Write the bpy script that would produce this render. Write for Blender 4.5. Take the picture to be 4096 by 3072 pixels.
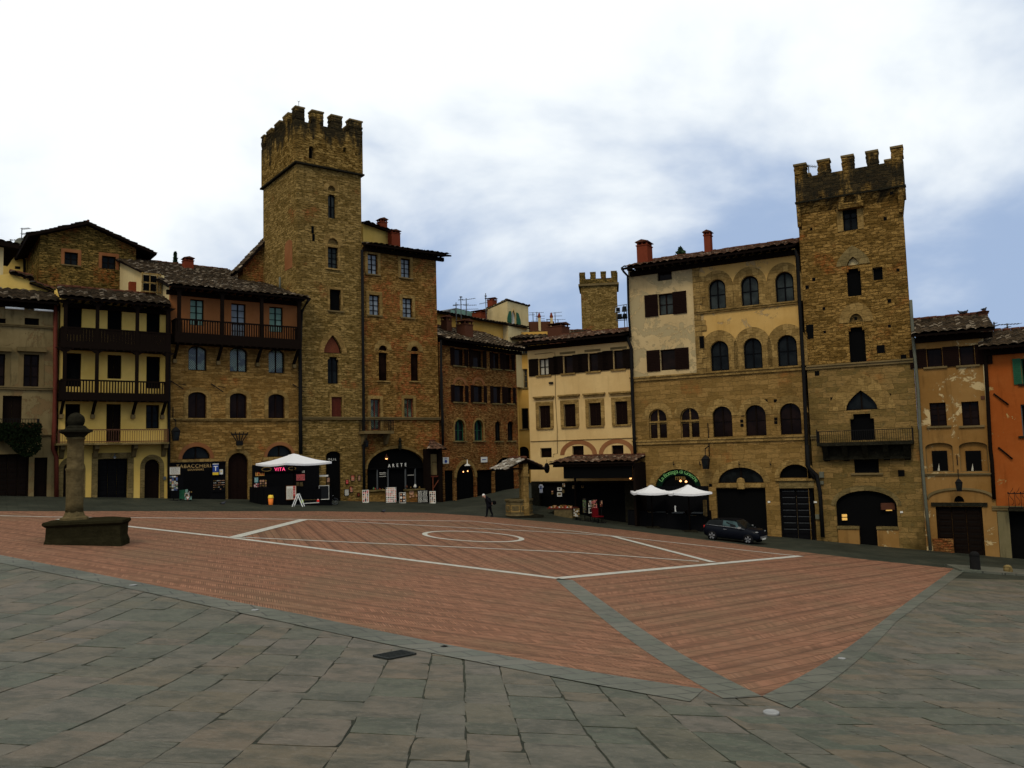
import bpy, bmesh, math, random
from mathutils import Vector, Matrix
from mathutils.geometry import tessellate_polygon, delaunay_2d_cdt
R = math.radians
random.seed(7)
for o in list(bpy.data.objects):
    bpy.data.objects.remove(o)
sc = bpy.context.scene
COL = sc.collection

# ------------------------------------------------------------------ camera
F = 3300.0                       # focal length in photo pixels
PITCH = math.atan(284.0 / F)
ROLL = R(1.55)
_f = Vector((0, math.cos(PITCH), math.sin(PITCH)))
_r0 = Vector((1, 0, 0)); _u0 = Vector((0, -math.sin(PITCH), math.cos(PITCH)))
_r = _r0 * math.cos(ROLL) - _u0 * math.sin(ROLL)
_u = _r0 * math.sin(ROLL) + _u0 * math.cos(ROLL)
cam_d = bpy.data.cameras.new('camera'); cam = bpy.data.objects.new('camera', cam_d); COL.objects.link(cam)
cam_d.sensor_width = 36; cam_d.lens = F / 4096 * 36
cam_d.clip_start = 0.1; cam_d.clip_end = 4000
cam.matrix_world = Matrix(((_r.x, _u.x, -_f.x, 0), (_r.y, _u.y, -_f.y, 0), (_r.z, _u.z, -_f.z, 0), (0, 0, 0, 1)))
sc.camera = cam

# ------------------------------------------------------------------ world, sun, exposure
SUN_EL, SUN_AZ = 46, 198
w = bpy.data.worlds.new('World'); sc.world = w; w.use_nodes = True
nt = w.node_tree; nt.nodes.clear()
def N(t, nt_, **k):
    n = nt_.nodes.new(t)
    for a, b in k.items(): setattr(n, a, b)
    return n
def L(nt_, a, b): nt_.links.new(a, b)
def math_(nt_, op, a, b=None, c=None, clamp=False):
    n = nt_.nodes.new('ShaderNodeMath'); n.operation = op; n.use_clamp = clamp
    for i, v in enumerate((a, b, c)):
        if v is None: continue
        if isinstance(v, (int, float)): n.inputs[i].default_value = v
        else: nt_.links.new(v, n.inputs[i])
    return n.outputs[0]
def mixc(nt_, f, a, b, bt='MIX'):
    n = nt_.nodes.new('ShaderNodeMix'); n.data_type = 'RGBA'; n.blend_type = bt
    for s, v in ((0, f), (6, a), (7, b)):
        if isinstance(v, (int, float)): n.inputs[s].default_value = v
        elif isinstance(v, tuple): n.inputs[s].default_value = (*v, 1)
        else: nt_.links.new(v, n.inputs[s])
    return n.outputs[2]
def ramp(nt_, v, lo, hi):
    n = nt_.nodes.new('ShaderNodeMapRange'); n.interpolation_type = 'SMOOTHSTEP'
    nt_.links.new(v, n.inputs[0]); n.inputs[1].default_value = lo; n.inputs[2].default_value = hi
    return n.outputs[0]
def noise(nt_, vec, scale, detail=4, rough=.55, dist=0):
    n = nt_.nodes.new('ShaderNodeTexNoise'); n.inputs['Scale'].default_value = scale
    n.inputs['Detail'].default_value = detail; n.inputs['Roughness'].default_value = rough
    n.inputs['Distortion'].default_value = dist
    if vec is not None: nt_.links.new(vec, n.inputs['Vector'])
    return n
sky = N('ShaderNodeTexSky', nt, sky_type='NISHITA'); sky.sun_disc = False
sky.sun_elevation = R(SUN_EL); sky.sun_rotation = R(SUN_AZ)
sky.air_density = 1.0; sky.dust_density = 1.5
tc = N('ShaderNodeTexCoord', nt); sp = N('ShaderNodeSeparateXYZ', nt); L(nt, tc.outputs['Generated'], sp.inputs[0])
den = math_(nt, 'ADD', math_(nt, 'MAXIMUM', sp.outputs[2], 0.0), 0.45)
cb = N('ShaderNodeCombineXYZ', nt)
L(nt, math_(nt, 'DIVIDE', sp.outputs[0], den), cb.inputs[0]); L(nt, math_(nt, 'DIVIDE', sp.outputs[1], den), cb.inputs[1])
n1 = noise(nt, cb.outputs[0], 2.1, 6, .52, .25); n2 = noise(nt, cb.outputs[0], 0.9, 3, .5)
mx = math_(nt, 'ADD', math_(nt, 'MULTIPLY', n1.outputs[0], .80), math_(nt, 'MULTIPLY', n2.outputs[0], .32))
# broad weather: thinner, bluer cloud low down to the south-east, bright cover above and to the left
bias = math_(nt, 'ADD', math_(nt, 'MULTIPLY', sp.outputs[2], 1.05), math_(nt, 'MULTIPLY', sp.outputs[0], -.13))
cov = ramp(nt, math_(nt, 'ADD', mx, bias), .735, .985)
lowc = mixc(nt, .93, sky.outputs[0], (5.0, 6.6, 9.5))
col = mixc(nt, cov, lowc, (13.2, 13.8, 14.0))
bg = N('ShaderNodeBackground', nt); bg.inputs[1].default_value = 0.1; L(nt, col, bg.inputs[0])
out = N('ShaderNodeOutputWorld', nt); L(nt, bg.outputs[0], out.inputs[0])

sun_d = bpy.data.lights.new('sun', 'SUN'); sun_d.energy = 1.5; sun_d.angle = R(14); sun_d.color = (1, .88, .70)
sun = bpy.data.objects.new('sun', sun_d); COL.objects.link(sun)
az = R(SUN_AZ); el = R(SUN_EL)
sdir = Vector((math.sin(az) * math.cos(el), math.cos(az) * math.cos(el), math.sin(el)))
sun.rotation_euler = sdir.to_track_quat('Z', 'Y').to_euler()
sc.view_settings.view_transform = 'Standard'; sc.view_settings.look = 'None'
sc.view_settings.exposure = -0.4; sc.view_settings.gamma = 1; sc.view_settings.use_curve_mapping = False
sc.cycles.max_bounces = 5; sc.cycles.diffuse_bounces = 2; sc.cycles.glossy_bounces = 2
sc.cycles.use_denoising = True

# ------------------------------------------------------------------ photo -> space
CROP = {'Z': (0, 0, 0.54004), 'O0': (0, 0, 1), 'A': (0, 860, 2.593), 'B': (0, 1480, 2.183), 'C': (600, 1000, 3.318), 'D': (600, 1480, 2.765),
        'E': (940, 400, 2.765), 'F': (1140, 850, 2.553), 'G': (980, 1480, 2.765), 'H': (1700, 1080, 2.572), 'I': (1700, 1580, 2.572),
        'J': (2460, 880, 2.765), 'K': (2460, 1470, 2.2725), 'L': (3100, 560, 2.370), 'M': (3100, 1240, 2.765), 'N': (3100, 1780, 2.221),
        'O': (3600, 1200, 2.764), 'P': (2110, 1860, 4.916), 'Q': (980, 1820, 5.53), 'R': (1380, 1780, 5.267), 'S': (660, 1820, 6.506),
        'T': (1900, 1800, 5.531), 'V': (2500, 1900, 3.687), 'X': (0, 2100, 1.08), 'Y': (2048, 2100, 1.08)}
def px(c, x, y):
    ox, oy, s = CROP[c]; return ox + x / s, oy + y / s
def ray(x, y):
    return (_r * ((x - 2048) / F) + _u * (-(y - 1536) / F) + _f)
def clampf(v, a, b): return max(a, min(b, v))
def sst(a, b, v):
    t = clampf((v - a) / (b - a), 0, 1); return t * t * (3 - 2 * t)
GH, GA, GB = -4.1, -.082, -.003
def gz(X, Y):
    z = GH + GA * clampf(X, -48, 48) + GB * clampf(Y, -10, 90)
    if Y < 22: z += .0052 * (22 - max(Y, -2)) ** 2
    z += .85 * sst(-6, 1, X) * (1 - sst(3, 9, X)) * sst(57, 63, Y) + .8 * sst(-12, -5, X) * (1 - sst(6, 12, X)) * sst(66, 90, Y)
    return z
def gp(c, x, y, dz=0):
    x, y = px(c, x, y); d = ray(x, y)
    lo, hi = 2.0, 200.0
    t = lo
    while t < hi:
        p = d * t
        if p.z < gz(p.x, p.y) + dz: break
        t += .5
    a, b = t - .5, t
    for _ in range(24):
        m = (a + b) / 2; p = d * m
        if p.z < gz(p.x, p.y) + dz: b = m
        else: a = m
    return d * ((a + b) / 2)

# ------------------------------------------------------------------ materials
MATS = {}
def newmat(name):
    m = bpy.data.materials.new(name); m.use_nodes = True; MATS[name] = m
    nt = m.node_tree; b = nt.nodes['Principled BSDF']
    return m, nt, b
def bump(nt, b, h, strength=.4, dist=.02):
    n = nt.nodes.new('ShaderNodeBump'); n.inputs['Strength'].default_value = strength; n.inputs['Distance'].default_value = dist
    nt.links.new(h, n.inputs['Height']); nt.links.new(n.outputs[0], b.inputs['Normal'])
def wallvec(nt):
    tc = N('ShaderNodeTexCoord', nt); s = N('ShaderNodeSeparateXYZ', nt); L(nt, tc.outputs['Object'], s.inputs[0])
    c = N('ShaderNodeCombineXYZ', nt); L(nt, math_(nt, 'ADD', s.outputs[0], s.outputs[1]), c.inputs[0]); L(nt, s.outputs[2], c.inputs[1])
    return c.outputs[0], tc.outputs['Object']
def simple(name, col, rough=.7, metal=0, emit=None, es=0, nz=.25, nscale=6, spec=None):
    if spec is None: spec = .0 if rough >= .7 else .08
    if name in MATS: return MATS[name]
    m, nt, b = newmat(name)
    v, ov = wallvec(nt)
    n = noise(nt, ov, nscale, 5)
    c = mixc(nt, n.outputs[0], tuple(x * (1 - nz) for x in col), tuple(min(1, x * (1 + nz)) for x in col))
    L(nt, c, b.inputs['Base Color']); b.inputs['Roughness'].default_value = rough; b.inputs['Metallic'].default_value = metal
    b.inputs['Specular IOR Level'].default_value = spec
    if name.endswith('_stone'):
        nb = noise(nt, ov, 5, 7, .75); bump(nt, b, nb.outputs[0], 1.0, .12)
    if emit: b.inputs['Emission Color'].default_value = (*emit, 1); b.inputs['Emission Strength'].default_value = es
    return m
def adj(c): return (c[0] * 1.07, c[1] * .90, c[2] * .57)
def stone(name, c1, c2, c3, red=None, redamt=.0, bh=.2, bw=.46, mortar=None, seed=0., stain=.5, rough=.9, contrast=.5, bs=.9, crust=None):
    """coursed rubble: irregular blocks, drifting course lines, blotches of red brick and black weathering"""
    c1, c2, c3 = adj(c1), adj(c2), adj(c3); red = adj(red) if red else None
    m, nt, b = newmat(name)
    v, ov = wallvec(nt)
    dn = noise(nt, v, 1.3, 3); d2 = noise(nt, v, 7, 2)
    off = N('ShaderNodeVectorMath', nt, operation='MULTIPLY_ADD'); L(nt, dn.outputs['Color'], off.inputs[0]); off.inputs[1].default_value = (.35, .28, 0); L(nt, v, off.inputs[2])
    off2 = N('ShaderNodeVectorMath', nt, operation='MULTIPLY_ADD'); L(nt, d2.outputs['Color'], off2.inputs[0]); off2.inputs[1].default_value = (.09, .06, 0); L(nt, off.outputs[0], off2.inputs[2])
    off3 = N('ShaderNodeVectorMath', nt, operation='ADD'); L(nt, off2.outputs[0], off3.inputs[0]); off3.inputs[1].default_value = (seed, seed * .7, 0)
    def brk(w_, h_, seedoff):
        br = nt.nodes.new('ShaderNodeTexBrick'); L(nt, off3.outputs[0], br.inputs['Vector'])
        br.inputs['Scale'].default_value = 1; br.inputs['Brick Width'].default_value = w_; br.inputs['Row Height'].default_value = h_
        br.inputs['Mortar Size'].default_value = .018; br.inputs['Mortar Smooth'].default_value = .5; br.inputs['Bias'].default_value = 0
        br.inputs['Color1'].default_value = (0, 0, 0, 1); br.inputs['Color2'].default_value = (1, 1, 1, 1); br.inputs['Mortar'].default_value = (.5, .5, .5, 1)
        br.offset = .43; br.squash = 1.6; br.squash_frequency = 3
        return br
    b1 = brk(bw, bh, 0)
    big = noise(nt, v, .35, 4, .6); med = noise(nt, v, 3.2, 5, .65); fine = noise(nt, v, 14, 4, .7)
    stv = N('ShaderNodeVectorMath', nt, operation='MULTIPLY'); L(nt, off3.outputs[0], stv.inputs[0]); stv.inputs[1].default_value = (3.2, 13, 1)
    strk = noise(nt, stv.outputs[0], 1.0, 4, .6)
    c = mixc(nt, ramp(nt, b1.outputs['Color'], .05, .95), tuple(x * (1 - contrast * .5) for x in c1), tuple(x * (1 + contrast * .38) for x in c2))
    c = mixc(nt, ramp(nt, med.outputs[0], .5, .75), c, c3)
    if redamt > 0:
        c = mixc(nt, math_(nt, 'MULTIPLY', ramp(nt, big.outputs[0], .63 - redamt * .3, .73 - redamt * .3), math_(nt, 'MULTIPLY', ramp(nt, med.outputs[0], .35, .6), .8)), c, red)
    c = mixc(nt, math_(nt, 'MULTIPLY', ramp(nt, fine.outputs[0], .48, .66), contrast), c, tuple(x * .35 for x in c1))
    c = mixc(nt, math_(nt, 'MULTIPLY', ramp(nt, strk.outputs[0], .51, .57), min(1, contrast * 1.45)), c, tuple(x * .15 for x in c1))
    c = mixc(nt, math_(nt, 'MULTIPLY', ramp(nt, strk.outputs[0], .44, .3), min(1, contrast * 1.0)), c, tuple(x * 1.28 for x in c2))
    mm = math_(nt, 'MULTIPLY', b1.outputs['Fac'], .8)
    c = mixc(nt, mm, c, mortar or tuple(x * .55 for x in c1))
    st = noise(nt, v, .22, 5, .7)
    c = mixc(nt, math_(nt, 'MULTIPLY', ramp(nt, st.outputs[0], .5, .72), stain), c, tuple(x * .3 for x in c1))
    if crust:       # black lichen crust hanging from the top of a parapet: (z of the top, depth)
        sp_ = N('ShaderNodeSeparateXYZ', nt); L(nt, ov, sp_.inputs[0])
        vv = N('ShaderNodeVectorMath', nt, operation='MULTIPLY'); L(nt, v, vv.inputs[0]); vv.inputs[1].default_value = (1.1, .25, 1)
        dr = noise(nt, vv.outputs[0], 1.0, 5, .7)
        hgt = math_(nt, 'DIVIDE', math_(nt, 'SUBTRACT', crust[0], sp_.outputs[2]), crust[1])
        f = ramp(nt, math_(nt, 'SUBTRACT', math_(nt, 'MULTIPLY', dr.outputs[0], 2.2), math_(nt, 'ADD', math_(nt, 'ABSOLUTE', math_(nt, 'SUBTRACT', hgt, .3)), .75)), -.1, .25)
        c = mixc(nt, math_(nt, 'MULTIPLY', f, .86), c, (.012, .013, .01))
    L(nt, c, b.inputs['Base Color']); b.inputs['Roughness'].default_value = rough; b.inputs['Specular IOR Level'].default_value = .0
    h = math_(nt, 'SUBTRACT', math_(nt, 'ADD', math_(nt, 'MULTIPLY', strk.outputs[0], 1.0), math_(nt, 'MULTIPLY', fine.outputs[0], .6)), b1.outputs['Fac'])
    bump(nt, b, h, bs, .10)
    return m
def plaster(name, c1, c2, patch=None, pa=.0, drip=.35, seed=0., pc2=None, rough=.9):
    adp = lambda q: (q[0] * .97, q[1] * .88, q[2] * .70)
    c1, c2 = adp(c1), adp(c2); patch = adp(patch) if patch else None
    m, nt, b = newmat(name)
    v, ov = wallvec(nt)
    o = N('ShaderNodeVectorMath', nt, operation='ADD'); L(nt, v, o.inputs[0]); o.inputs[1].default_value = (seed, seed * 1.3, seed)
    v = o.outputs[0]
    big = noise(nt, v, .35, 5, .6); med = noise(nt, v, 2.2, 5, .65)
    vs = N('ShaderNodeVectorMath', nt, operation='MULTIPLY'); L(nt, v, vs.inputs[0]); vs.inputs[1].default_value = (2.6, .35, 1)
    dr = noise(nt, vs.outputs[0], 1, 5, .65)
    c = mixc(nt, ramp(nt, big.outputs[0], .35, .65), c1, c2)
    c = mixc(nt, math_(nt, 'MULTIPLY', ramp(nt, med.outputs[0], .5, .8), .25), c, tuple(x * 1.4 for x in c2))
    c = mixc(nt, math_(nt, 'MULTIPLY', ramp(nt, dr.outputs[0], .5, .75), drip), c, tuple(x * .35 for x in c1))
    hh = med.outputs[0]
    if patch:
        pn = noise(nt, v, .62, 7, .72, .6)
        f = ramp(nt, pn.outputs[0], .5 - pa * .25, .525 - pa * .25)
        ed = math_(nt, 'MULTIPLY', f, math_(nt, 'SUBTRACT', 1, f))
        c = mixc(nt, math_(nt, 'SUBTRACT', 1, f), patch, c)
        c = mixc(nt, math_(nt, 'MULTIPLY', ed, 2.2), c, pc2 or tuple(x * .4 for x in patch))
        hh = math_(nt, 'SUBTRACT', med.outputs[0], f)
    L(nt, c, b.inputs['Base Color']); b.inputs['Roughness'].default_value = rough; b.inputs['Specular IOR Level'].default_value = .0
    bump(nt, b, hh, .35, .03)
    return m
def tiles(name, c1, c2, c3, bright=.15):
    c1, c2, c3 = [tuple(x * .62 for x in q) for q in (c1, c2, c3)]
    m, nt, b = newmat(name)
    uv = N('ShaderNodeUVMap', nt); s = N('ShaderNodeSeparateXYZ', nt); L(nt, uv.outputs[0], s.inputs[0])
    f = N('ShaderNodeCombineXYZ', nt)
    L(nt, math_(nt, 'FLOOR', math_(nt, 'DIVIDE', s.outputs[0], .24)), f.inputs[0]); L(nt, math_(nt, 'FLOOR', math_(nt, 'DIVIDE', s.outputs[1], .34)), f.inputs[1])
    wn = N('ShaderNodeTexWhiteNoise', nt, noise_dimensions='2D'); L(nt, f.outputs[0], wn.inputs['Vector'])
    wn2 = N('ShaderNodeTexWhiteNoise', nt, noise_dimensions='3D'); f2 = N('ShaderNodeVectorMath', nt, operation='ADD'); L(nt, f.outputs[0], f2.inputs[0]); f2.inputs[1].default_value = (0, 0, 5); L(nt, f2.outputs[0], wn2.inputs['Vector'])
    c = mixc(nt, wn.outputs['Value'], c1, c2)
    c = mixc(nt, math_(nt, 'GREATER_THAN', wn2.outputs['Value'], 1 - bright), c, c3)
    n = noise(nt, uv.outputs[0], 3.5, 5, .7)
    c = mixc(nt, math_(nt, 'MULTIPLY', ramp(nt, n.outputs[0], .45, .7), .75), c, (.02, .02, .014))
    L(nt, c, b.inputs['Base Color']); b.inputs['Roughness'].default_value = .85; b.inputs['Specular IOR Level'].default_value = .02
    bump(nt, b, n.outputs[0], .4, .03)
    return m

stone('tower_stone', (.21, .155, .066), (.28, .215, .11), (.14, .112, .058), (.31, .12, .06), .16, crust=None)
stone('house_stone', (.20, .128, .052), (.285, .195, .09), (.15, .112, .06), (.30, .11, .045), .12, bh=.2, bw=.52, seed=3., contrast=.30, bs=.6)
stone('mixed_stone', (.205, .128, .05), (.265, .178, .08), (.14, .095, .045), (.34, .11, .055), .50, bh=.19, bw=.4, seed=9.)
stone('ashlar', (.18, .125, .055), (.235, .165, .08), (.14, .105, .055), (.22, .11, .045), .2, bh=.30, bw=.72, seed=5., contrast=.17, bs=.35, stain=.7)
stone('ashlar_grey', (.15, .115, .055), (.215, .155, .08), (.10, .09, .055), (.22, .12, .05), .15, bh=.33, bw=.8, seed=15., contrast=.2, bs=.35, stain=.9)  # dark stain: part grime, part lower-storey shade put into the colour
stone('right_tower_stone', (.185, .122, .045), (.27, .185, .08), (.12, .09, .042), (.26, .095, .035), .3, bh=.2, bw=.46, seed=21., contrast=.44)
stone('red_brick_wall', (.24, .125, .06), (.28, .18, .09), (.15, .115, .065), (.30, .085, .04), .55, bh=.13, bw=.3, seed=12., contrast=.6, stain=.75)
stone('dark_rubble', (.13, .105, .045), (.20, .15, .065), (.07, .068, .035), (.25, .085, .035), .35, bh=.2, bw=.45, seed=30., contrast=.75, stain=.9)
plaster('yellow_plaster', (.56, .40, .115), (.62, .46, .155), drip=.12)
plaster('grey_plaster', (.15, .12, .065), (.21, .17, .095), (.17, .12, .065), -.15, drip=.75, seed=4)
plaster('cream_plaster', (.52, .38, .19), (.57, .43, .225), drip=.22, seed=8)
plaster('ochre_yellow_plaster', (.50, .30, .075), (.56, .36, .11), drip=.25, seed=11)
plaster('pale_plaster', (.50, .42, .25), (.56, .49, .31), drip=.3, seed=14)
plaster('peeling_plaster', (.44, .345, .20), (.49, .40, .245), (.35, .30, .19), -.02, drip=.22, seed=2.)
plaster('orange_peel_plaster', (.44, .285, .10), (.50, .34, .135), (.36, .27, .15), -.28, drip=.25, seed=33)
plaster('ochre_plaster', (.21, .115, .038), (.26, .155, .06), (.46, .37, .22), -.26, drip=.55, seed=19)
plaster('orange_plaster', (.27, .072, .017), (.31, .095, .026), (.42, .28, .12), -.42, drip=.35, seed=23)
plaster('brown_orange_plaster', (.24, .10, .04), (.27, .115, .05), drip=.1, seed=6)
plaster('grey_green_plaster', (.13, .12, .07), (.18, .16, .10), drip=.6, seed=31)
stone('trim_stone', (.20, .145, .07), (.26, .195, .10), (.17, .125, .065), None, 0, bh=.42, bw=.38, seed=41, contrast=.25, bs=.3, stain=.5)
stone('trim_grey', (.14, .12, .072), (.18, .15, .092), (.12, .10, .062), None, 0, bh=.4, bw=.5, seed=45, contrast=.25, bs=.3, stain=.6)
plaster('trim_dark', (.12, .095, .05), (.17, .13, .07), drip=.5, seed=48)
plaster('brick_trim', (.20, .085, .04), (.25, .12, .06), drip=.3, seed=49)
simple('umbrella_cloth', (.70, .69, .68), rough=.9, nz=.06)
tiles('roof_tiles', (.045, .032, .02), (.15, .10, .055), (.42, .33, .22), .12)
tiles('roof_tiles_red', (.075, .042, .025), (.23, .12, .07), (.42, .30, .20), .13)
tiles('roof_tiles_pale', (.20, .16, .11), (.42, .36, .28), (.6, .55, .46), .3)
W_ = lambda n, c, **k: simple(n, c, **k)
W_('dark_wood', (.008, .005, .0035), rough=.9, spec=.02); W_('brown_wood', (.011, .0055, .004), rough=.85, spec=.02); W_('red_wood', (.10, .022, .012), rough=.6)
W_('orange_wood', (.13, .040, .02), rough=.7, nscale=12, nz=.5); W_('void', (.004, .004, .004), rough=1, nz=.1, spec=0); W_('black_paint', (.004, .004, .0045), rough=.8, spec=.03)
W_('black_iron', (.008, .0075, .007), rough=.8, spec=.06); W_('rust_iron', (.10, .045, .025), rough=.8); W_('terracotta', (.15, .034, .016), rough=.85); W_('terracotta_dark', (.08, .032, .018), rough=.9)
W_('white_paint', (.72, .72, .68), rough=.6, nz=.1); W_('line_stone', (.46, .44, .37), rough=.8, nz=.35, nscale=3.5); W_('green_paint', (.015, .075, .035), rough=.6); W_('pale_green', (.14, .24, .19), rough=.6)
W_('blue_sign', (.02, .05, .22), rough=.5); W_('yellow_sign', (.7, .45, .03), rough=.5); W_('red_plastic', (.7, .04, .03), rough=.45); W_('orange_plastic', (.78, .20, .03), rough=.45, nz=.08)
W_('yellow_plastic', (.85, .55, .06), rough=.45, nz=.08); W_('paper', (.62, .60, .52), rough=.8, nz=.12, nscale=20); W_('pink_paper', (.55, .30, .27), rough=.8); W_('gold_letters', (.42, .27, .10), rough=.5); W_('white_letters', (.8, .78, .7), rough=.5)
W_('green_letters', (.16, .38, .12), rough=.5); W_('sign_green_dark', (.004, .014, .008), rough=.7); W_('pipe_pale', (.10, .10, .07), rough=.6); W_('steel', (.35, .36, .36), rough=.4, metal=.8)
W_('lamp_glow', (.8, .5, .3), emit=(1, .42, .14), es=4); W_('neon', (.6, .1, .2), emit=(1, .05, .18), es=1.6); W_('warm_pane', (.6, .35, .1), emit=(1, .55, .12), es=.55)
W_('curtain', (.40, .37, .28), rough=.9, nscale=9); W_('skin', (.42, .24, .17), rough=.6); W_('hair_white', (.6, .57, .52), rough=.8); W_('cloth_black', (.006, .006, .008), rough=.9, spec=.03); W_('shoe_black', (.01, .01, .01), rough=.5)
W_('tshirt_white', (.6, .6, .62), rough=.9); W_('rubber', (.01, .01, .01), rough=.8); W_('red_cloth', (.12, .006, .008), rough=.8); W_('moss_stone', (.022, .019, .009), rough=.95, nscale=3, nz=.6)
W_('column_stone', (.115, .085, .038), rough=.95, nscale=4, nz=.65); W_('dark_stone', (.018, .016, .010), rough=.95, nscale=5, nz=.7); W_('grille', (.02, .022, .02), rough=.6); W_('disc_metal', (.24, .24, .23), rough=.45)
W_('foliage_dark', (.005, .008, .003), rough=.9, nz=.6, nscale=20); W_('foliage_far', (.03, .055, .025), rough=.9, nz=.6); W_('grey_metal', (.07, .075, .075), rough=.7, spec=.1)
def glassy(name, col, rough=.08, col2=None):
    m, nt, b = newmat(name); v, ov = wallvec(nt); n = noise(nt, v, .9, 3)
    L(nt, mixc(nt, ramp(nt, n.outputs[0], .4, .6), col, col2 or tuple(x * .5 for x in col)), b.inputs['Base Color'])
    b.inputs['Roughness'].default_value = rough; b.inputs['Specular IOR Level'].default_value = .05
    bump(nt, b, n.outputs[0], .15, .03)
glassy('glass_dark', (.010, .012, .012)); glassy('glass_green', (.20, .31, .24), .2, (.14, .24, .18)); glassy('glass_blue', (.22, .25, .27), .2, (.17, .19, .20)); glassy('glass_brown', (.012, .006, .004)); glassy('glass_mid', (.035, .042, .038))  # pale green and blue pane colours stand in for reflected sky
W_('car_paint', (.003, .004, .007), rough=.3, nz=.05, spec=.07)
def lattice(name):
    m, nt, b = newmat(name); v, ov = wallvec(nt)
    s = N('ShaderNodeSeparateXYZ', nt); L(nt, v, s.inputs[0])
    def ln(op):
        a = math_(nt, op, math_(nt, 'MULTIPLY', s.outputs[0], 1.3), s.outputs[1])
        return math_(nt, 'LESS_THAN', math_(nt, 'PINGPONG', a, .085), .022)
    f = math_(nt, 'MAXIMUM', ln('ADD'), ln('SUBTRACT'))
    n = noise(nt, v, .9, 3)
    g = mixc(nt, ramp(nt, n.outputs[0], .42, .52), (.03, .04, .03), (.16, .22, .14))
    L(nt, mixc(nt, f, g, (.015, .015, .012)), b.inputs['Base Color']); b.inputs['Roughness'].default_value = .15
lattice('lattice_glass')

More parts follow.
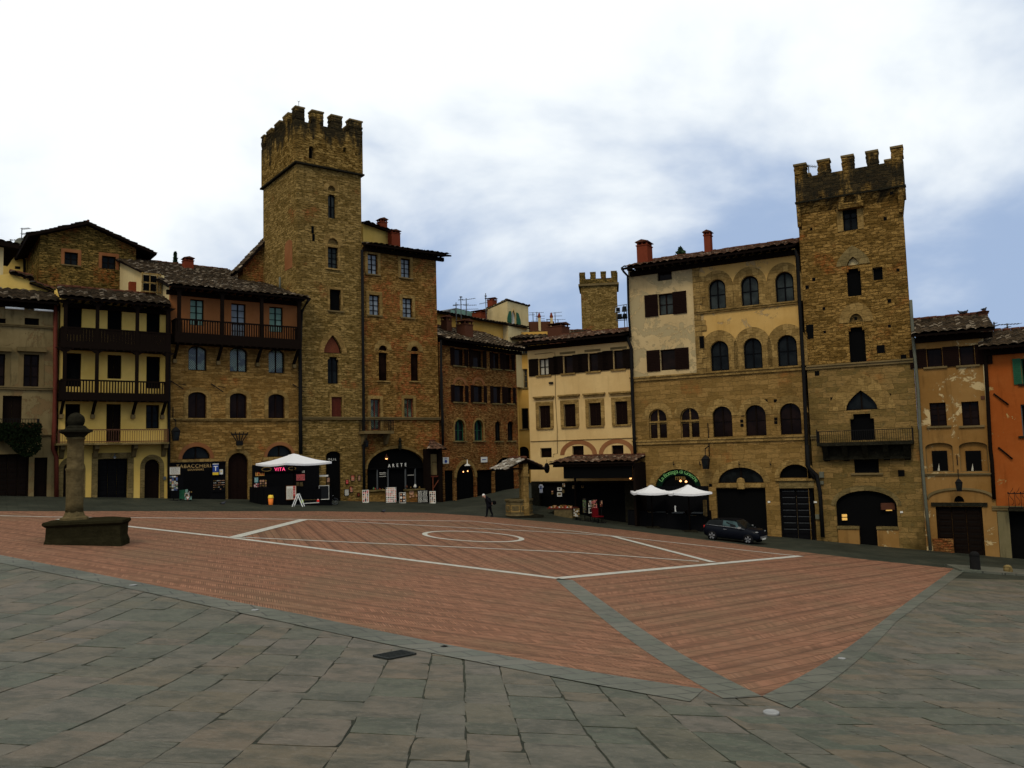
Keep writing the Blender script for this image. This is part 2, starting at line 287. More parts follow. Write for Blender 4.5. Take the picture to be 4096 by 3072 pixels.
# ------------------------------------------------------------------ mesh builder
class MB:
    def __init__(s): s.v = []; s.f = []; s.m = []; s.mats = []; s.uv = None; s.smooth = []
    def mi(s, mat):
        if mat not in s.mats: s.mats.append(mat)
        return s.mats.index(mat)
    def add(s, verts, faces, mat, smooth=False):
        o = len(s.v); s.v += [tuple(p) for p in verts]; k = s.mi(mat)
        for f in faces: s.f.append([i + o for i in f]); s.m.append(k); s.smooth.append(smooth)
        return s
    def box(s, x0, x1, y0, y1, z0, z1, mat, M=None, inset=0):
        vs = [Vector(p) for p in ((x0, y0, z0), (x1, y0, z0), (x1, y1, z0), (x0, y1, z0), (x0 + inset, y0 + inset, z1), (x1 - inset, y0 + inset, z1), (x1 - inset, y1 - inset, z1), (x0 + inset, y1 - inset, z1))]
        if M is not None: vs = [M @ p for p in vs]
        return s.add(vs, [(0, 3, 2, 1), (4, 5, 6, 7), (0, 1, 5, 4), (1, 2, 6, 5), (2, 3, 7, 6), (3, 0, 4, 7)], mat)
    def bar(s, a, b, w, h, mat, up=(0, 0, 1)):
        a = Vector(a); b = Vector(b); d = (b - a); ln = d.length
        if ln < 1e-6: return s
        d.normalize(); up = Vector(up)
        if abs(d.dot(up)) > .98: up = Vector((0, 1, 0))
        x = d.cross(up).normalized(); z = x.cross(d).normalized()
        M = Matrix(((x.x, d.x, z.x, a.x), (x.y, d.y, z.y, a.y), (x.z, d.z, z.z, a.z), (0, 0, 0, 1)))
        return s.box(-w / 2, w / 2, 0, ln, -h / 2, h / 2, mat, M)
    def tube(s, pts, rad, mat, n=8, cap=True):
        pts = [Vector(p) for p in pts]; rings = []
        rad = rad if isinstance(rad, (list, tuple)) else [rad] * len(pts)
        for i, p in enumerate(pts):
            d = (pts[min(i + 1, len(pts) - 1)] - pts[max(i - 1, 0)]).normalized()
            up = Vector((0, 0, 1)) if abs(d.z) < .95 else Vector((1, 0, 0))
            x = d.cross(up).normalized(); y = x.cross(d).normalized()
            rings.append([p + (x * math.cos(t) + y * math.sin(t)) * rad[i] for t in [k * 2 * math.pi / n for k in range(n)]])
        vs = [q for r in rings for q in r]; fs = []
        for i in range(len(pts) - 1):
            for k in range(n): fs.append((i * n + k, i * n + (k + 1) % n, (i + 1) * n + (k + 1) % n, (i + 1) * n + k))
        if cap: fs.append(tuple(range(n - 1, -1, -1))); fs.append(tuple((len(pts) - 1) * n + k for k in range(n)))
        return s.add(vs, fs, mat, True)
    def lathe(s, prof, mat, n=20, c=(0, 0, 0), jit=0, sx=1, sy=1, ph=0):
        vs = []; fs = []
        for r, z in prof:
            for k in range(n):
                t = k * 2 * math.pi / n + ph; rr = r * (1 + random.uniform(-jit, jit))
                vs.append((c[0] + rr * math.cos(t) * sx, c[1] + rr * math.sin(t) * sy, c[2] + z))
        for i in range(len(prof) - 1):
            for k in range(n): fs.append((i * n + k, i * n + (k + 1) % n, (i + 1) * n + (k + 1) % n, (i + 1) * n + k))
        fs.append(tuple(range(n - 1, -1, -1))); fs.append(tuple((len(prof) - 1) * n + k for k in range(n)))
        return s.add(vs, fs, mat, n > 10)
    def prism(s, poly, axis, a, b, mat):
        """poly of 2D points extruded along axis: 'y' polygon in (x,z); 'x' polygon in (y,z); 'z' polygon in (x,y)"""
        n = len(poly)
        mk = {'y': lambda p, t: (p[0], t, p[1]), 'x': lambda p, t: (t, p[0], p[1]), 'z': lambda p, t: (p[0], p[1], t)}[axis]
        vs = [mk(p, a) for p in poly] + [mk(p, b) for p in poly]
        tris = tessellate_polygon([[Vector((p[0], p[1], 0)) for p in poly]])
        fs = [tuple(t) for t in tris] + [tuple(i + n for i in reversed(t)) for t in tris]
        fs += [(i, (i + 1) % n, n + (i + 1) % n, n + i) for i in range(n)]
        return s.add(vs, fs, mat)
    def holed(s, outer, holes, y, depth, mat):
        """front face at y in the (x,z) plane with openings whose reveals run back to y+depth"""
        polys = [[Vector((p[0], p[1], 0)) for p in outer]] + [[Vector((p[0], p[1], 0)) for p in h] for h in holes]
        tris = tessellate_polygon(polys); flat = [p for q in polys for p in q]
        s.add([(p.x, y, p.y) for p in flat], [tuple(t) for t in tris], mat)
        for h in holes:
            n = len(h); s.add([(p[0], y, p[1]) for p in h] + [(p[0], y + depth, p[1]) for p in h], [(i, (i + 1) % n, n + (i + 1) % n, n + i) for i in range(n)], mat)
        n = len(outer); s.add([(p[0], y, p[1]) for p in outer] + [(p[0], y + .4, p[1]) for p in outer], [(i, (i + 1) % n, n + (i + 1) % n, n + i) for i in range(n)], mat)
        return s
    def ring(s, a, b, y0, y1, mat, closed=True):
        """band between two polygons of equal count (x,z), from y0 (front) to y1"""
        n = len(a); vs = [(p[0], y0, p[1]) for p in a] + [(p[0], y0, p[1]) for p in b] + [(p[0], y1, p[1]) for p in a] + [(p[0], y1, p[1]) for p in b]
        fs = []
        for i in range(n if closed else n - 1):
            j = (i + 1) % n
            fs += [(i, j, n + j, n + i), (i, 2 * n + i, 2 * n + j, j), (n + i, n + j, 3 * n + j, 3 * n + i)]
        return s.add(vs, fs, mat)
    def build(s, name, parent=None, label=None, **k):
        me = bpy.data.meshes.new(name); me.from_pydata(s.v, [], s.f); 
        for m in s.mats: me.materials.append(MATS[m])
        me.polygons.foreach_set('material_index', s.m); me.polygons.foreach_set('use_smooth', s.smooth)
        if s.uv:
            ul = me.uv_layers.new(name='UVMap')
            for l in me.loops: ul.data[l.index].uv = s.uv[l.vertex_index]
        me.validate(); me.update()
        bm = bmesh.new(); bm.from_mesh(me); 
        if not s.uv: bmesh.ops.recalc_face_normals(bm, faces=bm.faces)
        bm.to_mesh(me); bm.free()
        o = bpy.data.objects.new(name, me); COL.objects.link(o)
        if parent: o.parent = parent
        if label: o['label'] = label
        for a, b in k.items(): o[a] = b
        return o
def thing(name, label, cat, loc=(0, 0, 0), rz=0, group=None):
    o = bpy.data.objects.new(name, None); COL.objects.link(o); o.location = loc; o.rotation_euler = (0, 0, rz)
    o.empty_display_size = .2; o['label'] = label; o['category'] = cat
    if group: o['group'] = group
    return o
def tag(o, label, cat, group=None):
    o['label'] = label; o['category'] = cat
    if group: o['group'] = group
    return o
def text_geo(body, size, extrude=.012, spacing=1.0):
    cu = bpy.data.curves.new('lettering', 'FONT'); cu.body = body; cu.size = size; cu.extrude = extrude; cu.align_x = 'CENTER'; cu.resolution_u = 3; cu.space_character = spacing
    ob = bpy.data.objects.new('lettering', cu); COL.objects.link(ob)
    dg = bpy.context.evaluated_depsgraph_get(); me = bpy.data.meshes.new_from_object(ob.evaluated_get(dg))
    vs = [Vector(v.co) for v in me.vertices]; fs = [tuple(p.vertices) for p in me.polygons]
    bpy.data.objects.remove(ob); bpy.data.meshes.remove(me); bpy.data.curves.remove(cu)
    return vs, fs
def text_on(mb, body, size, u, v, w_, mat, spacing=1.0, rot=0, sxx=1.0):
    vs, fs = text_geo(body, size, .012, spacing)
    c, s_ = math.cos(rot), math.sin(rot)
    vs = [(u + (p.x * sxx) * c - p.y * s_, v - p.z, w_ + p.x * sxx * s_ + p.y * c) for p in vs]
    mb.add(vs, fs, mat)

# ------------------------------------------------------------------ openings
def shape(u0, w0, u1, w1, kind='r', rise=None):
    W = u1 - u0; cx = (u0 + u1) / 2
    if kind == 'r': return [(u0, w0), (u1, w0), (u1, w1), (u0, w1)]
    if kind == 'n':
        k = W * .14; j = W * .22
        return [(u0, w0), (u1, w0), (u1, w1 - j), (u1 - k, w1 - j), (u1 - k, w1), (u0 + k, w1), (u0 + k, w1 - j), (u0, w1 - j)]
    h = {'a': W / 2, 's': W * .3, 'l': W * .18}.get(kind, W * .6) if rise is None else rise
    h = min(h, w1 - w0 - .01); sp = w1 - h
    pts = [(u0, w0), (u1, w0)]
    n = 14
    if kind in 'asl':
        for k in range(n + 1):
            t = math.pi * k / n; pts.append((cx + W / 2 * math.cos(t), sp + h * math.sin(t)))
    elif kind == 'p':
        for k in range(n // 2 + 1):
            t = k / (n // 2); pts.append((u1 - W / 2 * (1 - math.cos(t * math.pi / 2)) , sp + h * math.sin(t * math.pi / 2 * .96) / math.sin(math.pi / 2 * .96)))
        for k in range(n // 2 - 1, -1, -1):
            t = k / (n // 2); pts.append((u0 + W / 2 * (1 - math.cos(t * math.pi / 2)), sp + h * math.sin(t * math.pi / 2 * .96) / math.sin(math.pi / 2 * .96)))
    elif kind == 'g':
        for k in range(n // 2 + 1):
            t = k / (n // 2); pts.append((u1 - W / 2 * t ** 1.5, sp + h * (t ** .8)))
        for k in range(n // 2 - 1, -1, -1):
            t = k / (n // 2); pts.append((u0 + W / 2 * t ** 1.5, sp + h * (t ** .8)))
    # drop duplicate corner when spring equals the sill
    out = []
    for p in pts:
        if not out or (abs(p[0] - out[-1][0]) + abs(p[1] - out[-1][1])) > 1e-4: out.append(p)
    if abs(out[0][0] - out[-1][0]) + abs(out[0][1] - out[-1][1]) < 1e-4: out.pop()
    return out
def grow(poly, d):
    us = [p[0] for p in poly]; ws = [p[1] for p in poly]
    cu, cw = (min(us) + max(us)) / 2, (min(ws) + max(ws)) / 2; W, H = max(us) - min(us), max(ws) - min(ws)
    return [(cu + (p[0] - cu) * (1 + 2 * d / W), cw + (p[1] - cw) * (1 + 2 * d / H)) for p in poly]

class Bld:
    def __init__(s, name, label, cat, O, d, z=None, group=None):
        s.O = Vector((O[0], O[1], 0)); s.d = Vector((d[0], d[1], 0)).normalized(); s.n = Vector((-s.d.y, s.d.x, 0))
        s.z = gz(O[0], O[1]) if z is None else z
        s.e = thing(name, label, cat, (O[0], O[1], s.z), math.atan2(s.d.y, s.d.x), group)
        s.holes = []
    def L(s, c, x, y, v=0):
        x, y = px(c, x, y); r = ray(x, y); t = (s.O.dot(s.n) + v) / r.dot(s.n); p = r * t
        return (p - s.O).dot(s.d), p.z - s.z
    def S(s, c, x, y, u):
        x, y = px(c, x, y); r = ray(x, y); t = (s.O.dot(s.d) + u) / r.dot(s.d); p = r * t
        return (p - s.O).dot(s.n), p.z - s.z
    def wpt(s, u, v, w_): return s.O + s.d * u + s.n * v + Vector((0, 0, s.z + w_))
    def rect(s, c, x0, y0, x1, y1, v=0, c2=None):
        c2 = c2 or c
        x0, ya = px(c, x0, y0); x1, yb = px(c2, x1, y1); xm, ym = (x0 + x1) / 2, (ya + yb) / 2
        u0 = s.L('O0', x0, ym, v)[0]; u1 = s.L('O0', x1, ym, v)[0]; w1 = s.L('O0', xm, ya, v)[1]; w0 = s.L('O0', xm, yb, v)[1]
        return u0, w0, u1, w1
    def pbox(s, name, c, x0, y0, x1, y1, vf, vb, mat, c2=None, parent=None, **k):
        u0, w0, u1, w1 = s.rect(c, x0, y0, x1, y1, vf, c2)
        return MB().box(u0, u1, vf, vb, w0, w1, mat).build(name, parent or s.e, **k)
    def hole(s, poly): s.holes.append(poly)
    def section(s, name, u0, w0, u1, w1, mat, v=0, poly=None, reveal=.34, used=None):
        poly = poly or [(u0, w0), (u1, w0), (u1, w1), (u0, w1)]
        hs = []
        for h in s.holes:
            cu = sum(p[0] for p in h) / len(h); cw = sum(p[1] for p in h) / len(h)
            if u0 < cu < u1 and w0 < cw < w1:
                e = .02; hs.append([(clampf(a, u0 + e, u1 - e), clampf(b, w0 + e, w1 - e)) for a, b in h])
        return MB().holed(poly, hs, v, reveal, mat).build(name, s.e)
    def opening(s, c, x0, y0, x1, y1, kind='r', style='dark', c2=None, nv=1, nh=2, door=False, frame='brown_wood', glass='glass_dark', sur=None, surw=.16,
                sill=None, sillw=.12, shut=None, rise=None, v=0, name=None, hood=None, fw=.07, surbot=False, depth=.22, ring_only=False, lab=None, shw=None):
        u0, w0, u1, w1 = s.rect(c, x0, y0, x1, y1, v, c2)
        if door: w0 -= .5
        P = shape(u0, w0, u1, w1, kind, rise); s.hole(P)
        W, H = u1 - u0, w1 - w0
        nm = name or ('door' if door else 'window')
        mb = MB(); inn = grow(P, -fw)
        mb.ring(P, inn, v + depth - .03, v + depth + .05, frame)
        g = MB()
        if style == 'shut':
            h2 = (u1 - u0 - 2 * fw) / 2
            o = mb.build(nm, s.e, lab)
            for k in (0, 1):
                a = u0 + fw + k * h2 + .01; b = a + h2 - .02; q = MB()
                q.box(a, b, v + .16, v + .19, w0 + fw, w1 - fw, frame)
                z = w0 + fw + .06
                while z < w1 - fw - .06:
                    q.bar((a + .05, v + .145, z), (b - .05, v + .145, z), .03, .05, frame); z += .1
                q.build('shutter', o)
            s.extras(o, P, u0, w0, u1, w1, kind, v, sur, surw, sill, sillw, hood, surbot)
            return o
        if style in ('door', 'panel'):
            n = max(1, nv + 1); h2 = (W - 2 * fw) / n
            for k in range(n):
                a = u0 + fw + k * h2 + .012; b = a + h2 - .024
                top = w1 if kind == 'r' else w1 - .05
                if kind == 'r': mb.box(a, b, v + depth, v + depth + .05, w0 + fw, top - fw, frame)
            if kind != 'r': mb.add([(p[0], v + depth + .02, p[1]) for p in inn], [tuple(range(len(inn)))], frame); mb.box((u0 + u1) / 2 - .02, (u0 + u1) / 2 + .02, v + depth - .02, v + depth + .01, w0, w1 - W * .3, frame)
            if style == 'panel':
                rows = 7
                for k in range(n):
                    for j in range(rows):
                        a = u0 + fw + k * h2 + .08; b = a + h2 - .16; z0 = w0 + .55 + (H - .6) * j / rows; z1 = z0 + (H - .6) / rows - .12
                        mb.box(a, b, v + depth - .035, v + depth, z0, z1, frame, inset=.0)
                        mb.box(a, b, v + depth - .05, v + depth - .03, z1 - .02, z1 + .005, 'grey_metal' if (nv == 1) else 'black_iron')
            o = mb.build(nm, s.e, lab)
            MB().tube([(u0 + W * .55, v + depth - .02, w0 + 1.4), (u0 + W * .55, v + depth - .06, w0 + 1.45), (u0 + W * .55, v + depth - .02, w0 + 1.5)], .015, 'black_iron', 6).build('handle', o)
            s.extras(o, P, u0, w0, u1, w1, kind, v, sur, surw, sill, sillw, hood, surbot)
            return o
        cu = (u0 + u1) / 2
        if style in ('glass', 'lattice', 'fanlight', 'bifora'):
            mb.box(cu - .045, cu + .045, v + depth - .02, v + depth + .03, w0, w1 - (0 if kind == 'r' else .03), frame)
            for k in range(1, nv):
                for sgn in (-1, 1):
                    uu = cu + sgn * k * W / (2 * nv); mb.box(uu - .015, uu + .015, v + depth, v + depth + .03, w0, w1, frame)
            for j in range(1, nh + 1):
                zz = w0 + H * j / (nh + 1); mb.box(u0, u1, v + depth - .01, v + depth + .035, zz - .022, zz + .022, frame)
        o = mb.build(nm, s.e, lab)
        if style == 'dark': gm = glass if glass != 'glass_dark' else 'void'
        else: gm = 'lattice_glass' if style == 'lattice' else glass
        g.add([(p[0], v + depth + .04, p[1]) for p in grow(P, .02)], [tuple(range(len(P)))], gm).build('pane', o)
        if shut:
            sw = shw or W * .5
            for sgn in ([-1, 1] if shut == 'both' else [-1] if shut == 'left' else [1]):
                a = u0 - sw - .02 if sgn < 0 else u1 + .02
                q = MB().box(a, a + sw, v - .08, v - .03, w0 - .02, w1 + .02, frame)
                z = w0 + .08
                while z < w1 - .05: q.bar((a + .06, v - .085, z), (a + sw - .06, v - .085, z), .03, .04, frame); z += .11
                q.build('shutter', o)
        s.extras(o, P, u0, w0, u1, w1, kind, v, sur, surw, sill, sillw, hood, surbot)
        return o
    def extras(s, o, P, u0, w0, u1, w1, kind, v, sur, surw, sill, sillw, hood, surbot):
        if sur:
            if kind in 'raslpg' and kind != 'r':
                top = P[2:] ; cu = (u0 + u1) / 2; zs = top[0][1]; W = u1 - u0; Hh = max(p[1] for p in top) - zs
                outp = [(cu + (p[0] - cu) * (1 + 2 * surw / W), zs + (p[1] - zs) * (1 + surw * 1.15 / max(Hh, .05))) for p in top]
                mb = MB().ring(top, outp, v - .03, v + .06, sur, closed=False)
                if surbot is not False: 
                    for a, b in ((u0 - surw, u0), (u1, u1 + surw)): mb.box(a, b, v - .028, v + .06, w0, zs, sur)
                mb.build('stone_surround', o)
            else:
                mb = MB().box(u0 - surw, u0, v - .03, v + .1, w0, w1, sur).box(u1, u1 + surw, v - .03, v + .1, w0, w1, sur).box(u0 - surw, u1 + surw, v - .034, v + .1, w1, w1 + surw * 1.1, sur)
                mb.build('stone_surround', o)
        if sill: MB().box(u0 - .22, u1 + .22, v - sillw, v + .1, w0 - .11, w0 + .0, sill).build('sill', o)
        if hood: MB().box(u0 - surw - .12, u1 + surw + .12, v - .22, v + .05, w1 + surw + .30, w1 + surw + .42, hood).box(u0 - surw - .02, u1 + surw + .02, v - .12, v + .05, w1 + surw + .18, w1 + surw + .30, hood).build('hood', o)
    def lunette(s, c, x0, y0, x1, y1, kind='a', rise=None, **k):
        u0, w0, u1, w1 = s.rect(c, x0, y0, x1, y1)
        return s.opening(c, x0, y0, x1, y1, kind, rise=(w1 - w0) * .985, **k)
    def string(s, c, x0, y, x1, y2=None, vf=-.12, th=.16, mat='trim_stone', c2=None, name='string_course', u=None):
        x0, y0 = px(c, x0, y); x1, y1 = px(c2 or c, x1, y if y2 is None else y2)
        a = s.L('O0', x0, y0, vf); b = s.L('O0', x1, y1, vf); ww = (a[1] + b[1]) / 2
        u0, u1 = u or (a[0], b[0])
        MB().box(u0, u1, vf, .05, ww - th / 2, ww + th * .1, mat).box(u0, u1, vf - .05, .05, ww + th * .1, ww + th / 2, mat).build(name, s.e)
    def roof(s, eL, eR, rL, rR, vE, vR, mat='roof_tiles', name='roof', th=.14, soffit=True, back=None):
        """tiled slope: eave points are photo points on the plane v=vE, ridge points on v=vR; each level, as the house is"""
        a = s.L(*eL, vE); b = s.L(*eR, vE); c_ = s.L(*rL, vR); d_ = s.L(*rR, vR)
        we = (a[1] + b[1]) / 2; wr = (c_[1] + d_[1]) / 2
        s.roofp(a[0], b[0], c_[0], d_[0], we, wr, vE, vR, mat, name, th, back)
        return we, wr
    def roofp(s, ua, ub, uc, ud, we, wr, vE, vR, mat='roof_tiles', name='roof', th=.14, back=None):
        tiled(name, s.e, Vector((ua, vE, we)), Vector((ub, vE, we)), Vector((uc, vR, wr)), Vector((ud, vR, wr)), mat, th)
        if back:
            bv, bw = back
            tiled('rear_roof', s.e, Vector((ud, bv, bw)), Vector((uc, bv, bw)), Vector((ud, vR, wr)), Vector((uc, vR, wr)), mat, th)
    def rafters(s, u0, u1, w_, vE, mat='dark_wood', step=.55, h=.16, wall=0.05, rise=.25):
        mb = MB(); n = int((u1 - u0) / step)
        for i in range(n + 1):
            u = u0 + (u1 - u0) * (i + .5) / (n + 1)
            mb.bar((u, vE + .05, w_ - h * .6), (u, wall, w_ - h * .6 + rise * .5), .1, h, mat)
        mb.box(u0, u1, wall - .25, wall - .01, w_ - .42, w_ - .1, mat)  # dark wall beam, added to deepen the shade under the eave
        mb.build('rafters', s.e)
def tiled(name, parent, E0, E1, R0, R1, mat, th=.14, pitch=.24, course=.34):
    U = (E1 - E0).length; Lg = ((R0 + R1) / 2 - (E0 + E1) / 2).length
    nc = max(2, round(U / pitch)); sub = 4 if U < 40 else 3; nr = max(2, round(Lg / course))
    nrm = (E1 - E0).cross(R0 - E0).normalized()
    if nrm.z < 0: nrm = -nrm
    mb = MB(); uv = []; cols = nc * sub + 1; V = []; 
    rj = [[random.uniform(-.035, .035) for _ in range(nc + 1)] for _ in range(nr)]
    rows = []
    for r in range(nr): rows += [(r, r / nr, 1), (r, (r + .985) / nr, 0)]
    sag = [random.uniform(-.03, .03) for _ in range(nc + 1)]
    for (r, t, hi) in rows:
        for k in range(cols):
            q = k / (cols - 1); ti = min(nc - 1, k // sub)
            p = (E0.lerp(E1, q)).lerp(R0.lerp(R1, q), t)
            prof = .075 * abs(math.sin(math.pi * (k % (2 * sub)) / (2 * sub) * 1.0)) if sub == 4 else .06 * (k % 2)
            h = prof + (.05 if hi else .0) + rj[r][ti] + .02 * math.sin(q * 9 + r * .3)
            p = p + nrm * h
            if r == 0 and hi: p = p + (E0 - R0).normalized() * (.05 + random.uniform(-.03, .03))
            V.append(p); uv.append((q * U + .001, t * Lg + (.03 if hi else -.03)))
    n = len(rows); fs = []
    for i in range(n - 1):
        for k in range(cols - 1): fs.append((i * cols + k, i * cols + k + 1, (i + 1) * cols + k + 1, (i + 1) * cols + k))
    mb.add(V, fs, mat); mb.uv = uv[:]
    # board underneath; near-black wood puts the eave shade into its colour
    base = [E0, E1, R1, R0]; lo = [p - nrm * th for p in base]; up = [p - nrm * .01 for p in base]
    mb.add([*lo, *up], [(3, 2, 1, 0), (0, 1, 5, 4), (1, 2, 6, 5), (3, 0, 4, 7), (2, 3, 7, 6)], 'dark_wood'); mb.uv += [(0, 0)] * 8
    # ridge tiles
    m2 = MB(); k = 0
    o = mb.build(name, parent)
    rl = (R1 - R0).length; nn = max(1, int(rl / .45))
    for i in range(nn):
        a = R0.lerp(R1, i / nn) + Vector((0, 0, random.uniform(.03, .09))); b_ = R0.lerp(R1, (i + .97) / nn) + Vector((0, 0, random.uniform(.03, .09)))
        m2.tube([a, b_], .11, 'terracotta_dark', 6)
    m2.build('ridge_tiles', o)
    return o
def chimney(parent, x, y, z, w_, d, h, mat='terracotta', cap='gable'):
    mb = MB().box(x - w_ / 2, x + w_ / 2, y - d / 2, y + d / 2, z - 1, z + h * .68, mat)
    mb.box(x - w_ / 2 - .05, x + w_ / 2 + .05, y - d / 2 - .05, y + d / 2 + .05, z + h * .66, z + h * .71, mat)
    for a in (-1, 1):
        for b in (-1, 1): mb.box(x + a * w_ * .42 - .05, x + a * w_ * .42 + .05, y + b * d * .42 - .05, y + b * d * .42 + .05, z + h * .7, z + h * .87, mat)
    mb.box(x - .05, x + .05, y - d * .45, y + d * .45, z + h * .7, z + h * .87, mat)
    o = mb.build('chimney', parent)
    q = w_ / 2 + .09
    MB().prism([(x - q, z + h * .87), (x + q, z + h * .87), (x + q, z + h * .90), (x, z + h * 1.02), (x - q, z + h * .90)], 'y', y - d / 2 - .09, y + d / 2 + .09, 'terracotta_dark').build('chimney_cap', o)
    return o
def vpd(x):
    d = Vector(((x - 2048) / F, 1, 0)).normalized(); return d
CROP['U'] = (1000, 2030, 1.7015); CROP['W'] = (3500, 1650, 2.4765)
# ------------------------------------------------------------------ ground materials
def paving(name, c1, c2, c3, joint):
    m, nt, b = newmat(name)
    at = N('ShaderNodeVertexColor', nt); at.layer_name = 'tone'
    tc = N('ShaderNodeTexCoord', nt); n = noise(nt, tc.outputs['Object'], 1.6, 6, .65); n2 = noise(nt, tc.outputs['Object'], 9, 5, .7)
    s = N('ShaderNodeSeparateColor', nt); L(nt, at.outputs[0], s.inputs[0])
    c = mixc(nt, s.outputs[0], c1, c2); c = mixc(nt, math_(nt, 'MULTIPLY', s.outputs[1], .8), c, c3)
    c = mixc(nt, math_(nt, 'MULTIPLY', ramp(nt, n.outputs[0], .42, .62), .6), c, tuple(x * .5 for x in c1))
    c = mixc(nt, math_(nt, 'MULTIPLY', ramp(nt, n2.outputs[0], .48, .70), .4), c, tuple(min(1, x * 1.55) for x in c2))
    sv = N('ShaderNodeVectorMath', nt, operation='MULTIPLY'); L(nt, tc.outputs['Object'], sv.inputs[0]); sv.inputs[1].default_value = (1.2, 7, 1)
    st = noise(nt, sv.outputs[0], 1, 6, .75)
    c = mixc(nt, math_(nt, 'MULTIPLY', ramp(nt, st.outputs[0], .60, .64), .5), c, joint)
    L(nt, c, b.inputs['Base Color']); b.inputs['Roughness'].default_value = .5; b.inputs['Specular IOR Level'].default_value = .22
    h = math_(nt, 'ADD', math_(nt, 'MULTIPLY', n2.outputs[0], .6), math_(nt, 'MULTIPLY', st.outputs[0], -1.0)); bump(nt, b, h, .9, .03)
    return m
paving('slab_stone', (.062, .072, .046), (.112, .094, .070), (.125, .088, .050), (.012, .013, .009))
def flatpave(name, c1, c2, j, sc_=.8):
    m, nt, b = newmat(name); tc = N('ShaderNodeTexCoord', nt)
    n = noise(nt, tc.outputs['Object'], .35, 6, .65); n2 = noise(nt, tc.outputs['Object'], 5, 5, .7)
    br = nt.nodes.new('ShaderNodeTexBrick'); 
    mp = N('ShaderNodeMapping', nt); mp.inputs['Rotation'].default_value = (0, 0, R(-32)); L(nt, tc.outputs['Object'], mp.inputs[0]); L(nt, mp.outputs[0], br.inputs['Vector'])
    br.inputs['Scale'].default_value = 1; br.inputs['Brick Width'].default_value = 1.0; br.inputs['Row Height'].default_value = .5; br.inputs['Mortar Size'].default_value = .02
    br.inputs['Color1'].default_value = (*c1, 1); br.inputs['Color2'].default_value = (*c2, 1); br.inputs['Mortar'].default_value = (*j, 1)
    c = mixc(nt, math_(nt, 'MULTIPLY', ramp(nt, n.outputs[0], .4, .65), .6), br.outputs['Color'], tuple(x * .45 for x in c1))
    c = mixc(nt, math_(nt, 'MULTIPLY', ramp(nt, n2.outputs[0], .45, .75), .4), c, tuple(x * 1.3 for x in c2))
    L(nt, c, b.inputs['Base Color']); b.inputs['Roughness'].default_value = .5 if 'strip' in name else .7; b.inputs['Specular IOR Level'].default_value = .30 if 'strip' in name else .04
    bump(nt, b, n2.outputs[0], .3, .02); return m
flatpave('street_stone', (.030, .034, .024), (.043, .044, .030), (.016, .016, .011))  # street darker than the slabs: shade from the houses is put into its colour
flatpave('strip_stone', (.080, .088, .062), (.108, .104, .076), (.025, .026, .02))
def herring(name, ang, colw=.34, bh=.085, c1=(.175, .085, .048), c2=(.30, .142, .082), band=.5, bump_s=.8):
    m, nt, b = newmat(name); tc = N('ShaderNodeTexCoord', nt)
    mp = N('ShaderNodeMapping', nt); mp.inputs['Rotation'].default_value = (0, 0, -ang); L(nt, tc.outputs['Object'], mp.inputs[0])
    wob = noise(nt, tc.outputs['Object'], .5, 3)
    wv = N('ShaderNodeVectorMath', nt, operation='MULTIPLY_ADD'); L(nt, wob.outputs['Color'], wv.inputs[0]); wv.inputs[1].default_value = (.12, .12, 0); L(nt, mp.outputs[0], wv.inputs[2])
    s = N('ShaderNodeSeparateXYZ', nt); L(nt, wv.outputs[0], s.inputs[0]); x, y = s.outputs[0], s.outputs[1]
    t = math_(nt, 'PINGPONG', y, colw)                      # along x run the columns; y crosses them
    sft = math_(nt, 'ADD', x, t); cell = math_(nt, 'DIVIDE', sft, bh)
    fr = math_(nt, 'FRACT', cell)
    jl = math_(nt, 'MAXIMUM', math_(nt, 'LESS_THAN', fr, .2), math_(nt, 'LESS_THAN', math_(nt, 'PINGPONG', t, colw), .012))
    jl = math_(nt, 'MAXIMUM', jl, math_(nt, 'GREATER_THAN', t, colw - .012))
    f = N('ShaderNodeCombineXYZ', nt); L(nt, math_(nt, 'FLOOR', cell), f.inputs[0]); L(nt, math_(nt, 'FLOOR', math_(nt, 'DIVIDE', y, colw)), f.inputs[1])
    wn = N('ShaderNodeTexWhiteNoise', nt, noise_dimensions='2D'); L(nt, f.outputs[0], wn.inputs['Vector'])
    n = noise(nt, tc.outputs['Object'], .28, 6, .6); n2 = noise(nt, tc.outputs['Object'], 4, 5, .7)
    c = mixc(nt, wn.outputs['Value'], c1, c2)
    c = mixc(nt, math_(nt, 'MULTIPLY', ramp(nt, n.outputs[0], .42, .68), .5), c, (.16, .115, .065))
    bv = N('ShaderNodeVectorMath', nt, operation='MULTIPLY'); L(nt, wv.outputs[0], bv.inputs[0]); bv.inputs[1].default_value = (.12, .9, 1)
    bn = noise(nt, bv.outputs[0], 1.0, 4, .6)
    pp = math_(nt, 'PINGPONG', y, .44)
    bd = math_(nt, 'MULTIPLY', ramp(nt, pp, .2, .44), ramp(nt, bn.outputs[0], .28, .55))
    c = mixc(nt, math_(nt, 'MULTIPLY', bd, band), c, (.09, .045, .028))
    c = mixc(nt, math_(nt, 'MULTIPLY', ramp(nt, n2.outputs[0], .5, .75), .3), c, (.33, .21, .14))
    c = mixc(nt, math_(nt, 'MULTIPLY', jl, .92), c, (.055, .032, .02))
    L(nt, c, b.inputs['Base Color']); b.inputs['Roughness'].default_value = .75; b.inputs['Specular IOR Level'].default_value = .04
    bump(nt, b, math_(nt, 'SUBTRACT', math_(nt, 'MULTIPLY', n2.outputs[0], .5), jl), bump_s, .012); return m

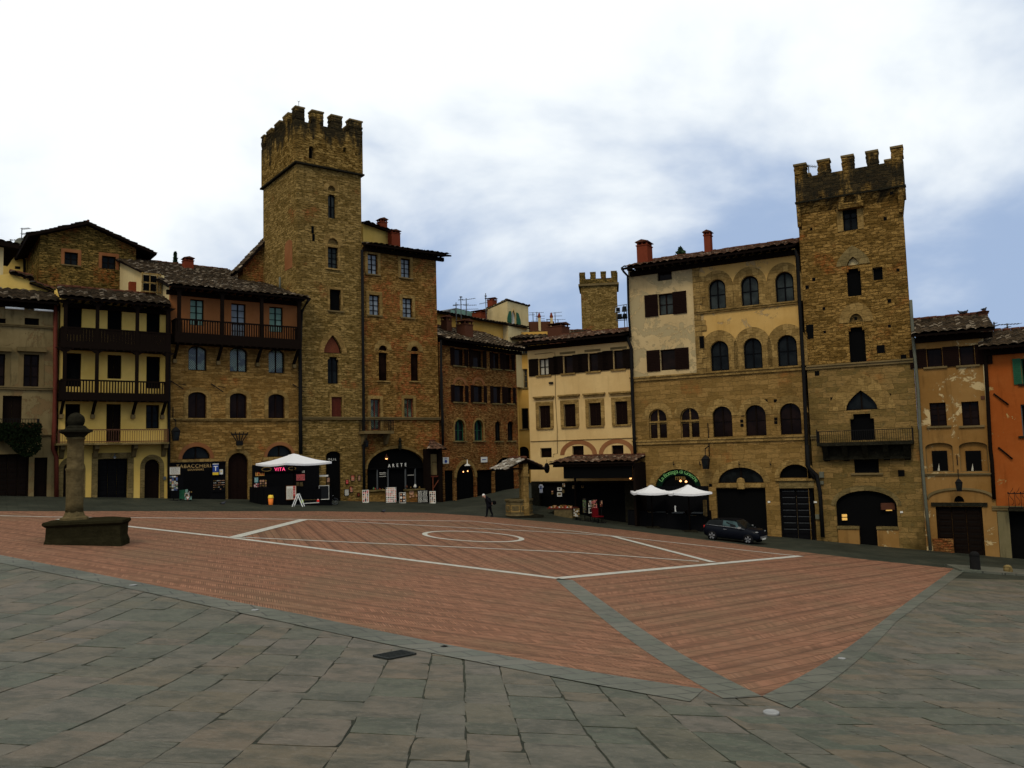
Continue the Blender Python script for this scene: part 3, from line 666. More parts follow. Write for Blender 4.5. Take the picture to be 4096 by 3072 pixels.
def inside(p, poly):
    x, y = p[0], p[1]; r = False; n = len(poly)
    for i in range(n):
        a, b = poly[i], poly[(i + 1) % n]
        if (a[1] > y) != (b[1] > y) and x < (b[0] - a[0]) * (y - a[1]) / (b[1] - a[1]) + a[0]: r = not r
    return r
def drape(name, poly, dz, mat, kind='structure', step=None, **k):
    """a thin paving sheet over the ground; poly = world xy"""
    pts = []
    for i in range(len(poly)):
        a, b = Vector(poly[i][:2]), Vector(poly[(i + 1) % len(poly)][:2]); n = max(1, int((b - a).length / .6)) if min(a.y, b.y) < 23 else max(1, int((b - a).length / 3))
        for j in range(n): pts.append(a.lerp(b, j / n))
    n0 = len(pts); x0 = min(p.x for p in pts); x1 = max(p.x for p in pts); y0 = min(p.y for p in pts); y1 = max(p.y for p in pts)
    y = y0 + .25; bd = [tuple(p) for p in pts]
    while y < y1:
        st = .5 if y < 22.5 else 3.0
        if y < 22.5: xs = [x0 + (x1 - x0) * q / 12 for q in range(13)]
        else: xs = [x0 + 3 * q for q in range(int((x1 - x0) / 3) + 1)]
        for x in xs:
            if inside((x, y), bd): pts.append(Vector((x + .013, y)))
        y += st
    vs, es, fs, *_ = delaunay_2d_cdt(pts, [], [list(range(n0))], 1, 1e-4)
    mb = MB(); mb.add([(v.x, v.y, gz(v.x, v.y) + dz) for v in vs], [tuple(f) for f in fs], mat)
    o = mb.build(name, None, None, kind=kind)
    me = o.data; bm = bmesh.new(); bm.from_mesh(me)
    for f in bm.faces:
        if f.normal.z < 0: f.normal_flip()
    bm.to_mesh(me); bm.free()
    return o

# base ground sheet
ys = [-12 + i * 2 for i in range(7)] + [2 + .5 * i for i in range(1, 141)] + [73 + 2 * i for i in range(1, 14)] + [110, 140, 200, 320, 600, 1200]
xs = [-1200, -600, -250, -120] + [-60 + 1.0 * i for i in range(121)] + [120, 250, 600, 1200]
mb = MB(); V = [(x, y, gz(x, y)) for y in ys for x in xs]; nx = len(xs)
mb.add(V, [(j * nx + i, j * nx + i + 1, (j + 1) * nx + i + 1, (j + 1) * nx + i) for j in range(len(ys) - 1) for i in range(nx - 1)], 'street_stone')
g_ = mb.build('ground', None, None, kind='structure')
P2 = lambda c, x, y: gp(c, x, y).xy
far = [P2('O0', -900, 2044), P2('O0', 0, 2046), P2('O0', 1260, 2046), P2('O0', 1700, 2052), P2('O0', 1933, 2066), P2('O0', 2194, 2089), P2('O0', 2500, 2121), P2('O0', 3100, 2196), P2('O0', 3474, 2241), P2('O0', 3817, 2276)]
near = [P2('O0', 2816, 2762), P2('O0', 2344, 2688), P2('O0', 2048, 2632), P2('O0', 1231, 2466), P2('O0', 463, 2313), P2('O0', 0, 2222), P2('O0', -700, 2108)]
nearlo = [P2('O0', 2760, 2812), P2('O0', 2300, 2728), P2('O0', 2048, 2679), P2('O0', 1129, 2490), P2('O0', 592, 2373), P2('O0', 0, 2254), P2('O0', -700, 2126)]
k1 = [P2('O0', 2224, 2322), P2('O0', 2895, 2800)]; k2 = [P2('O0', 2290, 2322), P2('O0', 3048, 2790)]
rr = [P2('O0', 3048, 2790), P2('O0', 3585, 2443), P2('O0', 3817, 2276)]; ro = [P2('O0', 3165, 2838), P2('O0', 3585, 2490), P2('O0', 3872, 2276)]
cor = P2('O0', 2232, 2316); Aend = P2('O0', -200, 2048); l0 = P2('O0', 472, 2101)
Bend = P2('O0', 3203, 2226)
def angd(a, b): return math.atan2((b - a).y, (b - a).x)
angA = angd(cor, P2('O0', 935, 2154)); angB = angd(cor, Bend)
ang3 = angd(P2('U', 2000, 430), P2('U', 1380, 190))
herring('brick_left', angA, band=.5); herring('brick_right', angB, band=.6); herring('brick_middle', ang3, band=.62, colw=.3)
A0 = P2('O0', 472, 2103)
# zone left: between far-left, line A and the near edge ; right: beyond line B ; middle: inside the white lines and up to the far edge
drape('brick_paving', [A0, P2('O0', 935, 2154), cor, k1[0], k1[1]] + near + far[:2] + [P2('O0', 400, 2046)], .019, 'brick_left')
drape('brick_paving', [cor] + k2 + rr[1:] + [far[-2], far[-3], Bend], .019, 'brick_right')
lnF = [P2('O0', 1217, 2080), P2('O0', 1887, 2086), P2('O0', 2300, 2127), P2('O0', 2500, 2151)]
drape('brick_paving', [P2('O0', 935, 2154)] + lnF + [Bend, cor], .019, 'brick_middle')
drape('brick_paving', [A0, P2('O0', 400, 2046)] + far[2:7] + [far[-3], Bend] + lnF[::-1] + [P2('O0', 935, 2154)], .019, 'brick_left')
drape('stone_strip', near + nearlo[::-1], .023, 'strip_stone')
drape('stone_strip', [k1[0], k2[0], k2[1], k1[1]], .023, 'strip_stone')
drape('stone_strip', rr + ro[::-1], .023, 'strip_stone')
def line(pts, wd, dz=.027, name='white_line'):
    mb = MB(); V = []
    for i, p in enumerate(pts):
        a = pts[max(0, i - 1)]; b = pts[min(len(pts) - 1, i + 1)]; d = (b - a).normalized(); nn = Vector((-d.y, d.x)) * wd / 2
        V += [p + nn, p - nn]
    mb.add([(v.x, v.y, gz(v.x, v.y) + dz) for v in V], [(2 * i + 1, 2 * i, 2 * i + 2, 2 * i + 3)[::-1] for i in range(len(pts) - 1)], 'line_stone')
    o = mb.build(name, None, None, kind='structure'); 
    return o
def dense(pts, n=10): return [pts[i].lerp(pts[i + 1], j / n) for i in range(len(pts) - 1) for j in range(n)] + [pts[-1]]
WL = .36
line(dense([P2('O0', 230, 2078), A0, P2('O0', 935, 2154), cor]), WL); line(dense([cor, Bend]), WL, .031); line(dense([P2('O0', 935, 2152), P2('O0', 1217, 2080)]), WL + .1, .035)
line(dense([P2('O0', 940, 2151), P2('U', 0, 210), P2('U', 2212, 310), P2('O0', 2796, 2248)]), .2, .033)
line(dense([P2('O0', 2454, 2148), P2('Z', 1540, 1216)]), WL, .039)
line(dense([P2('O0', -300, 2058), P2('O0', 211, 2070), P2('O0', 1000, 2077), P2('O0', 1887, 2086), P2('O0', 2300, 2127), P2('O0', 2500, 2151), P2('O0', 3190, 2226)]), .2, .029)
line(dense([P2('O0', 1217, 2080), P2('O0', 2300, 2136), P2('O0', 2454, 2148)]), .2, .037)
cc = P2('U', 1520, 199); rad = (P2('U', 1850, 214) - P2('U', 1190, 184)).length / 2
line([cc + Vector((math.cos(t), math.sin(t))) * rad for t in [i * 2 * math.pi / 64 for i in range(65)]], .26, .031, 'white_circle')

# foreground slabs: every slab its own outline, height and tone
brickzone = [A0] + [p for p in near] ; big = [cor, k2[0], k2[1]] + rr[1:] + far[::-1] + near[::-1]
allb = near + far + rr[::-1][1:]
mb = MB(); tones = []
def slabs(ang, wcol, lmin, lmax, ok, seed):
    rnd = random.Random(seed); c, s_ = math.cos(ang), math.sin(ang)
    v = -34.0
    while v < 40:
        wd = wcol * rnd.uniform(.78, 1.25); u = -50 + rnd.uniform(0, 1)
        while u < 50:
            ln = rnd.uniform(lmin, lmax)
            cx, cy = (u + ln / 2) * c - (v + wd / 2) * s_, (u + ln / 2) * s_ + (v + wd / 2) * c
            if 3 < cy < 42 and abs(cx) < .70 * cy + 2.5 and any(ok((qx * c - qy * s_, qx * s_ + qy * c)) for qx, qy in ((u + ln / 2, v + wd / 2), (u, v), (u + ln, v), (u, v + wd), (u + ln, v + wd))):
                g = rnd.uniform(.003, .012); zt = rnd.uniform(-.003, .005); tx = rnd.uniform(-.002, .002); ty = rnd.uniform(-.002, .002)
                n = 5; ring = []
                cs = [(u + g, v + g), (u + ln - g, v + g), (u + ln - g, v + wd - g), (u + g, v + wd - g)]
                cs = [(a + rnd.uniform(-.022, .022), b + rnd.uniform(-.022, .022)) for a, b in cs]
                for i in range(4):
                    a, b = cs[i], cs[(i + 1) % 4]
                    for k in range(n):
                        t = k / n; j = .0 if k == 0 else rnd.uniform(-.012, .012)
                        if k == 0 and rnd.random() < .25: j = rnd.uniform(.02, .06)
                        qx, qy = a[0] + (b[0] - a[0]) * t, a[1] + (b[1] - a[1]) * t
                        mx_, my_ = u + ln / 2, v + wd / 2; f = j / max(.1, math.hypot(mx_ - qx, my_ - qy))
                        ring.append((qx + (mx_ - qx) * f, qy + (my_ - qy) * f))
                W3 = [(a * c - b * s_, a * s_ + b * c) for a, b in ring]
                top = [(x, y, gz(x, y) + zt + .006 + (x - cx) * tx + (y - cy) * ty) for x, y in W3]
                ins = [(cx + (x - cx) * .975, cy + (y - cy) * .975) for x, y in W3]
                top2 = [(x, y, gz(x, y) + zt + .009 + (x - cx) * tx + (y - cy) * ty) for x, y in ins]
                bot = [(x, y, gz(x, y) - .02) for x, y in W3]
                m_ = len(ring); ctr = (cx, cy, gz(cx, cy) + zt + .009)
                mb.add(top2 + top + bot + [ctr], [(i, (i + 1) % m_, 3 * m_) for i in range(m_)] + [(m_ + i, m_ + (i + 1) % m_, (i + 1) % m_, i) for i in range(m_)] + [(2 * m_ + i, 2 * m_ + (i + 1) % m_, m_ + (i + 1) % m_, m_ + i) for i in range(m_)], 'slab_stone')
                tones.extend([(rnd.random(), .9 * rnd.random() ** 2.5, 0, 1)] * (3 * m_ + 1))
            u += ln
        v += wd
edge = ro + [P2('O0', 5200, 1990)]
def rightside(p):   # right of the right-hand strip
    a, b = ro[0], ro[-1]; return (b.x - a.x) * (p[1] - a.y) - (b.y - a.y) * (p[0] - a.x) < .1 and p[1] > ro[0].y - 1.5
slabs(R(94), .74, .55, 1.75, lambda p: not inside(p, allb) and not rightside(p) and p[1] < 34, 3)
slabs(R(14), .6, .9, 2.3, lambda p: not inside(p, allb) and rightside(p) and p[1] < 36, 5)
sl = mb.build('slab_paving', None, None, kind='structure')
ca = sl.data.color_attributes.new('tone', 'FLOAT_COLOR', 'POINT'); ca.data.foreach_set('color', [q for t in tones for q in t])

# ------------------------------------------------------------------ left row of houses
dL = vpd(6500); OL = gp('O0', 700, 1994).xy
nL = Vector((-dL.y, dL.x, 0))
def onrow(O, d, x, y):
    r = ray(x, y); n = Vector((-d.y, d.x, 0)); t = Vector((O[0], O[1], 0)).dot(n) / r.dot(n); p = r * t; return (p.x, p.y)
def LB(name, label, cat, x, y=1700, v=0, group=None):
    o = onrow(OL, dL, x, y); b = Bld(name, label, cat, (o[0] + nL.x * v, o[1] + nL.y * v), dL, -3.0, group); return b

# 1 grey house at the left edge
b = LB('grey_house', 'weathered grey plaster house cut by the left edge, with a plant-draped balcony', 'house', 226)
b.opening('O0', 94, 1418, 156, 1548, 'r', 'glass', frame='dark_wood', glass='glass_brown', sur='trim_dark', surw=.28, nh=2)
b.opening('O0', -40, 1415, 20, 1547, 'r', 'glass', frame='dark_wood', glass='glass_brown', sur='trim_dark', surw=.28)
b.opening('A', 255, 1070, 405, 1150, 'r', 'dark', frame='dark_wood', nv=1); b.opening('A', -90, 1070, 60, 1140, 'r', 'dark', frame='dark_wood')
b.opening('B', 22, 225, 190, 505, 'r', 'door', frame='dark_wood', door=False, name='door', nv=1)
b.opening('B', -120, 735, 252, 1100, 'r', 'panel', door=True, frame='dark_wood', nv=3); b.opening('B', 298, 764, 412, 1100, 'r', 'door', door=True, frame='dark_wood', nv=0)
u1 = b.L('O0', 226, 1700)[0]; wt = b.L('A', 300, 900)[1]
b.section('wall', -16, -3, u1, wt, 'grey_plaster')
MB().prism([(.4, -3), (8, -3), (8, wt), (5, wt + 1.6), (.4, wt)], 'x', -16, u1, 'grey_plaster').build('wall', b.e)
b.roof(('A', -250, 862), ('A', 612, 884), ('A', -250, 660), ('A', 602, 845), -.9, 4.5); b.rafters(-9, u1, b.L('A', 300, 880, -.9)[1], -.9)
b.string('A', -200, 1146, 590, th=.14, mat='trim_dark'); b.string('B', -200, 156, 500, th=.2, mat='trim_dark'); b.string('B', 350, 570, 495, th=.1, mat='trim_dark')
b.pbox('window_hood', 'A', 180, 1372, 488, 1415, -.3, .05, 'trim_dark'); b.pbox('window_hood', 'A', -60, 1372, 128, 1412, -.3, .05, 'trim_dark')
u0_, w0_, u1_, w1_ = b.rect('B', -90, 500, 345, 545, -1.0)
bal = MB().box(u0_, u1_, -1.0, .02, w0_, w1_, 'trim_dark').build('balcony', b.e)
mb = MB(); zt = b.L('B', 200, 425, -1.0)[1]
mb.box(u0_, u1_, -.98, -.94, zt - .04, zt, 'black_iron')
u = u0_ + .1
while u < u1_: mb.bar((u, -.96, w1_), (u, -.96, zt), .025, .025, 'black_iron'); u += .16
for k in range(6): mb.bar((u1_ - .02, -.96 + k * .17, w1_), (u1_ - .02, -.96 + k * .17, zt), .025, .025, 'black_iron')
mb.build('railing', bal)
for k in (.1, .5, .9):
    uu = u0_ + (u1_ - u0_) * k; MB().prism([(-.85, w0_), (.02, w0_), (.02, w0_ - .7), (-.2, w0_ - .6)], 'x', uu - .1, uu + .1, 'trim_dark').build('corbel', bal)
# plants spilling from that balcony
pl = thing('balcony_plant', 'dark trailing plant spilling over the railing of the grey house balcony', 'plant', b.wpt((u0_ + u1_) / 2, -1.0, w1_), math.atan2(dL.y, dL.x))
mb = MB(); rn = random.Random(4)
for k in range(1500):
    t = rn.random(); x = -(u1_ - u0_) / 2 + (u1_ - u0_) * (rn.random() ** .8) * 1.02; drop = rn.random(); z = .35 - drop * (1.7 + .5 * math.sin(x * 2.1) - .5 * abs(x) / 2.8) - .1
    y = -.12 - rn.random() * .35 + .1 * math.sin(x * 3); s_ = rn.uniform(.05, .12); a = rn.uniform(0, 6.28); q = Vector((math.cos(a), rn.uniform(-.5, .5), math.sin(a))).normalized() * s_; q2 = Vector((-q.z, rn.uniform(-.05, .05), q.x)) * .6
    p = Vector((x, y, z)); mb.add([p - q, p + q2, p + q, p - q2], [(0, 1, 2, 3)], 'foliage_dark')
mb.build('leaves', pl); mb = MB()
for k in range(12):
    x = -(u1_ - u0_) / 2 + (u1_ - u0_) * (k + .5) / 12; mb.box(x - .2, x + .2, -.2, 0, -.02, .2, 'terracotta_dark')
mb.build('flower_box', pl)
# rolled awning
u0_, w0_, u1_, w1_ = b.rect('A', 60, 940, 560, 1000, -.8)
aw = thing('rolled_awning', 'white rolled-up awning on its arms under the eaves of the grey house', 'awning', b.wpt((u0_ + u1_) / 2, -.5, (w0_ + w1_) / 2), math.atan2(dL.y, dL.x))
hw = (u1_ - u0_) / 2
MB().tube([(-hw, 0, 0), (-.3, 0, 0)], .07, 'white_paint', 8).tube([(.25, 0, 0), (hw, 0, 0)], .07, 'white_paint', 8).build('roller', aw)
mb = MB()
for x in (-hw * .6, .0, hw * .75): mb.bar((x, .5, .1), (x, 0, 0), .05, .05, 'grey_metal')
mb.build('bracket', aw)
b1 = b
# 2 yellow house with wooden galleries
b = LB('yellow_house', 'yellow plaster house with two dark timber galleries and an iron balcony', 'house', 233)
uR = b.L('O0', 675, 1500)[0]; wt = b.L('A', 1170, 880)[1]
for a, c_ in ((693, 850), (1115, 1265), (1520, 1660)):
    b.opening('A', a, 945, c_, 1240, 'r', 'dark', frame='dark_wood')
b.opening('A', 688, 1432, 842, 1780, 'r', 'dark', frame='dark_wood'); b.opening('A', 1115, 1452, 1260, 1698, 'r', 'shut', frame='dark_wood'); b.opening('A', 1518, 1468, 1660, 1800, 'r', 'dark', frame='dark_wood')
b.opening('B', 570, 297, 700, 510, 'r', 'dark', frame='dark_wood'); b.opening('B', 928, 298, 1055, 632, 'r', 'door', frame='dark_wood', name='door'); b.opening('B', 1275, 305, 1392, 512, 'r', 'glass', frame='dark_wood', glass='glass_dark')
b.opening('B', 552, 800, 702, 1100, 'a', 'door', door=True, frame='dark_wood', sur='trim_grey', surw=.28, surbot=True)
b.opening('B', 852, 775, 1115, 1098, 'r', 'panel', door=True, frame='black_paint', sur='trim_grey', surw=.36, nv=2)
b.opening('B', 1262, 780, 1395, 1090, 'a', 'door', door=True, frame='dark_wood', sur='trim_grey', surw=.28, surbot=True)
b.section('wall', 0, -3, uR, wt, 'yellow_plaster')
MB().prism([(.4, -3), (9, -3), (9, wt), (3.6, wt + 1.1), (.4, wt)], 'x', 0, uR, 'yellow_plaster').build('wall', b.e)
b.roof(('A', 618, 858), ('A', 1775, 918), ('A', 590, 712), ('A', 1745, 868), -1.5, 2.6, mat='roof_tiles'); b.rafters(.1, uR - .1, b.L('A', 1170, 890, -1.5)[1], -1.5, step=.5)
we = b.L('A', 1170, 890, -1.5)[1]
def gallery(b, c, x0, x1, ytop, ybot, yslab, vf, solid, posts, ptop, mat='dark_wood', n=30, brk=(), brlen=.9, postw=.2, stone='trim_dark'):
    u0, w0, u1, w1 = b.rect(c, x0, ytop, x1, ybot, vf); ws = b.rect(c, x0, ybot, x1, yslab, vf)[1]
    g = MB().box(u0, u1, vf - .06, .02, ws, w0, mat)
    for k in range(int((u1 - u0) / .5)): g.box(u0 + k * .5 + .1, u0 + k * .5 + .2, vf - .12, vf, ws - .08, ws + .06, mat)
    g = g.build('gallery', b.e)
    r = MB().box(u0, u1, vf - .05, vf + .06, w1 - .1, w1, mat)
    if solid:
        k = u0
        while k < u1: r.box(k, min(k + .17, u1), vf - .02, vf + .02 + .008 * (int(k * 10) % 2), w0, w1 - .09, mat); k += .18
    else:
        for k in range(n): uu = u0 + (u1 - u0) * (k + .5) / n; r.box(uu - (u1 - u0) / n * .22, uu + (u1 - u0) / n * .22, vf - .02, vf + .03, w0, w1 - .08, mat)
    for t in (u0 + .03, u1 - .09): 
        r.box(t, t + .06, vf, 0, w1 - .1, w1, mat)
        for k in range(6): r.box(t, t + .04, vf + .1 + k * (-vf - .1) / 6, vf + .18 + k * (-vf - .1) / 6, w0, w1 - .08, mat)
    r.build('railing', g)
    for xp in posts:
        uu = b.L(c, xp, (ytop + ybot) / 2, vf)[0]; MB().box(uu - postw / 2, uu + postw / 2, vf - .04, vf + postw - .04, w0, ptop, mat).prism([(uu - .55, ptop), (uu + .55, ptop), (uu + .1, ptop - .28), (uu - .1, ptop - .28)], 'y', vf - .02, vf + .12, mat).build('post', g)
    for xb in brk:
        uu = b.L(c, xb, yslab, vf / 2)[0]
        mb = MB().bar((uu, vf + .1, ws), (uu, .02, ws - brlen), .16, .2, mat).build('bracket', g)
        MB().box(uu - .12, uu + .12, -.3, .02, ws - brlen - .22, ws - brlen + .04, stone).build('corbel', mb)
    return g, u0, u1, w0, w1, ws
gallery(b, 'A', 636, 1772, 1188, 1330, 1400, -1.15, True, (678, 1010, 1425, 1740), we - .12)
w_mid = b.rect('A', 636, 1188, 1772, 1400, -1.15)[1]
gallery(b, 'B', 530, 1478, 90, 200, 268, -1.15, False, (562, 845, 1195, 1460), w_mid, n=38, brk=(545, 822, 1175, 1432))
u0_, w0_, u1_, w1_ = b.rect('B', 492, 634, 1478, 652, -1.1)
bal = MB().box(u0_, u1_, -1.1, .02, w0_, w1_, 'trim_grey').build('balcony', b.e)
zt = b.L('B', 1000, 516, -1.05)[1]; mb = MB().box(u0_ + .2, u1_ - .05, -1.06, -1.02, zt - .05, zt, 'rust_iron').box(u0_ + .2, u1_ - .05, -1.06, -1.02, w1_ + .04, w1_ + .1, 'rust_iron')
n = 46
for k in range(n + 1):
    uu = u0_ + .2 + (u1_ - u0_ - .25) * k / n; mb.bar((uu, -1.04, w1_), (uu, -1.04, zt - .12), .022, .022, 'rust_iron')
    if k < n: mb.bar((uu, -1.04, zt - .16), (uu + (u1_ - u0_) / n / 2, -1.04, zt - .02), .02, .02, 'rust_iron').bar((uu + (u1_ - u0_) / n, -1.04, zt - .16), (uu + (u1_ - u0_) / n / 2, -1.04, zt - .02), .02, .02, 'rust_iron')
for t in (u0_ + .2, u1_ - .07):
    mb.box(t, t + .03, -1.04, 0, zt - .05, zt, 'rust_iron')
    for k in range(7): mb.bar((t, -1.0 + .15 * k, w1_), (t, -1.0 + .15 * k, zt), .02, .02, 'rust_iron')
mb.build('railing', bal)
for x in (535, 830, 1165, 1425):
    uu = b.L('B', x, 690, 0)[0]; MB().prism([(-.8, w0_), (.02, w0_), (.02, w0_ - .85), (-.15, w0_ - .8), (-.45, w0_ - .4), (-.8, w0_ - .25)], 'x', uu - .13, uu + .13, 'trim_dark').build('corbel', bal)
uu, ww = b.L('B', 1000, 765, -.3)
lm = thing('door_lamp', 'small pale hanging lamp over the wide door of the yellow house', 'lamp', b.wpt(uu, -.35, ww)); MB().lathe([(.02, .25), (.03, .12), (.14, .02), (.15, 0)], 'grey_metal', 10).build('lamp_shade', lm); MB().lathe([(.05, 0), (.05, -.06)], 'paper', 8).build('bulb', lm); MB().bar((0, 0, .2), (0, .35, .3), .02, .02, 'black_iron').build('arm', lm)
b.pbox('letter_box', 'B', 1427, 930, 1450, 958, -.1, .02, 'grey_metal')
b2 = b
# parapet behind the yellow house
bb = LB('rooftop_wall', 'low yellow parapet wall rising behind the grey and yellow house roofs', 'wall', 235, v=3.3)
a = [bb.L(*p) for p in (('A', 100, 605), ('A', 300, 680), ('A', 600, 800), ('A', 620, 900), ('A', 0, 900), ('A', -100, 640))]
MB().prism(a, 'y', 0, .5, 'yellow_plaster').build('wall', bb.e)
a = bb.L('A', 105, 600); c_ = bb.L('A', 350, 665)
tiled('coping', bb.e, Vector((a[0], -.25, a[1])), Vector((c_[0], -.25, c_[1])), Vector((a[0], .6, a[1] + .25)), Vector((c_[0], .6, c_[1] + .25)), 'roof_tiles')
a = bb.L('A', 310, 705); c_ = bb.L('A', 610, 815)
tiled('coping', bb.e, Vector((a[0], -.3, a[1])), Vector((c_[0], -.3, c_[1])), Vector((a[0], .6, a[1] + .28)), Vector((c_[0], .6, c_[1] + .28)), 'roof_tiles')

# 3 stone house with timber gallery
b = LB('stone_house', 'stone house with orange top storey, dark timber gallery and two shopfronts below', 'house', 678)
uR = b.L('O0', 1198, 1700)[0]; wt = b.L('C', 1190, 560)[1]; wg = b.L('C', 1100, 1230, 0)[1]
for i, (a, y0, c_, y1) in enumerate(((533, 658, 715, 1000), (1080, 712, 1270, 1160), (1585, 757, 1765, 1090))):
    b.opening('C', a, y0, c_, y1, 'r', 'glass', frame='dark_wood', glass='glass_green' if i != 1 else 'glass_blue', nh=3 if i != 1 else 4, fw=.06)
for a, y0, c_, y1 in ((510, 1272, 752, 1598), (1060, 1292, 1292, 1618), (1575, 1316, 1785, 1634)):
    b.opening('C', a, y0, c_, y1, 's', 'lattice', frame='brown_wood', nh=0)
for a, y0, c_, y1 in ((420, 243, 625, 533), (882, 255, 1072, 533), (1308, 265, 1490, 533)):
    b.opening('D', a, y0, c_, y1, 's', 'glass', frame='brown_wood', glass='glass_brown', nh=0, sur='trim_stone', surw=.3, surbot=True)
b.lunette('D', 355, 845, 668, 985, frame='dark_wood', glass='glass_dark', style='glass', nh=0, sur='brick_trim', surw=.25)
b.lunette('D', 1295, 832, 1575, 960, frame='dark_wood', glass='glass_dark', style='glass', nh=0, sur='brick_trim', surw=.22)
b.opening('D', 862, 915, 1085, 1425, 'a', 'door', door=True, frame='brown_wood', sur='trim_stone', surw=.28, surbot=True)
b.section('wall', 0, -3, uR, wg, 'house_stone'); b.section('upper_wall', 0, wg, uR, wt, 'brown_orange_plaster')
vr, wr = b.S('A', 1212, 445, 0); vb, wb = b.S('A', 1010, 612, 0)
MB().prism([(.4, -3), (vb + .3, -3), (vb + .3, wb), (vr, wr - .15), (.4, wt - .1)], 'x', 0, uR, 'pale_plaster').build('wall', b.e)
we = b.L('C', 1190, 545, -1.5)[1]; eL = b.L('C', 250, 460, -1.5)[0] ; eR = b.L('C', 2135, 632, -1.5)[0]
b.roofp(eL, eR, -.35, eR, we, wr, -1.5, vr, 'roof_tiles', back=(vb + .8, wb - .3)); b.rafters(eL + .2, eR - .2, we, -1.5, step=.6)
gallery(b, 'C', 335, 2005, 962, 1140, 1270, -1.15, False, (388, 961, 1487, 1983), we - .1, n=52, brk=(350, 930, 1452, 1940), brlen=1.1, postw=.22)
b.string('D', 215, 546, 1640, vf=-.14, th=.16, mat='trim_stone'); b.pbox('lintel', 'D', 300, 988, 705, 1028, -.05, .05, 'trim_stone'); b.pbox('lintel', 'D', 1245, 962, 1600, 1010, -.05, .05, 'trim_stone')
# cooling units in a frame beside the gable
u0, w0, u1, w1 = b.rect('A', 1470, 612, 1628, 800, 2.2)
side = MB().box(u0, u1, 2.2, 2.3, w0, w1, 'pale_plaster').box(u1, .1, 2.2, 2.8, w0 - .3, w1, 'pale_plaster').build('side_window', b.e)
mb = MB()
for i in (0, 1):
    for j in (0, 1): x0_ = u0 + (u1 - u0) * (.1 + .45 * i); z0_ = w0 + (w1 - w0) * (.08 + .47 * j); mb.box(x0_, x0_ + (u1 - u0) * .38, 2.12, 2.2, z0_, z0_ + (w1 - w0) * .36, 'void')
mb.build('pane', side)
mb = MB()
for z in (w0, (w0 + w1) / 2, w1): mb.box(u0 - .05, u1 + .25, 2.04, 2.12, z - .035, z + .035, 'trim_stone')
for x in (u0, (u0 + u1) / 2, u1, u1 + .2): mb.box(x - .03, x + .03, 2.02, 2.12, w0 - .1, w1 + .05, 'trim_stone')
mb.build('frame', side)
v0, w0 = b.S('A', 1400, 700, -.05); v1, w1 = b.S('A', 1400, 805, -.05); MB().box(-.5, 0, v0 - .25, v0 + .25, w1, w0, 'terracotta').build('vent_block', b.e)
# chimney on the ridge
def chim_px(b, c, x0, ytop, x1, ybot, v, mat='terracotta', dd=.7, cap='gable'):
    u0, w0, u1, w1 = b.rect(c, x0, ytop, x1, ybot, v); return chimney(b.e, (u0 + u1) / 2, v, w0, (u1 - u0) * .86, dd, w1 - w0, mat)
chim_px(b, 'C', 432, 100, 572, 262, vr * .8, dd=.9)
uu, w_ = b.L('C', 1725, 360, 3.0); MB().tube([(uu, 3, w_ - 1.2), (uu, 3, w_)], .09, 'pipe_pale', 8).build('vent_pipe', b.e)
# stone corbel & iron basket torch
uu, w_ = b.L('D', 980, 850, -.2); MB().box(uu - .16, uu + .16, -.4, .03, w_ - .16, w_ + .16, 'trim_stone').build('corbel', b.e)
tt = thing('iron_torch_holder', 'black iron basket torch above the round-arched door of the stone house', 'torch holder', b.wpt(uu, -.4, w_ + .1), math.atan2(dL.y, dL.x))
mb = MB().box(-.22, .22, -.1, .1, 0, .3, 'black_iron')
for k in range(5): t = -1 + k * .5; mb.bar((t * .15, 0, .2), (t * .62, 0, .95), .06, .06, 'black_iron')
mb.bar((-.6, 0, .8), (.6, 0, .8), .07, .09, 'black_iron'); mb.build('basket', tt); MB().bar((0, 0, .1), (0, .4, 0), .06, .06, 'black_iron').build('arm', tt)
def lantern(b, c, x, y, vo, label, hang=0, sc_=1.0):
    uu, w_ = b.L(c, x, y, -vo)
    t = thing('wall_lantern', label, 'lantern', b.wpt(uu, -vo, w_), math.atan2(b.d.y, b.d.x))
    mb = MB(); s_ = sc_
    mb.prism([(-.26 * s_, .34 * s_), (.26 * s_, .34 * s_), (.16 * s_, -.34 * s_), (-.16 * s_, -.34 * s_)], 'y', -.2 * s_, .2 * s_, 'black_iron'); mb.lathe([(.34 * s_, .34 * s_), (.2 * s_, .5 * s_), (.05 * s_, .62 * s_)], 'black_iron', 4, ph=math.pi / 4)
    mb.build('lamp_body', t)
    MB().box(-.13 * s_, .13 * s_, -.215 * s_, -.2 * s_, -.25 * s_, .25 * s_, 'glass_dark').build('pane', t)
    mb = MB().bar((0, 0, .55 * s_), (0, 0, 1.1 * s_), .04, .04, 'black_iron').bar((0, 0, 1.05 * s_), (0, vo, 1.25 * s_), .05, .05, 'black_iron').bar((0, 0, .5), (0, vo, .3), .035, .035, 'black_iron')
    if hang: mb.bar((0, vo - .05, 1.2), (0, vo - .05, 1.2 + hang), .05, .05, 'black_iron')
    mb.build('bracket', t); return t
lantern(b, 'D', 284, 728, .8, 'black iron wall lantern at the left corner of the stone house, beside the yellow house', .8)
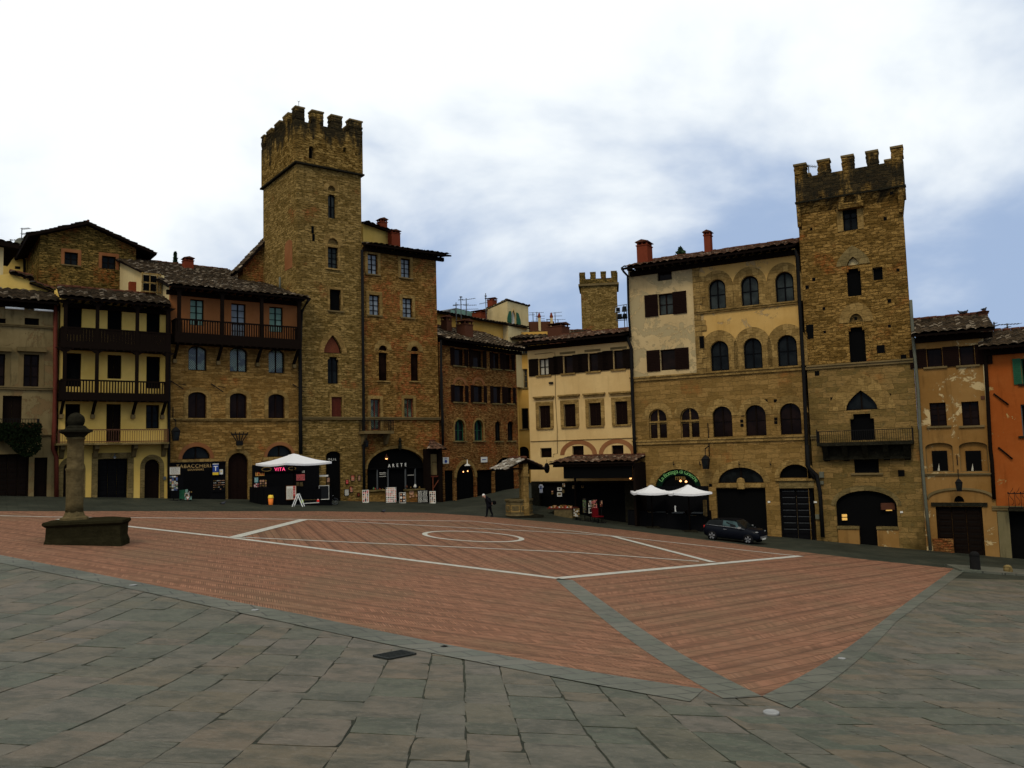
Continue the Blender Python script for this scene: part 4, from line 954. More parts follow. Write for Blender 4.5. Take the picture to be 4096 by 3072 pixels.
# wrought iron flag brackets
for x, y in ((290, 170), (730, 200), (1625, 200)):
    uu, w_ = b.L('D', x, y, 0); MB().bar((uu - .35, -.02, w_ + .3), (uu + .35, -.5, w_ - .3), .06, .06, 'black_iron').bar((uu + .1, -.2, w_ + .1), (uu + .5, -.55, w_), .05, .05, 'black_iron').build('iron_bracket', b.e)
b3 = b
def pipe(b, pts, mat='black_iron', r=.08, v=-.12, name='drainpipe'):
    P = []
    for p in pts: u_, w_ = b.L(*p, v); P.append((u_, v, w_))
    MB().tube(P, r, mat, 8).build(name, b.e)
pipe(b2, [('A', 1755, 1000), ('A', 1755, 1659), ('B', 1475, 500), ('B', 1475, 1130)], r=.10); pipe(b1, [('A', 575, 910), ('A', 575, 1640), ('B', 478, 400), ('B', 465, 690), ('B', 493, 760), ('B', 493, 1110)], mat='red_wood', r=.13)
pipe(b3, [('C', 2110, 650), ('C', 2005, 830), ('C', 1990, 1300), ('D', 1663, 100), ('D', 1663, 500), ('D', 1668, 930)], r=.15, v=-.3)
# ------------------------------------------------------------------ left tower
b = LB('stone_tower', 'tall square stone tower with crenellated top, left of the two big towers', 'tower', 1198)
uL = b.L('O0', 1189, 1100)[0]; uR = b.L('O0', 1453, 1500)[0]; wc = b.L('E', 1060, 765)[1]; wp = b.L('E', 1000, 300)[1]; wm = wp + 1.1
vd = b.S('O0', 1053, 900, uL)[0]
stone('tower_crown_stone', (.20, .135, .05), (.27, .20, .09), (.12, .09, .045), (.3, .12, .05), .1, seed=2., crust=(wm, 3.4), contrast=.65)
b.opening('E', 810, 515, 868, 655, 'a', 'dark', frame='trim_dark', fw=.03, sur='trim_stone', surw=.14, surbot=True)
b.opening('E', 1190, 528, 1223, 585, 'r', 'dark', frame='trim_dark', fw=.02)
b.opening('E', 1030, 1045, 1113, 1308, 'n', 'glass', frame='black_paint', glass='glass_mid', nh=1, fw=.05); b.lunette('E', 1025, 948, 1110, 1005, style='dark', glass='trim_stone', frame='trim_dark', fw=.03, sur='trim_stone', surw=.35)
b.lunette('F', 435, 262, 545, 330, style='dark', glass='trim_stone', frame='trim_dark', fw=.03, sur='trim_stone', surw=.38)
b.opening('F', 437, 355, 540, 572, 'r', 'glass', frame='black_paint', glass='glass_mid', nh=3, sur='trim_stone', surw=.2, sill='trim_stone')
b.opening('F', 457, 787, 570, 1003, 'r', 'dark', frame='dark_wood', sur='trim_stone', surw=.18, sill='trim_dark')
b.opening('F', 395, 1250, 580, 1438, 'g', 'dark', glass='orange_wood', frame='dark_wood', sur='trim_stone', surw=.45, rise=2.2)
b.opening('F', 437, 1475, 548, 1748, 'n', 'glass', glass='glass_dark', frame='black_paint', nh=1, sur=None)
b.opening('G', 957, 298, 1072, 525, 'r', 'shut', frame='red_wood', sur='trim_stone', surw=.16)
b.opening('G', 897, 898, 1063, 1425, 's', 'dark', glass='void', frame='black_paint', door=True, name='door')
b.section('wall', uL, -3, uR, wc, 'tower_stone')
b.section('crown_wall', uL - .12, wc, uR + .12, wp, 'tower_crown_stone', v=-.12)
MB().box(uL, uR, .4, vd, -3, wc, 'tower_stone').build('wall', b.e)
MB().box(uL - .12, uR + .12, .28, vd + .12, wc, wp - .6, 'tower_crown_stone').build('crown_wall', b.e)
mb = MB(); th = .7   # parapet ring on sides
mb.box(uL - .12, uL + th, .28, vd + .12, wp - .6, wp, 'tower_crown_stone').box(uR - th, uR + .12, .28, vd + .12, wp - .6, wp, 'tower_crown_stone').box(uL + th, uR - th, vd - th, vd + .12, wp - .6, wp, 'tower_crown_stone').build('parapet', b.e)
MB().box(uL - .22, uR + .22, -.22, vd + .22, wc - .08, wc + .05, 'dark_stone').build('string_course', b.e)
def merlon(b, x0, x1, y0, y1, z0, z1, mat):
    mb = MB(); n = 7; rn = random.Random(int(x0 * 100 + y0 * 7))
    for k in range(n):
        j = [rn.uniform(-.035, .035) for _ in range(4)]; mb.box(x0 + j[0], x1 + j[1], y0 + j[2], y1 + j[3], z0 + (z1 - z0) * k / n - .002 * k, z0 + (z1 - z0) * (k + 1) / n - .002 * k - .002, mat)
    mb.box(x0 - .04, x1 + .04, y0 - .04, y1 + .04, z1 - .07, z1 + .05, 'trim_dark'); return mb.build('merlon', b.e)
hm = b.L('E', 700, 96, -.12)[1] - b.L('E', 700, 247, -.12)[1]; wm = wp + hm
for i, (a, c_, yy) in enumerate(((628, 770, 160), (853, 980, 210), (1066, 1187, 260), (1269, 1393, 300))):
    u0 = b.L('E', a, yy, -.12)[0]; u1 = b.L('E', c_, yy, -.12)[0]
    if i == 0: u0 = uL - .12
    if i == 3: u1 = uR + .12
    merlon(b, u0, u1, -.12, .62, wp, wm, 'tower_crown_stone'); 
    merlon(b, u0, u1, vd - .6, vd + .12, wp, wm, 'tower_crown_stone')
nS = 4
for k in range(1, nS):
    y0 = .62 + (vd - .6 - .62) * (k - .5) / (nS - .0) + .2; y0 = (vd) * k / nS - .45
    for a, c_ in ((uL - .12, uL + .62), (uR - .62, uR + .12)): merlon(b, a, c_, y0, y0 + 1.15, wp, wm, 'tower_crown_stone')
# red plaster patch and brick side details
v0, w0 = b.S('F', 0, 600, uL); v1, w1 = b.S('F', 75, 260, uL)
MB().prism(shape(min(v0, v1), w0, max(v0, v1), w1, 's'), 'x', uL - .03, uL + .01, 'brick_trim').build('blocked_opening', b.e)
v0, w0 = b.S('E', 380, 850, uL); v1, w1 = b.S('E', 410, 680, uL); MB().box(uL - .135, uL - .1, v1 - .0, v1 + .3, w0 + .8, w1, 'void').build('slit', b.e)
b.string('G', 630, 532, 1300, vf=-.16, th=.22, mat='trim_dark', u=(b.L('G', 630, 532)[0], uR))
for x, y in ((858, 1435), (868, 1520)): uu, w_ = b.L('E', x, y, -.02); MB().box(uu - .10, uu + .10, -.03, .02, w_ - .28, w_ + .28, 'void').build('putlog_hole', b.e)
mb = MB(); text_on(mb, 'O L I L', .24, b.L('G', 970, 990)[0], .1, b.L('G', 970, 1000)[1], 'paper'); mb.build('lettering', b.e)
bt = b
# lean-to house attached behind the tower
b = Bld('gabled_stone_house', 'rough stone building with a sloping roof edge, tucked against the left tower', 'house', (bt.O.x + nL.x * vd, bt.O.y + nL.y * vd), dL, bt.z)
a = b.L('O0', 972, 1060); c_ = b.L('O0', 1053, 972); c2 = b.L('O0', 1250, 760)
sl_ = (c_[1] - a[1]) / (c_[0] - a[0]); uend = c_[0] + 4; wend = c_[1] + sl_ * 4
MB().prism([(a[0], -3), (uend, -3), (uend, wend), (a[0], a[1])], 'y', 0, 1.3, 'mixed_stone').build('wall', b.e)
q = MB(); 
e0 = Vector((a[0] - .6, -.5, a[1] - .6 * sl_ + .12)); e1 = Vector((uend, -.5, wend + .12)); 
tiled('roof', b.e, Vector((a[0] - .6, 1.5, a[1] - .6 * sl_ + .1)), Vector((a[0] - .6, -.4, a[1] - .6 * sl_ + .1)), Vector((uend, 1.5, wend + .1)), Vector((uend, -.4, wend + .1)), 'roof_tiles', .2)

# ------------------------------------------------------------------ palace right of the left tower
b = LB('stone_palace', 'four-storey stone palace joined to the left tower, with a wide shop arch', 'palace', 1457)
uL = b.L('O0', 1456, 1500)[0]; uR = b.L('O0', 1752, 1450)[0]; wt = b.L('F', 1150, 372)[1]
for a, y0, c_, y1 in ((845, 425, 945, 630), (1183, 472, 1278, 665), (860, 842, 965, 1048), (1200, 875, 1300, 1072)):
    b.opening('F', a, y0, c_, y1, 'r', 'glass', frame='dark_wood', glass='glass_blue', nh=3, nv=1, sur='trim_stone', surw=.26, sill='trim_dark', fw=.06)
for a, c_, y0, y1, y2, y3 in ((957, 1045, 1357, 1408, 1433, 1718), (1285, 1365, 1366, 1418, 1442, 1720)):
    b.lunette('F', a, y0, c_, y1, style='dark', glass='glass_brown', frame='dark_wood', fw=.04, sur='trim_stone', surw=.42); b.opening('F', a, y2, c_, y3, 'r', 'dark', frame='dark_wood', glass='glass_brown', fw=.05, sill='trim_stone')
b.opening('G', 1390, 320, 1497, 662, 'r', 'lattice', frame='red_wood', nh=0, name='door', sur='trim_stone', surw=.24); b.opening('G', 1760, 315, 1863, 525, 'r', 'lattice', frame='red_wood', nh=0, sur='trim_stone', surw=.24)
o = b.opening('R', 470, 70, 1700, 1200, 'a', 'dark', frame='black_paint', door=True, fw=.05, name='shop_arch', rise=(b.L('R', 1100, 70)[1] - b.L('R', 1100, 490)[1]), glass='void', depth=.32, sur='trim_stone', surw=.2)
b.section('wall', uL, -3, uR, wt, 'mixed_stone', reveal=.4)
MB().prism([(.4, -3), (8, -3), (8, wt), (.4, wt)], 'x', uL, uR, 'mixed_stone').build('wall', b.e)
we = b.L('F', 1200, 362, -1.0)[1]
b.roofp(uL, uR + .95, uL, uR + .95, we, we + 1.15, -1.0, 4.5, 'roof_tiles', back=(9, we)); b.rafters(uL, uR + .7, we, -1.0, step=.55)
b.string('G', 1310, 535, 2165, vf=-.16, th=.2, mat='trim_dark')
# attic behind, with chimneys
u0, w0, u1, w1 = b.rect('F', 798, 150, 1090, 300, 4.8); MB().prism([(u0, w0 - 2), (u1, w0 - 2), (u1, w1 - .35), (u0, w1 + .15)], 'y', 4.8, 9, 'yellow_plaster').build('attic', b.e)
tiled('attic_roof', b.e, Vector((u0, 4.3, w1 + .2)), Vector((u1 + .5, 4.3, w1 - .4)), Vector((u0, 9, w1 + .8)), Vector((u1 + .5, 9, w1 + .2)), 'roof_tiles', .15)
chim_px(b, 'F', 952, 62, 1032, 200, 6.5); chim_px(b, 'F', 1062, 182, 1165, 300, 4.0)
# small balcony
u0, w0, u1, w1 = b.rect('G', 1318, 672, 1648, 705, -1.0); bal = MB().box(u0, u1, -1.0, .02, w0, w1, 'trim_dark').build('balcony', b.e)
for t in (.12, .88):
    uu = u0 + (u1 - u0) * t; MB().prism([(-.8, w0), (.02, w0), (.02, w0 - .9), (-.3, w0 - .8)], 'x', uu - .12, uu + .12, 'trim_dark').build('corbel', bal)
zt = b.L('G', 1480, 555, -1)[1]; mb = MB().box(u0, u1, -1, -.96, zt - .04, zt, 'black_iron')
for k in range(22): uu = u0 + .03 + (u1 - u0 - .06) * k / 21; mb.bar((uu, -.98, w1), (uu, -.98, zt), .024, .024, 'black_iron')
for t in (u0 + .02, u1 - .02):
    mb.bar((t, -.98, zt), (t, 0, zt), .04, .04, 'black_iron')
    for k in range(6): mb.bar((t, -.9 + .16 * k, w1), (t, -.9 + .16 * k, zt), .022, .022, 'black_iron')
mb.build('railing', bal)
# shopfront inside the arch
f = 'black_paint'
for x in (680, 905, 1275, 1480): u0, w0, u1, w1 = b.rect('R', x - 9, 500, x + 9, 930, .2); MB().box(u0, u1, .16, .3, w0, w1, 'grey_metal').build('shop_mullion', b.e)
u0, w0, u1, w1 = b.rect('R', 480, 482, 1660, 500, .15); MB().box(u0, u1, .12, .3, w0, w1, 'black_paint').build('transom', b.e)
for x0, x1, y in ((488, 885, 945), (1300, 1690, 925)):
    u0, w0, u1, w1 = b.rect('R', x0, y, x1, y + 30, -.25); MB().box(u0, u1, -.28, .3, w0, w1, 'trim_grey').build('counter_top', b.e)
    u0, wb_, u1, w1 = b.rect('R', x0 + 10, y + 30, x1 - 10, 1170, -.1); MB().box(u0, u1, -.12, .3, wb_ - .5, w0 + .0, 'house_stone').build('counter', b.e)
mb = MB()
for i, ch in enumerate('ARETE'): text_on(mb, ch, .38, b.L('R', 932 + i * 86, 440 - i * 6, .1)[0], .1, b.L('R', 932 + i * 86, 470 - i * 6, .1)[1], 'white_letters', sxx=.85)
mb.build('lettering', b.e)
mb = MB(); rn = random.Random(8)
for x0, x1, ys_ in ((725, 860, (590, 620, 668)), (1300, 1470, (640,))):
    for y in ys_:
        uu, w_ = b.L('R', (x0 + x1) / 2, y, .15); text_on(mb, 'menu pranzo' if y != 620 else 'degustazione', .11, uu, .14, w_, 'paper')
mb.build('window_writing', b.e)
uu, w_ = b.L('R', 882, 262, -.05)
lm = thing('hanging_lamp', 'glowing orange lamp in the top of the wide arch of the stone palace', 'lamp', b.wpt(uu, .02, w_)); MB().lathe([(.02, .3), (.05, .14), (.22, -.05), (.2, -.07)], 'terracotta_dark', 12).build('lamp_shade', lm); MB().lathe([(.05, .0), (.11, -.08), (.05, -.16)], 'lamp_glow', 10).build('bulb', lm)
def goods(b, c, items, v, name, label, cat, group):
    pass
lantern(b, 'G', 1341, 825, .6, 'small black lantern on the palace wall below the little balcony', 0, .62)
pipe(b, [('F', 787, 380), ('F', 797, 1500), ('G', 1310, 200), ('G', 1313, 900), ('G', 1318, 1340)], r=.12, v=-.2)
pipe(b, [('G', 2172, 20), ('G', 2180, 500), ('G', 2185, 830)], r=.10, v=-.15)
# stone figure over the arch, clock numerals etc
uu, w_ = b.L('G', 1708, 815, -.1); MB().lathe([(.1, -.5), (.16, -.2), (.1, .1), (.16, .25), (.05, .5)], 'dark_stone', 8, (uu, -.2, w_)).build('carved_figure', b.e)
b5 = b
# shrine
u0, w0, u1, w1 = b.rect('G', 2005, 870, 2185, 1430, -.5)
t = thing('wall_shrine', 'small tile-roofed wall shrine with a faded painting, right of the wide shop arch', 'shrine', b.wpt((u0 + u1) / 2, -.3, w0), math.atan2(dL.y, dL.x))
h = w1 - w0; hw = (u1 - u0) / 2
MB().box(-hw, -hw + .45, -.2, .3, -.6, h, 'dark_wood').box(hw - .4, hw, -.2, .3, -.6, h, 'dark_wood').box(-hw + .45, hw - .4, .1, .3, -.6, h, 'dark_wood').build('niche', t)
tiled('roof', t, Vector((-hw - .25, -.75, h - .05)), Vector((hw + .2, -.75, h - .05)), Vector((-hw * .3, .1, h + .6)), Vector((hw * .3, .1, h + .6)), 'roof_tiles_red', .1)
x0, z0, x1, z1 = [q for q in b.rect('G', 2050, 930, 2150, 1160, -.25)]
ux = (u0 + u1) / 2; MB().box(x0 - ux, x1 - ux, .04, .1, z0 - w0, z1 - w0, 'grey_plaster').lathe([(.3, -.02), (.3, .02)], 'dark_stone', 12, ((x0 + x1) / 2 - ux, .035, (z0 + z1) / 2 - w0 + .2), sy=.05).build('painting', t)
x0, z0, x1, z1 = b.rect('G', 2045, 1170, 2150, 1425, -.4)
mb = MB().box(x0 - ux, x1 - ux, -.15, -.08, z1 - w0 - .1, z1 - w0, 'red_wood').box(x1 - ux - .1, x1 - ux, -.14, -.08, z0 - w0, z1 - w0, 'orange_wood').box(x0 - ux + .25, x0 - ux + .33, -.14, -.08, z0 - w0, z1 - w0, 'orange_wood').bar((x0 - ux + .3, -.16, z0 - w0 + .9), (x1 - ux - .05, -.16, z1 - w0 - .3), .08, .04, 'orange_wood').build('wooden_gate', t)

# ------------------------------------------------------------------ red brick house
dB = vpd(4600); oB = onrow(OL, dL, 1768, 1700)
b = Bld('brick_house', 'red brick and rubble house turned into the side street, shuttered windows, dark arch below', 'house', oB, dB, -3.6)
nB = b.n
uR = b.L('H', 942, 1100)[0]; wt = b.L('H', 540, 790)[1]
for a, y0, c_, y1 in ((300, 812, 400, 985), (490, 828, 590, 1002), (700, 855, 768, 1018), (830, 870, 885, 1028)):
    b.opening('H', a, y0, c_, y1, 'r', 'dark', frame='brown_wood', glass='glass_brown', shut='both', sill='trim_grey', shw=.5)
for a, y0, c_, y1 in ((300, 1188, 408, 1358), (500, 1193, 600, 1362), (700, 1200, 790, 1372), (850, 1210, 900, 1372)):
    b.opening('H', a, y0, c_, y1, 'r', 'dark', frame='brown_wood', glass='glass_brown', shut='both', sill='trim_grey', shw=.42)
for a, y0, c_, y1 in ((283, 1098, 430, 1180), (480, 1100, 618, 1185)):
    u0, w0, u1, w1 = b.rect('H', a + 25, y0 + 28, c_ - 25, y1); P = shape(u0, w0, u1, w1, 'a', (w1 - w0) * .98); cu = (u0 + u1) / 2
    MB().ring(P[2:], [(cu + (p[0] - cu) * 1.45, w0 + (p[1] - w0) * 1.45) for p in P[2:]], -.03, .03, 'brick_trim', closed=False).build('brick_arch', b.e)
for a, y0, c_, y1, g in ((305, 252, 410, 472, 'trim_stone'), (505, 255, 600, 470, 'trim_stone'), (722, 268, 785, 472, None), (850, 268, 915, 470, None)):
    b.opening('I', a, y0, c_, y1, 'a', 'glass', frame='green_paint' if g else 'dark_wood', glass='glass_dark', nh=1, sur=g, surw=.16, sill='trim_grey', surbot=True, fw=.05)
b.opening('I', 325, 705, 515, 1060, 'a', 'dark', glass='void', frame='black_paint', door=True, name='shop_arch', sur='trim_stone', surw=.3)
b.opening('I', 535, 770, 700, 1040, 'r', 'dark', glass='void', frame='black_paint', door=True, name='door'); b.opening('I', 205, 775, 300, 1060, 'r', 'dark', glass='void', frame='black_paint', door=True, name='door')
b.opening('I', 720, 640, 930, 1020, 'a', 'dark', glass='void', frame='black_paint', door=True, name='shop_arch')
b.section('wall', 0, -3, uR, wt, 'red_brick_wall'); MB().box(0, uR, .4, 4.2, -3, wt, 'red_brick_wall').build('wall', b.e)
we = b.L('H', 520, 742, -1.1)[1]
wr = b.L('H', 520, 640, 4.5)[1]
b.roofp(-.2, uR + 1.0, -.2, uR + 1.0, we, wr, -1.1, 4.5, 'roof_tiles'); b.rafters(0, uR + .7, we, -1.1)
chim_px(b, 'H', 190, 470, 250, 645, 2.5, 'terracotta_dark'); chim_px(b, 'H', 362, 510, 458, 690, 1.2, 'terracotta_dark', dd=1.0)
pipe(b, [('H', 165, 720), ('H', 165, 1330), ('I', 180, 200), ('I', 185, 520)], r=.1, v=-.12)
mb = MB()
for x, y in ((405, 790), (450, 783)):
    uu, w_ = b.L('I', x, y, -.02); lm = thing('hanging_lamp', 'yellow bulb glowing in the dark arch of the brick house, the %s one' % ('left' if x < 420 else 'right'), 'lamp', b.wpt(uu, .1, w_), 0, 'lamps in the brick house arch'); MB().lathe([(.015, .07), (.05, .02), (.055, -.02), (.015, -.06)], 'lamp_glow', 8).build('bulb', lm); MB().bar((0, 0, .1), (0, 0, .5), .015, .015, 'black_iron').build('cord', lm)
uu, w_ = b.L('I', 435, 718, -.6); lm = thing('shop_lamp', 'pale conical lamp on an iron arm above the brick house arch', 'lamp', b.wpt(uu, -.6, w_), math.atan2(dB.y, dB.x)); MB().lathe([(.02, .45), (.05, .1), (.26, -.04), (.27, -.1)], 'paper', 12).build('lamp_shade', lm); MB().bar((0, 0, .4), (0, .6, .7), .04, .04, 'black_iron').build('arm', lm)
def plate(b, c, x0, y0, x1, y1, v, mat, name, label, cat, extra=None, th=.04):
    u0, w0, u1, w1 = b.rect(c, x0, y0, x1, y1, v)
    t = thing(name, label, cat, b.wpt((u0 + u1) / 2, v, (w0 + w1) / 2), math.atan2(b.d.y, b.d.x)); W, H = u1 - u0, w1 - w0
    MB().box(-W / 2, W / 2, 0, th, -H / 2, H / 2, mat).build('panel', t)
    if extra:
        mb = MB(); extra(mb, W, H); 
        if mb.v: mb.build('print', t)
    return t
def disc(mb, x, z, r, mat, y=-.006, n=12, sz=1): mb.add([(x + r * math.cos(k * 2 * math.pi / n), y, z + r * sz * math.sin(k * 2 * math.pi / n)) for k in range(n)], [tuple(range(n))], mat)
plate(b5, 'R', 2062, 258, 2188, 392, -.3, 'paper', 'hanging_sign', 'white sign with a dark blue round emblem beside the wall shrine', 'sign', lambda m, W, H: (disc(m, 0, -H * .15, H * .26, 'blue_sign'), m.box(-W * .3, W * .3, -.008, 0, H * .2, H * .27, 'blue_sign'), m.box(-W * .2, W * .2, -.008, 0, H * .34, H * .42, 'blue_sign')))
plate(b, 'I', 578, 638, 642, 692, -.08, 'paper', 'wall_plaque', 'plain white plaque on the brick house above the dark doorway', 'sign', lambda m, W, H: m.box(-W * .36, W * .3, -.008, 0, -.03, .04, 'blue_sign'))
b6 = b
# ------------------------------------------------------------------ yellow house behind the brick house
Q = Vector((oB[0], oB[1], 0)) + nB * 4.6
b = Bld('yellow_gable_house', 'long yellow house rising behind the brick house roof, its end facing the alley', 'house', (Q.x, Q.y), dB, -3.6)
a = b.L('H', 100, 470); c_ = b.L('H', 942, 620); wtop = (a[1] + c_[1]) / 2 + .3
uE = c_[0]
MB().box(a[0] - 2, uE, 0, 9, -3, wtop, 'ochre_yellow_plaster').build('wall', b.e)
tiled('roof', b.e, Vector((a[0] - 2, -.7, wtop)), Vector((uE + 1.5, -.7, wtop)), Vector((a[0] - 2, 4.5, wtop + 1.1)), Vector((uE + 1.5, 4.5, wtop + 1.1)), 'roof_tiles')
# end pavilion of it, seen down the alley
pe = b.wpt(uE, .05, 0); b7 = b
e = Bld('x', 'x', 'x', (pe.x, pe.y), (1, -.02), -3.6); COL.objects.unlink(e.e) if False else None
bpy.data.objects.remove(e.e); e.e = b.e
class Sub: pass
# build in world then reparent through matrices: make an empty-free transform by baking
def bake(objs, M, parent):
    for o in objs:
        o.data.transform(M); o.parent = parent
root = bpy.data.objects.new('tmp', None); COL.objects.link(root); e.e = root
e.holes = []
wt7 = e.L('H', 1000, 640)[1]
e.opening('H', 990, 690, 1055, 862, 'r', 'glass', frame='trim_grey', glass='glass_mid', sill='trim_grey'); e.opening('H', 993, 1018, 1055, 1212, 'r', 'glass', frame='trim_grey', glass='glass_mid', sill='trim_grey'); e.opening('I', 995, 135, 1066, 350, 'r', 'dark', frame='trim_grey', glass='glass_dark', sill='trim_grey')
e.opening('I', 960, 530, 1075, 990, 'a', 'dark', frame='dark_wood', glass='void', door=True, name='door')
e.section('wall', 0, -3, 5, wt7, 'ochre_yellow_plaster')
M_ = Matrix.Translation(Vector((pe.x, pe.y, -3.6))) @ Matrix.Rotation(math.atan2(-.02, 1), 4, 'Z')
M_ = b.e.matrix_basis.inverted() @ M_ if False else (Matrix.Translation(b.e.location) @ Matrix.Rotation(b.e.rotation_euler.z, 4, 'Z')).inverted() @ M_
def allk(o):
    r = []
    for c in o.children: r.append(c); r += allk(c)
    return r
for o in allk(root): o.data.transform(M_)
for o in list(root.children): o.parent = b.e
bpy.data.objects.remove(root)
# rooftop glasshouse & small things behind
dv = vpd(4100)
pv = ray(*px('H', 850, 450)); tt_ = 84 / pv.y; pv = pv * tt_
v8 = Bld('rooftop_house', 'cream rooftop house with a pointed white window and open green shutters', 'house', (pv.x, pv.y), dv, -3.6)
uR = v8.L('H', 1065, 470)[0]; wT = v8.L('H', 852, 305)[1]; wTr = v8.L('H', 1065, 362)[1]; wB = v8.L('H', 960, 620)[1] - 6
v8.opening('H', 887, 410, 933, 553, 'g', 'dark', frame='white_paint', glass='curtain', fw=.12, rise=.9, shut=None, sur='cream_plaster', surw=.12)
u0, w0, u1, w1 = v8.rect('H', 887, 410, 933, 553); 
for sg in (-1, 1):
    s0 = (u0 - (u1 - u0) * .95 if sg < 0 else u1 + (u1 - u0) * .1); s1 = s0 + (u1 - u0) * .85
    P = [(s0, w0), (s1, w0), (s1, w1 - (.2 if sg < 0 else 1.0)), ((s0 + s1) / 2, w1 - .3), (s0, w1 - (1.0 if sg < 0 else .2))]; MB().prism(P, 'y', -.1, -.03, 'green_paint').build('shutter', v8.e)
v8.section('wall', 0, wB, uR, wTr - .1, 'pale_plaster')
lv = v8.S('H', 590, 420, 0)
MB().prism([(.4, wB), (max(.5, lv[0]), wB), (lv[0], lv[1]), (.4, wTr)], 'x', 0, uR, 'pale_plaster').build('wall', v8.e)
vv = lv[0]
MB().add([(0, 0, wTr - .1), (uR, 0, wTr - .1), (uR, vv, lv[1]), (0, vv, lv[1]), (0, 0, wT), (0, vv, lv[1] + .05)], [(0, 1, 4), (0, 4, 5, 3)], 'pale_plaster').build('gable', v8.e)
tiled('roof', v8.e, Vector((0, vv, lv[1])), Vector((-.05, -.1, wT)), Vector((uR, vv, lv[1] - .5)), Vector((uR + .2, -.1, wTr)), 'roof_tiles_red', .1)
chim_px(v8, 'H', 662, 285, 718, 380, 6, 'terracotta')
g = Bld('rooftop_glasshouse', 'grey-framed glass loft on the roof ridge beside the aerials', 'loft', (pv.x - 10, pv.y - 6), vpd(4600), -3.6)
A_ = g.L('H', 160, 440); B_ = g.L('H', 320, 390); C_ = g.L('H', 530, 440); D_ = g.L('H', 525, 495); E_ = g.L('H', 160, 455)
MB().prism([(A_[0], E_[1] - 1.5), (D_[0], D_[1] - 1.5), (D_[0], C_[1]), (B_[0], B_[1]), (A_[0], A_[1])], 'y', 0, 5, 'grey_metal').build('frame', g.e)
for x0, y0, x1, y1 in ((265, 412, 305, 455), (328, 410, 415, 470), (430, 430, 520, 485)):
    u0, w0, u1, w1 = g.rect('H', x0, y0, x1, y1, -.03); MB().box(u0, u1, -.04, 0, w0, w1, 'pale_green').build('pane', g.e)
g2 = Bld('roof_terrace', 'brick parapet and posts of a roof terrace left of the far tower', 'terrace', (pv.x + 4, pv.y + 4), vpd(-4050) * -1 if False else Vector((1, .05, 0)), -3.6)
u0, w0, u1, w1 = g2.rect('H', 1066, 530, 1330, 660); MB().box(u0, u1, 0, .3, w0 - 6, w1, 'terracotta_dark').build('parapet', g2.e)
for x in (1180, 1305): a0, b0, a1, b1_ = g2.rect('H', x - 12, 520, x + 12, 650, -.1); MB().box(a0, a1, -.12, .3, b0, b1_ + .3, 'pale_plaster').lathe([(.15, b1_ + .3), (.2, b1_ + .45), (.05, b1_ + .9)], 'terracotta', 8, ((a0 + a1) / 2, .1, 0)).build('post', g2.e)
tiled('roof', g2.e, Vector((u0 - 2.5, -3.5, w0 - .9)), Vector((u1 + 4, -3.5, w0 - .9)), Vector((u0 - 2.5, 0, w0 + .3)), Vector((u1 + 4, 0, w0 + .3)), 'roof_tiles')
chim_px(v8, 'H', 1325, 545, 1420, 690, -8, 'terracotta_dark', dd=1.5); chim_px(b7, 'H', 520, 415, 640, 525, 2.5, 'terracotta', dd=1.2)
# ------------------------------------------------------------------ right row
dR = -vpd(-4050) * 1.0; dR = Vector((6098, -3300, 0)).normalized(); OR = gp('O0', 3720, 2203).xy; nR = Vector((-dR.y, dR.x, 0))
def RB(name, label, cat, x, y=1700, v=0):
    o = onrow(OR, dR, x, y); return Bld(name, label, cat, (o[0] + nR.x * v, o[1] + nR.y * v), dR, -4.8)
# cream house
b = RB('cream_house', 'cream plaster house with four shuttered windows per floor and brick arches over the stall roof', 'house', 2118)
uR = b.L('O0', 2532, 1700)[0]; wt = b.L('H', 1590, 745)[1]
for i, (a, y0, c_, y1) in enumerate(((1170, 910, 1272, 1082), (1425, 880, 1520, 1062), (1683, 855, 1778, 1042), (1940, 825, 2035, 1020))):
    b.opening('H', a, y0, c_, y1, 'r', 'glass' if i == 0 else 'dark', frame='dark_wood', glass='curtain' if i == 0 else 'glass_brown', shut='both', sill='trim_stone', nh=1, shw=.78)
for a, y0, c_, y1 in ((1175, 110, 1290, 338), (1430, 93, 1550, 325), (1688, 80, 1812, 315), (1957, 65, 2085, 303)):
    b.opening('I', a, y0, c_, y1, 'r', 'shut', frame='brown_wood', sur='trim_stone', surw=.27, sill='trim_stone', hood='trim_stone')
for a, y0, c_, y1 in ((1188, 545, 1303, 642), (1515, 523, 1632, 620), (1922, 517, 2042, 617)): b.opening('I', a, y0, c_, y1, 'r', 'dark', frame='dark_wood', glass='glass_brown')
for a, y0, c_, y1 in ((1388, 462, 1768, 615), (1785, 450, 2165, 612)):
    u0, w0, u1, w1 = b.rect('I', a, y0, c_, y1); P = shape(u0, w0, u1, w1, 'a', w1 - w0 - .01)[2:]; cu = (u0 + u1) / 2
    MB().ring(P, [(cu + (p[0] - cu) * .76, w0 + (p[1] - w0) * .72) for p in P], -.02, .03, 'brick_trim', closed=False).build('brick_arch', b.e)
wlow = b.L('I', 1220, 888)[1]; 
b.opening('I', 1180, 900, 2060, 1400, 'r', 'dark', frame='dark_wood', glass='void', name='shop_opening')
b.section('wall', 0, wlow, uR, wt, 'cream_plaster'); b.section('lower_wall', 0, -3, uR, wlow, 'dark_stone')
MB().box(0, uR, .4, 9, -3, wt, 'cream_plaster').build('wall', b.e)
we = b.L('H', 1500, 705, -1.2)[1]; eL = b.L('H', 925, 765, -1.2)[0]; wr = b.L('H', 1500, 655, 3.5)[1]
b.roofp(eL, uR, eL + 1.2, uR, we, wr, -1.2, 4.2, 'roof_tiles_red', back=(9, we)); b.rafters(eL + .3, uR, we, -1.2)
b.string('I', 1085, 460, 2190, vf=-.03, th=.04, mat='trim_stone')
